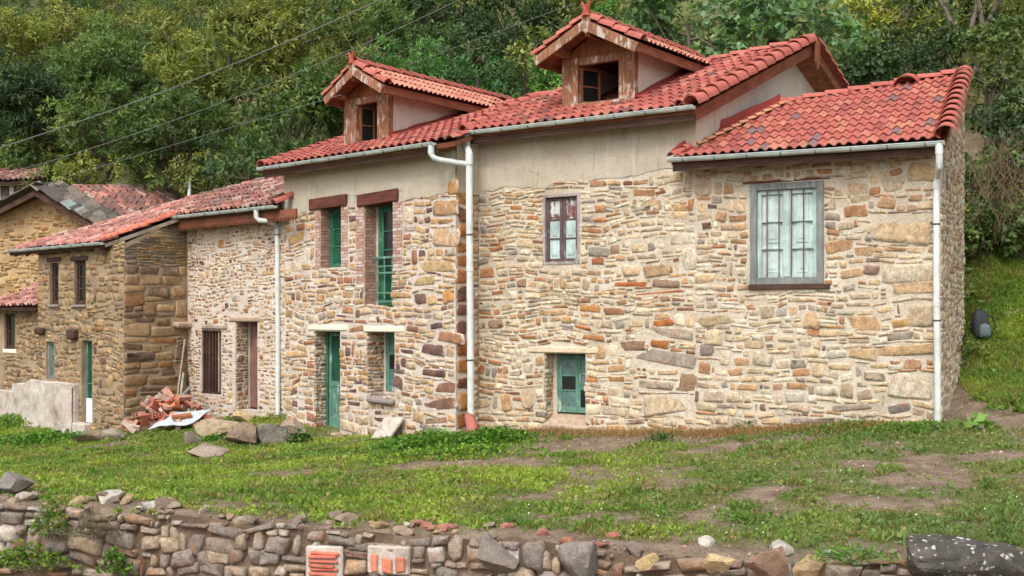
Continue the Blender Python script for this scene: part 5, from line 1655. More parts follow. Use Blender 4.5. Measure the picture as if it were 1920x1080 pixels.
# concrete landing before the brown house
def landing():
    a0 = WP.off(.14).pix(-80, 760)[0]; a1 = WP.off(.14).pix(138, 760)[0]
    zt = WP.off(.14).pix(100, 716)[1]
    zb = bz(*PF) - .8
    t = thing('concrete_landing', WP.pt((a0 + a1) / 2, zb + .6, .5), 'stained grey concrete landing wall before the brown house', 'landing')
    m = MB()
    n = 18
    top = [(a0 + (a1 - a0) * i / n, zt + .012 * math.sin(i * 1.7) - (.34 if i < 10 else .10 if i < 12 else 0)) for i in range(n + 1)]
    vs = []
    for s, z in top: vs += [WP.pt(s, zb, .17), WP.pt(s, z, .14), WP.pt(s, z, -.02), WP.pt(s, zb, -.02)]
    fs = [(i * 4 + k, i * 4 + (k + 1) % 4, i * 4 + 4 + (k + 1) % 4, i * 4 + 4 + k) for i in range(n) for k in range(4)] + [(0, 1, 2, 3), (n * 4, n * 4 + 3, n * 4 + 2, n * 4 + 1)]
    m.add(vs, fs).build('body', M_CONC, t, bevel=.03)
    wall_sheet('render_coat', WP, a0, a1 - .004, zb + .05, lambda q: zt - .03 + .03 * math.sin(q * 5) - (.36 if q < a0 + (a1 - a0) * .53 else .12 if q < a0 + (a1 - a0) * .65 else 0), [], M_CONC, t, step=.08, amp=.03, o=.19, seed=31)
    m = MB(); m.wbox(WP, a1 + .003, a1 + .62, zb, zt - .95, -.05, .2); m.build('step', M_CONC, t, bevel=.03)
landing()

# ================================================================== low annexe at the far left, ochre gable house and the farther house
def build_Q():
    WQ = Wall(PL + WP.n * -.25 - WP.d * 3.6, PL + WP.n * -.25)
    zb = bz(*PL) - .6
    t = thing('stone_annexe', (*((WQ.p0 + WQ.p1) / 2), bz(*PL)), 'low stone annexe with salmon tile roof at the left edge', 'house')
    top = WQ.pix(50, 572)[1] + .02
    hw = WQ.rect(8, 588, 28, 655)
    wall = wall_sheet('wall', WQ, 0, WQ.w, zb, lambda s: top, [hw], M_MO_P, t, amp=.012, o=-.006, seed=21)
    ok = lambda S, Z: ~in_rects(S, Z, [(hw[0] - .05, hw[1] + .05, hw[2] - .15, hw[3] + .05)])
    lay_stones(WQ, [s for s in pack(0, WQ.w, zb, top, ok, RUB, PAL_P) if random.random() < .9 and s[1] > 1.0], M_ST_P, wall, 60, .03, .028, 21)
    jambs(WQ, hw, .3, M_MO_P, t)
    m = MB(); frame_boxes(m, WQ, *hw, .05, -.16, -.05); win = m.build('window', M_WOODD, t)
    casement(win, WQ, hw[0] + .05, hw[1] - .05, hw[2] + .05, hw[3] - .05, [1, 1], -.08, M_WOODD, [M_GLASSD], .04, .04)
    m = MB(); m.wbox(WQ, hw[0] - .06, hw[1] + .08, hw[2] - .12, hw[2], -.2, .03); m.build('sill', M_LINTW, t, bevel=.02)
    eQ = WQ.off(.35)
    RQ = Roof(eQ, eQ.pix(35, 577)[1] + .02, .42)
    k1 = RQ.pix(35, 520)[1]
    poly = [(0.4, 0), (WQ.w - .03, 0), (WQ.w - .03, k1), (0.4, k1)]
    rf = deck(t, RQ, poly, M_WOODD, .08, -.04, 'roof')
    tile_field(rf, RQ, poly, .2, .36, M_TILE_O, M_TILE_OS, col_pink, None, (), 200, old=True)
    for i in range(5):
        m = MB(); s = WQ.w - .15 - i * .45; m.beam(RQ.pos(s, .02, -.12), RQ.pos(s, .6, -.12), .08, .08, RQ.N); m.build('rafter', M_WOODD, rf)
build_Q()

def tile_plane(parent, o, ex, dn, w, row, mask, mat, matS, colf, limit=300, old=True):
    """o ridge corner, ex along the ridge, dn down the slope; mask(x, y) keeps a tile"""
    o = Vector(o); ex = Vector(ex).normalized(); dn = Vector(dn).normalized()
    me = wave_tile(w, row, mat, True); nz = ex.cross(-dn).normalized()
    items = []
    for i in range(80):
        for j in range(30):
            x, y = (i + .5) * w, (j + 1) * row
            if mask(x, y): items.append((x, y, i, j))
    items.sort(key=lambda t: -t[1])
    for (x, y, i, j) in items[:limit]:
        p = o + ex * (x + random.uniform(-.02, .02)) + dn * (y + random.uniform(-.03, .03)) + nz * .03
        put(me, frame(ex, -dn + ex * random.gauss(0, .03), p), parent, colf(i, j))

def build_G():
    ap = at(80, 352, 34.2); far = at(340, 351, 38.2); rb = at(190, 418, 34.0); lb = at(-60, 425, 35.2)
    zb = CZ - 2.4
    t = thing('gable_house', (ap[0], ap[1], zb), 'old ochre rendered gable house with slate edged tile roof behind', 'house')
    Wg = Wall(lb[:2], rb[:2])
    apS = float(np.dot(ap[:2] - Wg.p0, Wg.d))
    tf = linf([(0, lb[2] - .1), (apS, ap[2] - .15), (Wg.w, rb[2] - .12)])
    wall = wall_sheet('wall', Wg, 0, Wg.w + 1.0, zb, tf, [], M_STUCCO, t, amp=.02, o=-.01, seed=25)
    st = [s for s in pack(0.2, Wg.w, zb + 1.5, ap[2], lambda S, Z: Z < np.interp(S, [0, apS, Wg.w], [lb[2], ap[2], rb[2]]) - .35, [(2, .16, .34, .10, .2), (1, .1, .2, .07, .13)], [(2, lin(176, 144, 100)), (1, lin(150, 112, 70)), (1, lin(140, 116, 90))]) if random.random() < .62]
    lay_stones(Wg, st, m_stone('stone_in_render', lin(186, 146, 90), .6), wall, 60, .03, .02, 25)
    e = Vector(far) - Vector(ap); dn = Vector(rb) - Vector(ap)
    m = MB(); m.prism([ap, far, far + (rb - ap) * 1.6, ap + (rb - ap) * 1.6], (0, 0, -.12)); rf = m.build('roof', M_WOODD, t)
    dl = Vector(lb) - Vector(ap)
    m = MB(); m.prism([ap, far, far + np.array(dl), ap + np.array(dl)], (0, 0, -.12)); m.build('rear_slope', M_WOODD, rf)
    L = dn.length * 1.5; E = e.length
    tile_plane(rf, ap, e, dn, .24, .37, lambda x, y: y < L and .9 < x < E, M_TILE_O, M_TILE_OS, col_old, 260)
    en = e.normalized(); dnn = dn.normalized(); nz = en.cross(-dnn).normalized(); 
    sl = MB(); sl.hexa([(-.5, 0, 0), (.5, 0, 0), (.46, 1, 0), (-.46, 1, 0), (-.5, 0, .5), (.5, 0, .5), (.46, 1, .5), (-.46, 1, .5)])
    sme = mesh_from('slate', sl.v, sl.f, M_SLATE)
    for j in range(int(L / .17)):
        for i in range(3):
            p = Vector(ap) + dnn * (j + 1) * .17 + en * (-.15 + i * .36 + random.uniform(-.05, .05)) + nz * (.05 + .008 * j % .02)
            put(sme, frame(en, -dnn + nz * .14, p) @ Matrix.Diagonal((random.uniform(.34, .48), random.uniform(.26, .36), .04, 1)), rf, jc(random.choice([lin(108, 100, 92), lin(128, 118, 106), lin(92, 86, 82)]), .15) if not (j in (7, 9) and i == 0) else lin(138, 152, 146), 'slate')
    dln = dl.normalized(); nl = dln.cross(en).normalized()
    if nl.z < 0: nl = -nl
    for j in range(int(dl.length / .2)):
        p = Vector(ap) + dln * (j + 1) * .2 + nl * .06 - en * .1
        put(sme, frame(en, -dln + nl * .1, p) @ Matrix.Diagonal((random.uniform(.5, .7), random.uniform(.3, .4), .05, 1)), rf, jc(lin(100, 92, 86), .2), 'slate')
    for d_, k in ((dl, 1), (dn, 1)):
        m = MB(); off = -en * .22
        m.beam(Vector(ap) + off + Vector((0, 0, -.16)), Vector(ap) + d_ + off + Vector((0, 0, -.16)), .10, .16); m.build('rafter', M_WOODD, rf)
    for j in range(6):
        p = Vector(ap) + Vector((.0, 0, .02)) + en * (j * .28 - .1)
        put(sme, frame(en, Vector((0.1, 1, .1)), p) @ Matrix.Diagonal((.4, .5, .08, 1)), rf, jc(lin(130, 124, 112), .2), 'slate')
    tile_run(rf, Vector(ap) + en * 1.0, far, .09, .4, M_TILE_O, col_old)
build_G()

def build_H():
    p0 = at(-160, 390, 47); p1 = at(62, 390, 45.5)
    Wh = Wall(p0[:2], p1[:2]); zb = CZ + 2.0
    t = thing('distant_house', (p1[0], p1[1], zb), 'farther house with white framed windows under an overhanging tile roof', 'house')
    top = Wh.pix(40, 343)[1]
    zb = top - 2.6
    m = MB(); m.wbox(Wh, 0, Wh.w, zb, top, -5, 0); m.build('wall', M_CONC, t)
    a = Wh.pix(3, 378)
    for i in range(6):
        s1 = Wh.pix(46, 360)[0] - i * .62; s0 = s1 - .56
        z0 = Wh.pix(20, 376)[1]; z1 = top - .04
        m = MB(); frame_boxes(m, Wh, s0, s1, z0, z1, .05, -.02, .05); win = m.build('window', M_WHITE, t)
        m = MB(); m.wbox(Wh, s0 + .05, s1 - .05, z0 + .05, z1 - .05, .005, .015); m.build('pane', M_MIXD, win)
    eH = Wh.off(.5)
    RH = Roof(eH, top + .02, .4)
    eh = eH.pix(76, 339)[0]
    poly = [(0.5, 0), (eh, 0), (eh - 1.3, 1.5), (0.5, 2.2)]
    rf = deck(t, RH, poly, M_WOODD, .1, -.05, 'roof')
    tile_field(rf, RH, poly, .24, .4, M_TILE_O, M_TILE_OS, col_old, None, (), 100, old=True)
    tile_run(rf, RH.pos(eh, 0, .04), RH.pos(eh - 1.3, 1.5, .04), .1, .4, M_TILE_O, col_old)
build_H()
# ================================================================== rocks, retaining wall, loose things
def rock_mesh(name, seed, mat, sub=2, planes=13, rough=.07, col=None):
    r = random.Random(seed)
    bm = bmesh.new(); bmesh.ops.create_icosphere(bm, subdivisions=sub, radius=1.0)
    V = np.array([v.co[:] for v in bm.verts])
    for k in range(planes):
        n = np.array([r.gauss(0, 1), r.gauss(0, 1), r.gauss(0, 1)]); n /= np.linalg.norm(n)
        d = r.uniform(.34, .72)
        t = V @ n - d
        V -= np.outer(np.maximum(t, 0) * .96, n)
    ph = r.uniform(0, 20)
    V *= (1 + rough * (fbm(V[:, 0] * 2 + ph, V[:, 1] * 2 + V[:, 2] * 1.7, seed, 3) - .5) * 2)[:, None]
    if sub > 2: V *= (1 + .07 * (fbm(V[:, 0] * 7 + ph, V[:, 1] * 7 - V[:, 2] * 6, seed + 9, 3) - .5) * 2)[:, None]
    V /= np.abs(V).max(0)
    for v, c in zip(bm.verts, V): v.co = c
    me = bpy.data.meshes.new(name); bm.to_mesh(me); bm.free()
    me.polygons.foreach_set('use_smooth', np.ones(len(me.polygons), bool))
    try: me.set_sharp_from_angle(angle=math.radians(22))
    except Exception: pass
    me.materials.append(mat)
    return me

def m_rock(name, lich=0.35, dark=1.0):
    m, nt, p, pos, out = newmat(name); n = N(nt, pos)
    c, _ = n.objcol()
    c = n.mix(1.0, c, n.ramp(n.noise(6, 5, .7), [(.30, .6), (.5, 1.0), (.70, 1.3)]), 'MULTIPLY')
    c = n.mix(1.0, c, n.ramp(n.noise(50, 4, .75), [(.3, .7), (.5, 1.0), (.72, 1.25)]), 'MULTIPLY')
    c = n.mix(n.ramp(n.noise(4, 3), [(.55, 0), (.7, .4)]), c, lin(164, 118, 76))
    c = n.mix(n.ramp(n.noise(11, 6, .75), [(.70 - .2 * lich, 0), (.78 - .2 * lich, .7)]), c, lin(184, 176, 162))
    n.to(p, c)
    n.bump(p, n.math('ADD', n.noise(14, 6, .7), n.math('MULTIPLY', n.noise(80, 4, .7), .4)), .9, .05)
    return m
M_ROCK = m_rock('rock_rubble', .5)
def m_lichen_rock():
    m, nt, p, pos, out = newmat('rock_lichen'); n = N(nt, pos)
    c = n.ramp(n.noise(5, 5, .7), [(.3, lin(62, 58, 54)), (.55, lin(88, 84, 78)), (.75, lin(118, 112, 104))])
    spot = n.ramp(n.math('ADD', n.math('MULTIPLY', n.vor(13, n.mix(.06, pos, n.noise(20, 3), 'ADD')), .8), n.math('MULTIPLY', n.noise(3.5, 5, .7), .9)), [(.56, .9), (.66, 0.0)])
    c = n.mix(spot, c, lin(206, 204, 196))
    c = n.mix(1.0, c, n.ramp(n.noise(60, 4, .75), [(.3, .65), (.5, 1.0), (.72, 1.25)]), 'MULTIPLY')
    n.to(p, c)
    n.bump(p, n.math('ADD', n.noise(10, 6, .7), n.math('MULTIPLY', n.noise(70, 4), .4)), .9, .05)
    return m
M_LICHEN = m_lichen_rock()
ROCKS = [rock_mesh('stone', 100 + i, M_ROCK) for i in range(14)]
ROCKS1 = [rock_mesh('stone', 200 + i, M_ROCK, 1) for i in range(8)]

def rock(name, p, s, color, parent=None, me=None, rz=None, tilt=.15, **kw):
    o = bpy.data.objects.new(name, me or random.choice(ROCKS))
    COL.objects.link(o)
    if parent is not None:
        o.parent = parent; o.matrix_parent_inverse = Matrix.Translation(parent_loc(parent)).inverted()
    o.location = p; o.scale = s
    o.rotation_euler = (random.gauss(0, tilt), random.gauss(0, tilt), random.uniform(0, 6.28) if rz is None else rz)
    o.color = (*color, 1)
    return tag(o, **kw)

def retaining_wall():
    Wt = Wall((-7.6, 13.74), (5.9, 10.72))
    t = thing('dry_stone_wall', Wt.pt(Wt.w / 2, CZ - 3.5, 0), 'rough dry stone retaining wall along the foot of the picture', 'wall')
    zb = CZ - 3.15
    top = lambda s: float(ground_h(*[np.array(c) for c in Wt.pt(s, 0, -.25)[:2]])) + .04
    ts = np.linspace(0, Wt.w, 120); tz = np.array([top(s) for s in ts])
    core = wall_sheet('earth_core', Wt, 0, Wt.w, zb - .5, lambda s: float(np.interp(s, ts, tz)) - .03, [], M_EARTH, t, step=.07, amp=.03, o=-.075, seed=33)
    u2s = lambda u, v: Wt.pix(u, v)
    blocks = [Wt.rect(572, 1024, 642, 1088), Wt.rect(688, 1022, 768, 1080)]
    ok = lambda S, Z: (Z < np.interp(S, ts, tz) - .02) & ~in_rects(S, Z, blocks)
    st = pack(0, Wt.w, zb, CZ - 2.0, ok, [(3, .18, .40, .13, .22), (2, .12, .28, .10, .16), (1.6, .09, .2, .07, .11), (1, .30, .48, .2, .28)], PAL_D, (), .03, .02)
    lay_stones(Wt.off(-.06), st, M_ST_D, core, 300, .010, .05, 33, 1.3, wild=1.7)
    # two blocks of ribbed hollow brick, set in grey mortar
    for (a0, a1, z0, z1), k in zip(blocks, (6, 2)):
        m = MB(); m.wbox(Wt, a0, a1, z0, z1, -.22, .0, random.uniform(-.03, .03)); hb = m.build('hollow_block', M_CONC, t, bevel=.02)
        if k == 6:
            for i in range(k):
                h = (z1 - z0 - .08) / k
                m = MB(); m.wbox(Wt, a0 + .04 + random.uniform(0, .03), a1 - .03 - random.uniform(0, .09), z0 + .04 + i * h, z0 + .04 + (i + random.uniform(.7, .9)) * h, .0, .03 + random.uniform(0, .012), random.uniform(-.012, .012)); o = m.build('rib', M_BRICKB, hb, bevel=.012); o.color = (*jc(lin(190, 104, 84), .2), 1)
        else:
            for f0, f1 in ((.10, .26), (.36, .60), (.68, .90)):
                m = MB(); m.wbox(Wt, a0 + (a1 - a0) * f0, a0 + (a1 - a0) * f1, z0 + .03, z1 - random.uniform(.08, .14), .0, .03, random.uniform(-.02, .02)); o = m.build('rib', M_BRICKB, hb, bevel=.014); o.color = (*jc(lin(196, 120, 92), .2), 1)
    return Wt
M_BRICKB = m_tile('brick_worn', True, .75, .2)
M_EARTH = m_mortar('earth_dark', lin(84, 70, 56), lin(116, 98, 82), lin(146, 126, 108))
WT = retaining_wall()

# stones lying along the broken top of the wall
edge_n = 0
for k in range(120):
    u = random.uniform(-20, 1940)
    s = (u + 20) / 1960 * WT.w
    q = np.array(WT.pt(s, 0, -random.uniform(.0, .75)))
    z = float(ground_h(q[0], q[1]))
    r = random.random()
    sz = random.uniform(.03, .10) if r < .8 else random.uniform(.1, .17)
    cn, cc = random.choice([('tan', lin(160, 142, 122)), ('dark grey', lin(132, 118, 104)), ('whitish', lin(196, 188, 176)), ('ochre', lin(170, 146, 114))])
    c = jc(cc, .12)
    sn = 'tiny' if sz < .05 else 'small' if sz < .09 else 'fist sized' if sz < .12 else 'large'
    wh = 'left of the hollow bricks' if u < 570 else 'around the hollow bricks' if u < 800 else 'by the big grey boulders' if u < 1170 else 'by the pinkish boulder' if u < 1560 else 'near the lichened boulder'
    nm, ct, gr = 'loose_stone', 'stone', 'loose stones above the retaining wall'
    lb = f'{sn} {cn} stone lying on the wall top {wh}'
    if u > 900 and r < .35:
        c = jt(lin(190, 118, 100)); nm, ct, gr = 'brick_fragment', 'brick', 'brick fragments above the retaining wall'
        lb = f'{sn} pinkish red brick fragment on the wall top {wh}'
    rock(nm, (q[0], q[1], z + sz * .3), (sz * random.uniform(.9, 1.5), sz, sz * random.uniform(.5, .8)), c, None, random.choice(ROCKS1 if sz < .07 else ROCKS), label=lb, cat=ct, group=gr)

def boulder(name, u, v, w_px, h_px, color, label, depth=.8, mat=None, seed=1, Y=None, sub=3, rz=None, group=None):
    """u, v: pixel of the middle of its foot"""
    g = gpt(u, v) if Y is None else at(u, v, Y)
    k = g[1] / F
    me = rock_mesh(name, seed, mat or M_ROCK, sub, 8, .14)
    hx = w_px * k / 2; hz = h_px * k / 2
    return rock(name, (g[0], g[1] + hx * depth * .5, g[2] + hz * .75), (hx, hx * depth, hz * 1.2), color, None, me, rz if rz is not None else random.uniform(-.3, .3), .06, label=label, cat='boulder', group=group)
boulder('boulder', 1835, 1082, 262, 95, lin(90, 86, 80), 'long dark boulder spotted with white lichen at the lower right corner', .5, M_LICHEN, 5, 10.75, 4, 0)
boulder('boulder', 1450, 1085, 100, 62, lin(168, 138, 118), 'rounded pinkish brown boulder in the rubble near the lichened boulder', .8, None, 6, 11.2, 3)
boulder('boulder', 1530, 1082, 84, 40, lin(172, 146, 112), 'tan boulder half sunk to the right of the pinkish boulder', .8, None, 7, 11.1, 3)
boulder('boulder', 1352, 1072, 62, 36, lin(208, 182, 138), 'small pale yellow boulder left of the pinkish boulder', .8, None, 8, 11.3, 3)
boulder('boulder', 1212, 1066, 50, 30, lin(200, 172, 128), 'small cream rock on the rubble beside brick fragments', .8, None, 9, 11.5, 3)
boulder('boulder', 1095, 1082, 100, 70, lin(138, 130, 122), 'big grey boulder breaking out of the retaining wall', .8, None, 10, 11.7, 3)
boulder('boulder', 925, 1075, 96, 75, lin(134, 124, 114), 'big grey angular boulder right of the hollow bricks', .8, None, 12, 12.0, 3)
boulder('boulder', 15, 935, 70, 45, lin(136, 128, 120), 'grey rock on the grass at the left edge', .8, None, 13)
boulder('boulder', 385, 860, 84, 26, lin(160, 142, 128), 'flat pinkish grey slab lying in the grass', 1.0, None, 14, rz=0)
boulder('boulder', 355, 836, 40, 26, lin(134, 124, 108), 'small dark rock behind the flat slab', .9, None, 15)
boulder('boulder', 405, 822, 90, 34, lin(172, 154, 126), 'long tan rock below the barred window', .7, None, 16, rz=.1)
boulder('boulder', 455, 840, 80, 46, lin(140, 122, 104), 'brown rock with ochre stains before the doorway', .8, None, 17)
boulder('boulder', 505, 838, 66, 44, lin(134, 128, 116), 'grey green rock beside the brown rock', .8, None, 18)
boulder('boulder', 548, 826, 54, 44, lin(166, 146, 130), 'rounded pale rock left of the green door', .9, None, 19)
boulder('boulder', 458, 796, 50, 26, lin(196, 168, 132), 'squared tan stone serving as doorstep', .8, None, 20, rz=0)
boulder('boulder', 165, 832, 66, 26, lin(150, 132, 112), 'crumbling mortar lump at the foot of the brown house', .9, None, 21)
boulder('boulder', 210, 828, 44, 34, lin(158, 144, 126), 'grey footing stone at the brown house corner', .9, None, 22)

# broken bricks in a heap, boards, tarpaulin
_hb = MB()
_hb.hexa([(-.5, -.5, -.5), (.5, -.5, -.5), (.5, .5, -.5), (-.5, .5, -.5), (-.5, -.5, .5), (.5, -.5, .5), (.5, .5, .5), (-.5, .5, .5)])
BRK = mesh_from('broken_brick', _hb.v, _hb.f, M_BRICKO)
def hollow_brick_mesh():
    m = MB()
    n = 3
    for i in range(n + 1):
        y = -.5 + i / n
        m.hexa([(-.5, y - .05, -.5), (.5, y - .05, -.5), (.5, y + .05, -.5), (-.5, y + .05, -.5), (-.5, y - .05, .5), (.5, y - .05, .5), (.5, y + .05, .5), (-.5, y + .05, .5)])
    for z in (-.5, 0, .5):
        m.hexa([(-.5, -.5, z - .06), (.5, -.5, z - .06), (.5, .5, z - .06), (-.5, .5, z - .06), (-.5, -.5, z + .06), (.5, -.5, z + .06), (.5, .5, z + .06), (-.5, .5, z + .06)])
    return mesh_from('hollow_brick', m.v, m.f, M_BRICKO)
HBRK = hollow_brick_mesh()
hc = np.array(at(318, 800, 25.5)); hc[2] = float(ground_h(hc[0], hc[1]))
for k in range(78):
    a = random.uniform(0, 6.28); r = abs(random.gauss(0, .60))
    x = hc[0] + math.cos(a) * r * 1.15; y = hc[1] - .3 + math.sin(a) * r * .55
    z = float(ground_h(x, y)) + max(.05, .95 - r * .75) * random.uniform(.55, 1.0)
    hol = k % 5 == 0
    o = bpy.data.objects.new('hollow_brick' if hol else 'broken_brick', HBRK if hol else BRK)
    COL.objects.link(o); o.location = (x, y, z)
    o.scale = (random.uniform(.14, .34), random.uniform(.09, .17), random.uniform(.04, .09)) if not hol else (.28, .2, .1)
    o.rotation_euler = (random.gauss(0, .5), random.gauss(0, .5), random.uniform(0, 6.28))
    bn, bc_ = random.choice([('orange', lin(186, 108, 80)), ('dull red', lin(170, 100, 82)), ('pinkish', lin(180, 132, 114)), ('dark red', lin(160, 90, 72)), ('mortar whitened', lin(190, 166, 152))])
    o.color = (*jc(bc_, .1), 1)
    wh = 'near the top of the heap' if r < .35 else 'on the left flank of the heap' if x < hc[0] - .3 else 'on the right flank of the heap' if x > hc[0] + .3 else 'at the foot of the heap' if y < hc[1] - .3 else 'at the back of the heap'
    if hol: tag(o, f'{bn} hollow brick {wh} by the brown house', 'brick', 'hollow bricks in the heap')
    else: tag(o, f'broken {bn} brick {wh} by the brown house', 'brick', 'broken bricks in the heap')
hm = rock('rubble_mound', (hc[0] + .05, hc[1] + .05, hc[2] - .05), (.75, .40, .40), lin(140, 104, 86), None, rock_mesh('rubble_mound', 301, M_ROCK, 3, 4, .2), 0, .02, label='mound of brick dust and earth under the heap of broken bricks', cat='mound')

def board(name, p, q, w, th, mat, label, cat='board', side=None):
    m = MB(); m.beam(p, q, w, th); o = m.build(name, mat, None, bevel=.006)
    return tag(o, label, cat)
b0 = np.array(at(345, 775, 26.5)); b0[2] = float(ground_h(b0[0], b0[1]))
board('leaning_plank', (b0[0] - .10, b0[1] - .45, b0[2] + .0), WPR.pt(WPR.w - .12, CZ - .55, .10), .035, .10, M_WOODGL, 'long thin grey plank leaning in the corner behind the heap', 'plank')
board('leaning_board', (b0[0] + .02, b0[1] - .5, b0[2] - .02), (b0[0] + .06, b0[1] - .12, b0[2] + 1.15), .05, .22, M_WOODGL, 'upright weathered board standing at the back of the heap', 'board')
board('leaning_plank', (b0[0] + .30, b0[1] - .35, b0[2]), (b0[0] + .02, b0[1] + .05, b0[2] + 1.5), .04, .10, M_WOODD, 'dark short plank leaning beside the upright board', 'plank')
board('leaning_board', (hc[0] + .05, hc[1] + .1, hc[2] + .55), (hc[0] + .42, hc[1] + .25, hc[2] + .95), .28, .03, M_WOODG, 'grey square board lying on top of the heap', 'board')
board('loose_lath', (hc[0] + .75, hc[1] - .55, hc[2] + .12), (hc[0] + 1.5, hc[1] - .75, hc[2] + .02), .10, .03, M_WHITE, 'pale lath lying on the ground right of the heap', 'lath')

M_SACK = m_plain('sack_grey', lin(176, 184, 186), .8, .2, 7)
def tarp():
    g = np.array(at(338, 812, 24.7)); g[2] = float(ground_h(g[0], g[1]))
    n = 14
    X, Y = np.meshgrid(np.linspace(-.5, .5, n), np.linspace(-.5, .5, n))
    rx = g[0] + X * .85 + Y * .35; ry = g[1] + Y * .6 + X * .1
    z = ground_h(rx, ry) + .10 + .10 * fbm(X * 4, Y * 4, 77) + (Y + .5) * .22
    V = np.stack([rx, ry, z], -1).reshape(-1, 3); i = np.arange(n * n).reshape(n, n)
    Fc = np.stack([i[:-1, :-1], i[:-1, 1:], i[1:, 1:], i[1:, :-1]], -1).reshape(-1, 4)
    t = thing('torn_sack', tuple(g), 'crumpled pale grey sack with a brick on it before the heap', 'sack')
    o = obj('sheet', mesh_from('sheet', V, Fc, M_SACK, None, True), t); o.modifiers.new('s', 'SOLIDIFY').thickness = .02
    z0 = V[:, 2].mean()
    b = bpy.data.objects.new('broken_brick', BRK); COL.objects.link(b); b.location = (g[0] + .03, g[1], float(z0) + .06); b.scale = (.42, .16, .06); b.rotation_euler = (.25, -.1, .35); b.color = (*lin(160, 100, 70), 1)
    tag(b, 'single brown brick lying on the pale sack', 'brick')
tarp()

# stone slab and red tile leaning at the foot of the ochre house
g = gpt(716, 826)
m = MB(); p = Vector(g); tw = Vector((WL.d[0], WL.d[1], 0)); back = Vector((-WL.n[0], -WL.n[1], 0))
m.hexa([p - tw * .26 - back * .1, p + tw * .26 - back * .1, p + tw * .26 + back * 0, p - tw * .26 + back * 0,
        p - tw * .20 + back * .24 + Vector((0, 0, .42)), p + tw * .34 + back * .24 + Vector((0, 0, .44)), p + tw * .34 + back * .33 + Vector((0, 0, .42)), p - tw * .20 + back * .33 + Vector((0, 0, .40))])
tag(m.build('stone_slab', M_CONC, None, bevel=.02), 'pale stone slab leaning on the ochre house below its lower window', 'slab')
g = gpt(888, 822)
p = Vector(g)
o = bpy.data.objects.new('roof_tile', barrel_tile(.13, .48, M_TILE, 150, taper=.7)); COL.objects.link(o)
o.matrix_world = frame((.95, -.15, -.25), (-.22, .55, .8), p + Vector((0.02, 0, -.02))); o.color = (*jt(lin(190, 100, 84)), 1)
tag(o, 'loose red roof tile propped under the end of the tall down pipe', 'tile')

# backpack on the bank behind the right corner
def backpack():
    g = gpt(1838, 634)
    t = thing('backpack', tuple(g), 'black backpack standing in the grass beside the stone corner', 'backpack')
    def soft(name, c, s, mat, tilt=0):
        bm = bmesh.new(); bmesh.ops.create_cube(bm, size=2.0)
        bmesh.ops.subdivide_edges(bm, edges=bm.edges, cuts=3, use_grid_fill=True)
        for v in bm.verts:
            x, y, z = v.co
            f = 1 - .18 * max(0, z) ** 2
            l = Vector((x, y, z)).normalized() * 1.25
            q = Vector((x, y, z)).lerp(l, .55)
            v.co = Vector((q.x * s[0] * f, q.y * s[1] * f + z * tilt, q.z * s[2])) + Vector(c)
        me = bpy.data.meshes.new(name); bm.to_mesh(me); bm.free(); me.materials.append(mat)
        me.polygons.foreach_set('use_smooth', np.ones(len(me.polygons), bool))
        return obj(name, me, t)
    mb = m_plain('bag_black', lin(48, 50, 54), .7, .3, 30); mg = m_plain('bag_grey', lin(96, 112, 116), .7, .2, 30)
    soft('body', (g[0], g[1], g[2] + .27), (.15, .11, .28), mb, .03)
    soft('pocket', (g[0] + .04, g[1] - .12, g[2] + .14), (.11, .06, .13), mg)
    m = MB(); m.tube([(g[0] + .10, g[1], g[2] + .48), (g[0] + .24, g[1] - .02, g[2] + .42), (g[0] + .30, g[1] - .03, g[2] + .22), (g[0] + .18, g[1] - .02, g[2] + .05)], .018, 6); m.build('strap', mb, t, smooth=True)
    m = MB(); m.tube([(g[0] - .04, g[1], g[2] + .54), (g[0], g[1], g[2] + .60), (g[0] + .05, g[1], g[2] + .54)], .012, 6); m.build('handle', mb, t, smooth=True)
backpack()

# overhead cables and the white post
def cable(pts, r, label):
    P = [at(*p) for p in pts]
    # smooth sagging line through the points
    ts = np.linspace(0, len(P) - 1, 40); A3 = np.array(P)
    if len(P) == 3:
        t = ts / 2
        c = 2 * A3[1] - .5 * (A3[0] + A3[2])
        L = [(1 - x) ** 2 * A3[0] + 2 * x * (1 - x) * c + x * x * A3[2] for x in t]
    else: L = [A3[0] + (A3[1] - A3[0]) * x / ts[-1] for x in ts]
    m = MB(); m.tube(L, r, 6); o = m.build('overhead_cable', M_WIRE, None, smooth=True)
    tag(o, label, 'cable', 'overhead cables before the wooded hill')
cable([(-200, 336, 30), (350, 155, 27), (900, -95, 24)], .013, 'thickest overhead cable, running from the left edge to the top left of the dormer')
cable([(-150, 368, 31), (380, 206, 28), (980, -60, 25)], .008, 'thin overhead cable just below the thickest one')
cable([(60, 352, 38), (440, 237, 30), (640, 178, 23.6)], .008, 'lowest overhead cable ending at the left hand dormer')
cable([(760, 124, 27), (1080, 5, 26)], .006, 'faint short cable between the two dormers')
pb = at(355, 372, 33.5)
m = MB(); m.tube([(pb[0], pb[1], pb[2] - 1.5), (pb[0], pb[1], at(355, 341, 33.5)[2])], .055, 8)
tag(m.build('white_post', M_WHITE, None, smooth=True), 'thin white post rising behind the old tiled roof', 'post')
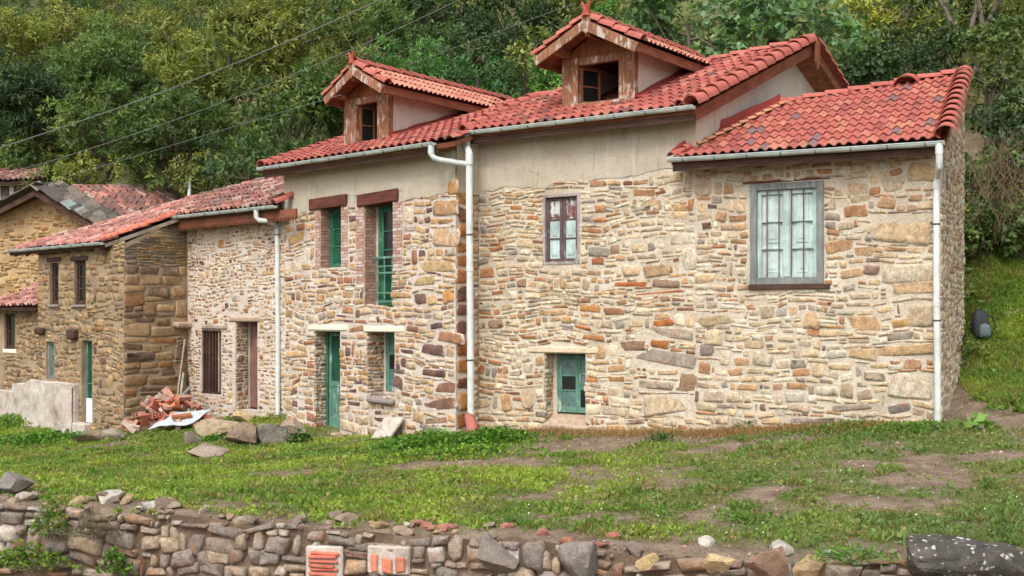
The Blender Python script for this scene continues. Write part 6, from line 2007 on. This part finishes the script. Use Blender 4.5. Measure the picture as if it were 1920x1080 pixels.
# ================================================================== vegetation
def leaf_arrays(P, D, S, L, Wd, fold=.25):
    """rhombic leaves: P base, D direction, S side, L length, Wd width"""
    n = len(P)
    Nn = np.cross(D, S)
    mid = P + D * (L * .45)[:, None]
    tip = P + D * L[:, None] - Nn * 0
    a = mid + S * (Wd / 2)[:, None] + Nn * (Wd * fold)[:, None]
    b = mid - S * (Wd / 2)[:, None] + Nn * (Wd * fold)[:, None]
    V = np.stack([P, a, tip, b], 1).reshape(-1, 3)
    i = np.arange(n) * 4
    Fc = np.stack([np.stack([i, i + 1, i + 2], -1), np.stack([i, i + 2, i + 3], -1)], 1).reshape(-1, 3)
    return V, Fc

def unit(v): return v / np.maximum(np.linalg.norm(v, axis=-1, keepdims=True), 1e-9)

def fig_arrays(P, D, S, L):
    """five lobed leaf of eight triangles"""
    n = len(P); Nn = np.cross(D, S)
    prof = [(0, 0), (.38, .10), (.30, .34), (.62, .55), (.26, .62), (0, 1.0), (-.26, .62), (-.62, .55), (-.30, .34), (-.38, .10)]
    V = np.stack([P + D * (L * y)[:, None] + S * (L * x)[:, None] + Nn * (L * .18 * abs(x))[:, None] for x, y in prof] + [P + D * (L * .4)[:, None]], 1).reshape(-1, 3)
    i = np.arange(n) * 11
    Fc = np.stack([np.stack([i + k, i + (k + 1) % 10, i + 10], -1) for k in range(10)], 1).reshape(-1, 3)
    return V, Fc

def twig_points(c, rad, n, rng, up=.35):
    """points on the skin of a lobe, more on top"""
    d = unit(rng.normal(size=(n, 3)) + np.array([0, 0, up]))
    r = rad * rng.uniform(.72, 1.06, n)[:, None]
    return c + d * r * np.array([1, 1, .8]), d

def crown_leaves(lobes, kind, cols, rng, dens):
    """lobes: (centre, radius) -> vertices, faces, colours"""
    Vs, Fs, Cs, b = [], [], [], 0
    for c, rad in lobes:
        n = int(dens * rad * rad)
        P, d = twig_points(np.array(c), rad, n, rng)
        base = cols[rng.integers(len(cols), size=1)[0]]
        if kind == 'fig': k, l0, l1, w = 3, .15, .26, 0
        elif kind == 'chestnut': k, l0, l1, w = 6, .18, .32, .30
        elif kind == 'acacia': k, l0, l1, w = 8, .11, .19, .34
        elif kind == 'ivy': k, l0, l1, w = 5, .09, .16, .75
        else: k, l0, l1, w = 6, .13, .22, .48
        PP = np.repeat(P, k, 0) + rng.normal(size=(n * k, 3)) * .05
        dd = np.repeat(d, k, 0)
        r = unit(rng.normal(size=(n * k, 3)))
        D = unit(dd * .55 + r * .9 + np.array([0, 0, -.28]))
        S = unit(np.cross(D, dd + np.array([0, 0, .6]) + r * .25))
        L = rng.uniform(l0, l1, n * k)
        if kind == 'fig': V, Fc = fig_arrays(PP, D, S, L); m = 11
        else: V, Fc = leaf_arrays(PP, D, S, L, L * w); m = 4
        j = rng.uniform(.78, 1.22) * np.repeat(rng.uniform(.6, 1.4, n), k) * rng.uniform(.8, 1.2, n * k)
        col = np.array(base)[None, :] * j[:, None]
        yel = (np.repeat(rng.random(n), k) < .12)
        col[yel] = col[yel] * np.array([1.35, 1.2, .9])
        Vs.append(V); Fs.append(Fc + b); Cs.append(np.repeat(col, m, 0)); b += len(V)
    return np.concatenate(Vs), np.concatenate(Fs), np.concatenate(Cs)

LK = .84
GR = {'olive': [lin(128, 134, 68, LK), lin(114, 126, 64, LK), lin(138, 140, 72, LK)],
      'green': [lin(94, 118, 62, LK), lin(84, 110, 58, LK), lin(106, 126, 66, LK)],
      'dark': [lin(72, 96, 58, LK), lin(66, 90, 54, LK), lin(82, 104, 60, LK)],
      'bright': [lin(100, 146, 68, LK), lin(88, 134, 66, LK), lin(112, 152, 74, LK)],
      'yellow': [lin(148, 152, 72, LK), lin(136, 146, 68, LK), lin(154, 154, 80, LK)],
      'fig': [lin(112, 144, 100, LK), lin(96, 130, 84, LK), lin(124, 154, 108, LK)],
      'acacia': [lin(86, 130, 74, LK), lin(76, 120, 70, LK), lin(98, 140, 76, LK)]}

def tree(name, u, v, Y, rx, rz, kind, pal, label, group, dens=95, trunk=True, nl=None, seed=None, ry=None):
    rng = np.random.default_rng(seed if seed is not None else int(u * 7 + v * 13 + Y * 3) + 5000)
    c = at(u, v, Y); ry = ry or rx * .8
    gz = float(ground_h(c[0], c[1]))
    base = np.array([c[0] + rng.uniform(-.3, .3), c[1] + .3, gz - .15])
    if base[2] > c[2] - .3: base[2] = min(base[2], c[2] - .3)
    t = thing(name, tuple(base), label, 'tree' if trunk else 'shrub', group)
    nl = nl or max(7, int(11 * rx * rz / 2.2))
    lobes = []
    for i in range(nl):
        d = unit(rng.normal(size=3)); q = rng.uniform(.25, 1.0) ** .6
        lr = rng.uniform(.42, .72) * min(1.25, .55 + .18 * rx)
        lobes.append((c + d * q * np.array([rx - lr * .5, ry - lr * .5, rz - lr * .5]), lr))
    V, Fc, Cc = crown_leaves(lobes, kind, GR[pal], rng, dens)
    Cc = Cc * rng.uniform(.85, 1.3)
    obj('crown', mesh_from('crown', V, Fc, M_LEAF, Cc), t)
    m = MB()
    top = c + np.array([0, 0, rz * .15])
    r0 = .05 + .035 * rx if trunk else .03
    bend = rng.normal(size=3) * .15
    m.tube([base, base * .5 + top * .5 + bend, top], [r0, r0 * .75, r0 * .45], 7)
    pick_ = rng.permutation(len(lobes))[:min(len(lobes), 14)]
    for i in pick_:
        e = lobes[i][0]; s = base + (top - base) * rng.uniform(.35, .95)
        mid = (s + e) / 2 + rng.normal(size=3) * .15 + np.array([0, 0, .1])
        m.tube([s, mid, e], [r0 * .45, r0 * .3, r0 * .12], 5)
    m.build('trunk' if trunk else 'stem', M_BARK, t, smooth=True)
    return t

HG = 'trees on the wooded hill'
TREES = [
 # name, u, v, Y, rx, rz, kind, pal, label
 ('chestnut_tree', 330, 250, 37, 2.9, 1.9, 'chestnut', 'green', 'dense chestnut above the old gable house roof, crossed by two cables'),
 ('chestnut_tree', 545, 235, 33.5, 2.6, 2.2, 'chestnut', 'green', 'leafy chestnut immediately left of the left hand dormer'),
 ('chestnut_tree', 430, 110, 42, 3.6, 2.4, 'chestnut', 'olive', 'olive yellow chestnut high on the hill above the cables'),
 ('chestnut_tree', 255, 130, 46, 3.6, 2.4, 'chestnut', 'green', 'green chestnut left of the olive yellow chestnut'),
 ('rounded_tree', 105, 85, 62, 4.2, 2.4, 'broad', 'yellow', 'rounded yellow green tree near the top left corner'),
 ('chestnut_tree', 70, 210, 50, 3.6, 2.6, 'chestnut', 'dark', 'darker green tree at the left edge above the farther house'),
 ('chestnut_tree', 570, 50, 43, 3.0, 2.0, 'chestnut', 'olive', 'olive leafed chestnut at the top edge left of the cables'),
 ('broadleaf_tree', 690, 90, 38, 2.0, 2.0, 'chestnut', 'green', 'green tree rising behind the left dormer finial'),
 ('broadleaf_tree', 800, 40, 42, 2.6, 2.0, 'broad', 'dark', 'dark green tree at the top edge above the left dormer'),
 ('feathery_tree', 760, 125, 32, 1.5, 1.0, 'acacia', 'bright', 'bright green feathery shrub tree behind the left dormer ridge'),
 ('feathery_tree', 895, 158, 31, 1.9, 1.0, 'acacia', 'acacia', 'soft blue green feathery tree between the two dormers'),
 ('broadleaf_tree', 960, 70, 40, 2.6, 2.4, 'broad', 'dark', 'dark leafy tree left of the right hand dormer'),
 ('bushy_tree', 985, 120, 33, 1.3, 1.2, 'broad', 'olive', 'yellowish bush tree just left of the right hand dormer eave'),
 ('feathery_tree', 1035, 150, 29.5, .7, .8, 'acacia', 'bright', 'small bright sapling under the left eave of the right dormer'),
 ('broadleaf_tree', 1180, 30, 36, 1.6, 1.6, 'acacia', 'bright', 'bright green feathery tree right of the right dormer finial'),
 ('fig_tree', 1290, 60, 29.5, 1.9, 1.5, 'fig', 'fig', 'large leaved fig tree behind the right hand dormer roof'),
 ('fig_tree', 1450, 55, 29.0, 1.9, 1.7, 'fig', 'fig', 'large leaved fig tree above the plastered gable apex'),
 ('fig_tree', 1580, 110, 28.5, 1.2, 1.1, 'fig', 'fig', 'lower fig branches right of the plastered gable'),
 ('leaning_tree', 1690, 28, 33, 2.2, 1.1, 'chestnut', 'yellow', 'yellow green tree with bare leaning stems at the top right'),
 ('leaning_tree', 1870, 20, 34, 2.0, 1.4, 'chestnut', 'olive', 'olive tree at the top right corner'),
 ('bushy_tree', 1660, 150, 28, 1.5, 1.0, 'ivy', 'dark', 'dark ivy clad bush behind the right house ridge'),
 ('bushy_tree', 1870, 130, 28, 1.5, 1.3, 'ivy', 'green', 'green ivy mound right of the right house ridge'),
 ('bushy_tree', 1760, 110, 29.5, 1.4, .9, 'ivy', 'dark', 'dark tangled thicket under the leaning stems'),
 ('bushy_tree', 1895, 225, 26.5, 1.1, .9, 'ivy', 'dark', 'dark ivy hanging over the bank at the right edge'),
 ('ivy_bank', 1870, 330, 25.3, 1.0, 1.0, 'ivy', 'dark', 'dark ivy bank behind the dry vines at the right edge'),
 ('ivy_bank', 1835, 420, 24.6, .8, .6, 'ivy', 'green', 'green ivy at the foot of the dry vines'),
 ('ivy_bank', 1905, 430, 24.4, .9, .6, 'ivy', 'green', 'green ivy at the right edge above the grassy bank'),
 ('chestnut_tree', 195, 235, 44, 2.4, 1.6, 'chestnut', 'green', 'chestnut branches hanging over the bare slope patch'),
 ('chestnut_tree', 640, 160, 36, 2.0, 1.7, 'chestnut', 'olive', 'chestnut foliage directly behind the left dormer gable'),
 ('broadleaf_tree', 1080, 60, 41, 2.2, 2.0, 'broad', 'olive', 'olive brown tree behind the right dormer gable'),
 ('broadleaf_tree', 880, 95, 36, 1.9, 1.6, 'broad', 'dark', 'dark tree above the blue green feathery tree'),
 ('bushy_tree', 470, 310, 32, 1.8, 1.0, 'broad', 'dark', 'dark bush above the old tiled roof of the low house'),
 ('bushy_tree', 380, 325, 34, 1.2, .7, 'broad', 'olive', 'olive bush beside the white post'),
 ('bushy_tree', 160, 325, 42, 1.6, .8, 'broad', 'yellow', 'yellowish bush behind the gable house ridge'),
 ('bushy_tree', 60, 300, 48, 2.2, .9, 'broad', 'green', 'green bush beside the farther house roof'),
]
for (nm, u, v, Y, rx, rz, kind, pal, lab) in TREES:
    tree(nm, u, v, Y, rx, rz, kind, pal, lab, HG, dens={'fig': 85, 'chestnut': 90, 'acacia': 140, 'ivy': 170, 'broad': 110}[kind])
# bare leaning stems at the top right
rs = random.Random(4)
for k, (u0, v0, u1, v1) in enumerate([(1800, 75, 1735, -40), (1815, 70, 1830, -40), (1830, 72, 1880, -30), (1845, 60, 1815, -50)]):
    a = at(u0, v0 + 12, 30.5); b = at(u1, v1, 31.5)
    m = MB(); m.tube([a, (np.array(a) + b) / 2 + np.array([.1, 0, .05]), b], [.075, .06, .04], 7)
    tag(m.build('bare_stem', M_BARK, None, smooth=True), ['grey stem leaning left from the thicket at top right', 'upright grey stem in the thicket at top right', 'grey stem leaning right in the thicket at top right', 'thin crossing stem in the thicket at top right'][k], 'stem', 'bare stems at the top right')

# the mass of the wood farther up and between: one body of leaves over the hill
def wood_mass():
    rng = np.random.default_rng(77)
    lobes = []
    for k in range(1250):
        Y = rng.uniform(29, 78); X = rng.uniform(-.62, .62) * Y
        y0 = float(hill_y0(X))
        if Y < y0 + 3.0: continue
        z = float(ground_h(X, Y)); u = CX + F * X / Y; v = CY - F * (z + 1 - CZ) / Y
        if v < -160 or v > 420: continue
        if 195 < u < 290 and 285 < v < 350: continue
        lobes.append((np.array([X, Y, z + rng.uniform(.4, 2.6)]), rng.uniform(.6, 1.2)))
    for k in range(420):                     # fuller crowns on the far slope at the upper left
        Y = rng.uniform(50, 84); X = rng.uniform(-.56, -.08) * Y
        lobes.append((np.array([X, Y, float(ground_h(X, Y)) + rng.uniform(.4, 2.2)]), rng.uniform(1.0, 1.6)))
    far = [l for l in lobes]
    Vs, Fs, Cs, b = [], [], [], 0
    for kind, pal, sel in (('broad', 'dark', 0), ('chestnut', 'green', 1), ('chestnut', 'olive', 2)):
        ls = [l for i, l in enumerate(far) if i % 3 == sel]
        V, Fc, Cc = crown_leaves(ls, kind, GR[pal], rng, 48)
        Vs.append(V); Fs.append(Fc + b); Cs.append(Cc); b += len(V)
    obj('wood', mesh_from('wood', np.concatenate(Vs), np.concatenate(Fs), M_LEAF, np.concatenate(Cs)), None, label='mass of mixed woodland covering the hill behind the houses', cat='woodland', kind='stuff')
wood_mass()

def undergrowth():
    """low brambles and grass on the foot of the hill and the bank at the right"""
    rng = np.random.default_rng(78)
    lobes = []
    while len(lobes) < 500:
        Y = rng.uniform(19.5, 46); X = rng.uniform(-.5, .62) * Y
        y0 = float(hill_y0(X))
        if Y < y0 - .8 or Y > y0 + 9: continue
        z = float(ground_h(X, Y)); u = CX + F * X / Y; v = CY - F * (z - CZ) / Y
        if 210 < u < 285 and 300 < v < 335: continue
        if u > 1800 and v > 440 and u < 2050: continue
        lobes.append((np.array([X, Y, z + .1]), rng.uniform(.35, .7)))
    V, Fc, Cc = crown_leaves(lobes, 'broad', GR['green'] + GR['dark'] + GR['olive'], rng, 130)
    obj('undergrowth', mesh_from('undergrowth', V, Fc, M_LEAF, Cc), None, label='brambles and low scrub at the foot of the hill', cat='undergrowth', kind='stuff')
undergrowth()

def dry_vines():
    rng = random.Random(9); m = MB()
    for k in range(240):
        u = rng.uniform(1822, 1945); v = rng.uniform(235, 400)
        a = np.array(at(u, v, rng.uniform(23.6, 24.6)))
        l = rng.uniform(.3, 1.1)
        p = [a]
        d = np.array([rng.gauss(0, .5), rng.gauss(0, .15) - .1, -1.0])
        for i in range(4):
            d = d + np.array([rng.gauss(0, .35), rng.gauss(0, .1), rng.gauss(0, .2)]); d /= np.linalg.norm(d)
            p.append(p[-1] + d * l / 4)
        m.tube(p, rng.choice([.003, .004, .006]), 4, False)
    o = m.build('dry_vines', M_STRAW, None)
    tag(o, 'tangle of dry brown vines hanging on the bank at the right', 'vines', None, 'stuff')
M_STRAW = m_plain('dry_stem', lin(112, 92, 68), .9, .3, 5)
dry_vines()

# ------------------------------------------------------------------ grass and weeds
def frustum_points(n, y0, y1, rng, margin=.10):
    Y = np.sqrt(rng.uniform(y0 ** 2, y1 ** 2, n)); X = rng.uniform(-.457 - margin, .457 + margin, n) * Y
    return X, Y

HOUSE_LINE = [(A, B), (B, C), (C, CF), (CF, E_), (E_, G_), (G_, PF), (PF, PL)]
def before_houses(X, Y):
    """True for points on the camera side of the row"""
    front = np.interp(X, [-20, PL[0], PF[0], PF[0] + .01, G_[0], E_[0], CF[0], C[0], B[0], A[0], A[0] + .15, A[0] + 3.0], [PL[1] + 5, PL[1], PF[1], PF[1] + .6, G_[1], E_[1], CF[1], C[1], B[1], A[1], A[1] + .2, A[1] + 5.0])
    return Y < front - .03

def grass():
    rng = np.random.default_rng(5)
    Vs, Fs, Cs, b = [], [], [], 0
    n = 185000
    X, Y = frustum_points(n, 10.6, 30, rng)
    cv = cover(X, Y)
    keep = (rng.random(n) < cv ** 1.3 * np.clip(1.25 - (Y - 11) / 30, .5, 1.1)) & before_houses(X, Y) & (Y > wall_y(X) + .02)
    X, Y = X[keep], Y[keep]
    # the grassy bank at the right
    m2 = 105000
    Xb = rng.uniform(7.9, 14.5, m2); Yb = rng.uniform(18.5, 26.5, m2)
    kb = (Xb / Yb < .60) & (Xb / Yb > .40) & (rng.random(m2) < cover(Xb, Yb) * .9 + .12)
    X = np.concatenate([X, Xb[kb]]); Y = np.concatenate([Y, Yb[kb]])
    Z = ground_h(X, Y)
    P = np.stack([X, Y, Z], -1)
    lush = np.clip((fbm(X * .5, Y * .5, 61) - .35) * 2.4, 0, 1) * np.clip((3.5 - X) / 7, 0, 1)
    broad = rng.random(len(P)) < .25 + .45 * lush
    k = 5
    PP = np.repeat(P, k, 0); nn = len(PP)
    PP[:, :2] += rng.normal(size=(nn, 2)) * .022
    bb = np.repeat(broad, k); ll = np.repeat(lush, k)
    d = rng.normal(size=(nn, 3)); d[:, 2] = np.abs(d[:, 2]) * .5 + np.where(bb, .35, 1.0)
    D = unit(d); S = unit(np.cross(D, rng.normal(size=(nn, 3))))
    tall = np.repeat(np.clip((fbm(X * 2.2, Y * 2.2, 91) - .52) * 6, 0, 1), k)
    L = np.where(bb, rng.uniform(.022, .05, nn), rng.uniform(.03, .085, nn)) * (1 + .5 * ll + .9 * tall)
    Wd = np.where(bb, L * .85, L * .14)
    L = np.where(PP[:, 0] > 7.9, L * 1.7, L); Wd = np.where(bb, L * .85, L * .14)
    PP[:, 2] += np.where(bb, rng.uniform(0, .035, nn), -.005)
    hue = np.repeat(fbm(X * 1.1, Y * 1.1, 71), k); dry = np.repeat(fbm(X * 2.5, Y * 2.5, 81), k)
    c0 = np.array(lin(120, 152, 62, .86)); c1 = np.array(lin(164, 184, 76, .86)); c2 = np.array(lin(122, 144, 92, .82)); c3 = np.array(lin(176, 158, 104, .7))
    t = np.clip((hue - .38) * 3.4, 0, 1)[:, None]
    col = c0 * (1 - t) + c1 * t
    g2 = np.clip((PP[:, 0] - 1.0) / 6, 0, .6)[:, None] * (PP[:, 0] < 7.9)[:, None]
    col = col * (1 - g2) + c2 * g2
    dm = ((dry > .54) & (rng.random(nn) < .40)) | (rng.random(nn) < .07)
    col[dm] = c3
    col = col * rng.uniform(.7, 1.3, nn)[:, None]
    V, Fc = leaf_arrays(PP, D, S, L, Wd, .2)
    obj('grass', mesh_from('grass', V, Fc, M_BLADE, np.repeat(col, 4, 0)), None, label='short green grass and clover on the sloping yard', cat='grass', kind='stuff')
grass()

def dry_grass():
    """straw along the foot of the two right hand houses"""
    rng = np.random.default_rng(15)
    pts = []
    for (p, q, n) in ((B, A, 2600), (C, B, 1900), (CF, C, 100)):
        t = rng.random(n); e = np.abs(rng.normal(size=n)) * .22 + .02
        w = Wall(p, q)
        pts.append(w.pts(t * w.w, 0, e))
    P = np.concatenate(pts); P[:, 2] = ground_h(P[:, 0], P[:, 1])
    k = 3; PP = np.repeat(P, k, 0); nn = len(PP)
    d = rng.normal(size=(nn, 3)); d[:, 2] = np.abs(d[:, 2]) + .5
    D = unit(d); S = unit(np.cross(D, rng.normal(size=(nn, 3))))
    L = rng.uniform(.04, .16, nn)
    col = np.array(lin(186, 150, 104, .8))[None] * rng.uniform(.6, 1.25, nn)[:, None]
    V, Fc = leaf_arrays(PP, D, S, L, L * .09, .1)
    obj('dry_grass', mesh_from('dry_grass', V, Fc, M_BLADE, np.repeat(col, 4, 0)), None, label='dry straw coloured grass along the foot of the house walls', cat='grass', kind='stuff')
dry_grass()

def flowers():
    rng = np.random.default_rng(16)
    m = MB()
    for k in range(110):
        u = rng.uniform(1100, 1920) if rng.random() < .85 else rng.uniform(100, 1100); v = rng.uniform(870, 1050) if u > 1100 else rng.uniform(880, 990)
        if u > 1690 and v > 985: continue
        g = at(u, v, 0); Y = F * 2.2 / (v - CY); x = (u - CX) / F * Y
        if Y < wall_y(x) + .05: continue
        z = float(ground_h(x, Y)) + rng.uniform(.03, .07); r = rng.uniform(.006, .014)
        m.add([(x + r, Y, z), (x, Y + r, z), (x - r, Y, z), (x, Y - r, z), (x, Y, z + r * .9), (x, Y, z - .004)], [(0, 1, 4), (1, 2, 4), (2, 3, 4), (3, 0, 4), (1, 0, 5), (2, 1, 5), (3, 2, 5), (0, 3, 5)])
    o = m.build('clover_flowers', M_WHITE, None)
    tag(o, 'tiny white flowers dotted over the grass at the lower right', 'flowers', None, 'stuff')
flowers()

def weed(name, u, v, w, h, kind, cols, label, n=220, cat='weed', group=None, L=(.05, .10), depth=.5, Y=None, wid=.7):
    g = gpt(u, v) if Y is None else np.array(at(u, v, Y))
    rng = np.random.default_rng(int(u * 3 + v))
    P = np.stack([g[0] + rng.normal(size=n) * w * .33, g[1] + rng.normal(size=n) * w * .33 * depth, np.zeros(n)], -1)
    r = np.sqrt(((P[:, 0] - g[0]) / (w * .5)) ** 2 + ((P[:, 1] - g[1]) / (w * .5 * depth + .01)) ** 2)
    z0 = ground_h(P[:, 0], P[:, 1]) if Y is None else np.full(n, g[2])
    P[:, 2] = z0 + rng.random(n) ** .7 * h * np.clip(1.15 - r * .6, .15, 1)
    d = rng.normal(size=(n, 3)); d[:, 2] = np.abs(d[:, 2]) * .4 + .15
    D = unit(d); S = unit(np.cross(D, rng.normal(size=(n, 3)) * .4 + np.array([0, 0, 1])))
    Ln = rng.uniform(L[0], L[1], n)
    col = np.array([cols[i] for i in rng.integers(len(cols), size=n)]) * rng.uniform(.7, 1.3, n)[:, None]
    if kind == 'lobed': V, Fc = fig_arrays(P, D, S, Ln); m = 11
    else: V, Fc = leaf_arrays(P, D, S, Ln, Ln * wid); m = 4
    t = thing(name, tuple(g), label, cat, group)
    obj('leaves', mesh_from('leaves', V, Fc, M_LEAF, np.repeat(col, m, 0)), t)
    st = MB()
    for k in range(8):
        q = P[rng.integers(n)]
        st.tube([(g[0] + rng.normal() * w * .1, g[1] + rng.normal() * .04, g[2] - .02), tuple((g + q) / 2 + np.array([0, 0, .02])), tuple(q)], [.006, .005, .003], 4)
    st.build('stem', M_BARK, t)
BR = [lin(104, 156, 52, .7), lin(126, 172, 60, .7), lin(88, 138, 50, .7)]
YG = [lin(160, 180, 56, .7), lin(140, 166, 56, .7)]
DKG = [lin(70, 116, 56, .66), lin(84, 130, 60, .66)]
weed('nettle_patch', 800, 838, 1.9, .30, 'leaf', BR, 'lush green weeds along the foot of the ochre house', 1500)
weed('nettle_patch', 925, 832, 1.2, .28, 'leaf', BR, 'lush green weeds around the propped red tile', 1100)
weed('nettle_patch', 845, 856, 2.0, .16, 'leaf', YG + BR, 'yellow green weeds in front of the lush patch', 1100)
weed('weed_clump', 228, 800, .5, .42, 'leaf', DKG, 'dark green weed clump at the brown house corner', 300)
weed('weed_clump', 515, 793, .8, .22, 'leaf', YG, 'yellow green clump at the foot of the pale down pipe', 520, L=(.03, .07))
weed('weed_clump', 1408, 806, .55, .26, 'leaf', BR + DKG, 'small bush growing against the right house wall', 260)
weed('weed_clump', 1235, 836, .32, .18, 'blade', DKG, 'spiky dark tuft on bare earth before the middle house', 150, L=(.10, .2), wid=.12)
weed('weed_clump', 400, 832, .5, .2, 'leaf', BR, 'green weeds between the rocks before the barred window', 220)
weed('weed_clump', 560, 836, .45, .32, 'leaf', DKG, 'dark weeds among the rocks left of the green door', 200)
weed('weed_clump', 20, 800, 2.4, .35, 'leaf', BR + YG, 'broad leaved weeds before the concrete landing', 1400, L=(.06, .13))
weed('weed_clump', 90, 832, 2.0, .28, 'leaf', BR, 'broad leaved weeds below the concrete landing corner', 1100, L=(.06, .13))
weed('mallow_plant', 1825, 808, .55, .22, 'lobed', [lin(140, 176, 84, .7)], 'large lobed leaves right of the right down pipe', 18, 'plant', L=(.14, .24))
weed('weed_clump', 1590, 806, 1.9, .12, 'leaf', BR, 'low clover mat along the wall under the turquoise window', 1500, L=(.03, .06))
weed('weed_clump', 1700, 812, 1.4, .16, 'leaf', BR, 'clover mat at the foot of the right down pipe', 1200, L=(.03, .06))
weed('weed_clump', 95, 1005, .32, .52, 'leaf', BR + YG, 'green weed growing down the retaining wall at the left', 420, L=(.03, .06), Y=13.05, depth=.15)
weed('weed_clump', 50, 1068, .75, .34, 'leaf', BR + YG, 'leafy weed with yellow flowers at the lower left corner', 480, L=(.04, .08), Y=13.1, depth=.2)
weed('weed_clump', 215, 1078, .3, .32, 'leaf', BR, 'fine green weed in the retaining wall below the dry bush', 260, L=(.03, .07), Y=12.9, depth=.2)
weed('dry_bush', 175, 1010, .42, .28, 'blade', [lin(150, 140, 110, .7), lin(128, 120, 100, .7)], 'grey dry bush on top of the retaining wall', 420, 'bush', L=(.08, .2), Y=12.9, depth=.3, wid=.06)
weed('weed_clump', 1600, 1055, .75, .14, 'blade', BR, 'tuft of grass with white flowers before the lichened boulder', 420, L=(.06, .14), Y=10.9, wid=.14)
weed('weed_clump', 1395, 985, .3, .1, 'blade', BR, 'single tussock of grass on the stony edge', 160, L=(.06, .12), wid=.14)
weed('weed_clump', 965, 985, .4, .1, 'blade', BR, 'grass tussock on the stony edge above the grey boulder', 160, L=(.06, .12), wid=.14)

def litter():
    """gravel and dead stalks on the bare ground"""
    rng = np.random.default_rng(25)
    n = 60000
    X, Y = frustum_points(n, 10.6, 27, rng)
    cv = cover(X, Y)
    keep = (rng.random(n) < (1.0 - cv) * .55 + .03) & before_houses(X, Y) & (Y > wall_y(X) + .02)
    X, Y = X[keep], Y[keep]; Z = ground_h(X, Y); n = len(X)
    g = rng.random(n) < .42
    # pebbles: squashed octahedra
    P = np.stack([X, Y, Z], -1)[g]; r = rng.uniform(.006, .022, len(P)) * (1 + (rng.random(len(P)) < .06) * 1.4)
    o = np.array([[1, 0, 0], [0, 1, 0], [-1, 0, 0], [0, -1, 0], [0, 0, .7], [0, 0, -.5]])
    jit = rng.uniform(.6, 1.4, (len(P), 6, 1))
    V = (P[:, None, :] + o[None] * r[:, None, None] * jit).reshape(-1, 3)
    f = np.array([[0, 1, 4], [1, 2, 4], [2, 3, 4], [3, 0, 4], [1, 0, 5], [2, 1, 5], [3, 2, 5], [0, 3, 5]])
    Fc = (np.arange(len(P))[:, None, None] * 6 + f[None]).reshape(-1, 3)
    pal = np.array([lin(150, 134, 116), lin(176, 164, 148), lin(126, 112, 98), lin(160, 124, 104)])
    col = pal[rng.integers(4, size=len(P))] * rng.uniform(.7, 1.15, len(P))[:, None]
    obj('gravel', mesh_from('gravel', V, Fc, M_PEB, np.repeat(col, 6, 0)), None, label='small stones and grit on the bare patches of the yard', cat='gravel', kind='stuff')
    P = np.repeat(np.stack([X, Y, Z + .004], -1)[~g], 2, 0); m = len(P)
    P[:, :2] += rng.normal(size=(m, 2)) * .02
    d = rng.normal(size=(m, 3)); d[:, 2] = np.abs(d[:, 2]) * .35 + .05
    D = unit(d); S = unit(np.cross(D, rng.normal(size=(m, 3)))); L = rng.uniform(.03, .10, m)
    pal = np.array([lin(178, 154, 112, .8), lin(150, 128, 92, .8), lin(120, 128, 70, .8)])
    col = pal[rng.integers(3, size=m)] * rng.uniform(.7, 1.2, m)[:, None]
    V, Fc = leaf_arrays(P, D, S, L, L * .10, .1)
    obj('dead_stalks', mesh_from('dead_stalks', V, Fc, M_BLADE, np.repeat(col, 4, 0)), None, label='dead stalks scattered over the bare patches of the yard', cat='grass', kind='stuff')
def m_peb():
    m, nt, p, pos, out = newmat('pebble'); n = N(nt, pos); c, _ = n.attr(); n.to(p, c); return m
M_PEB = m_peb()
litter()
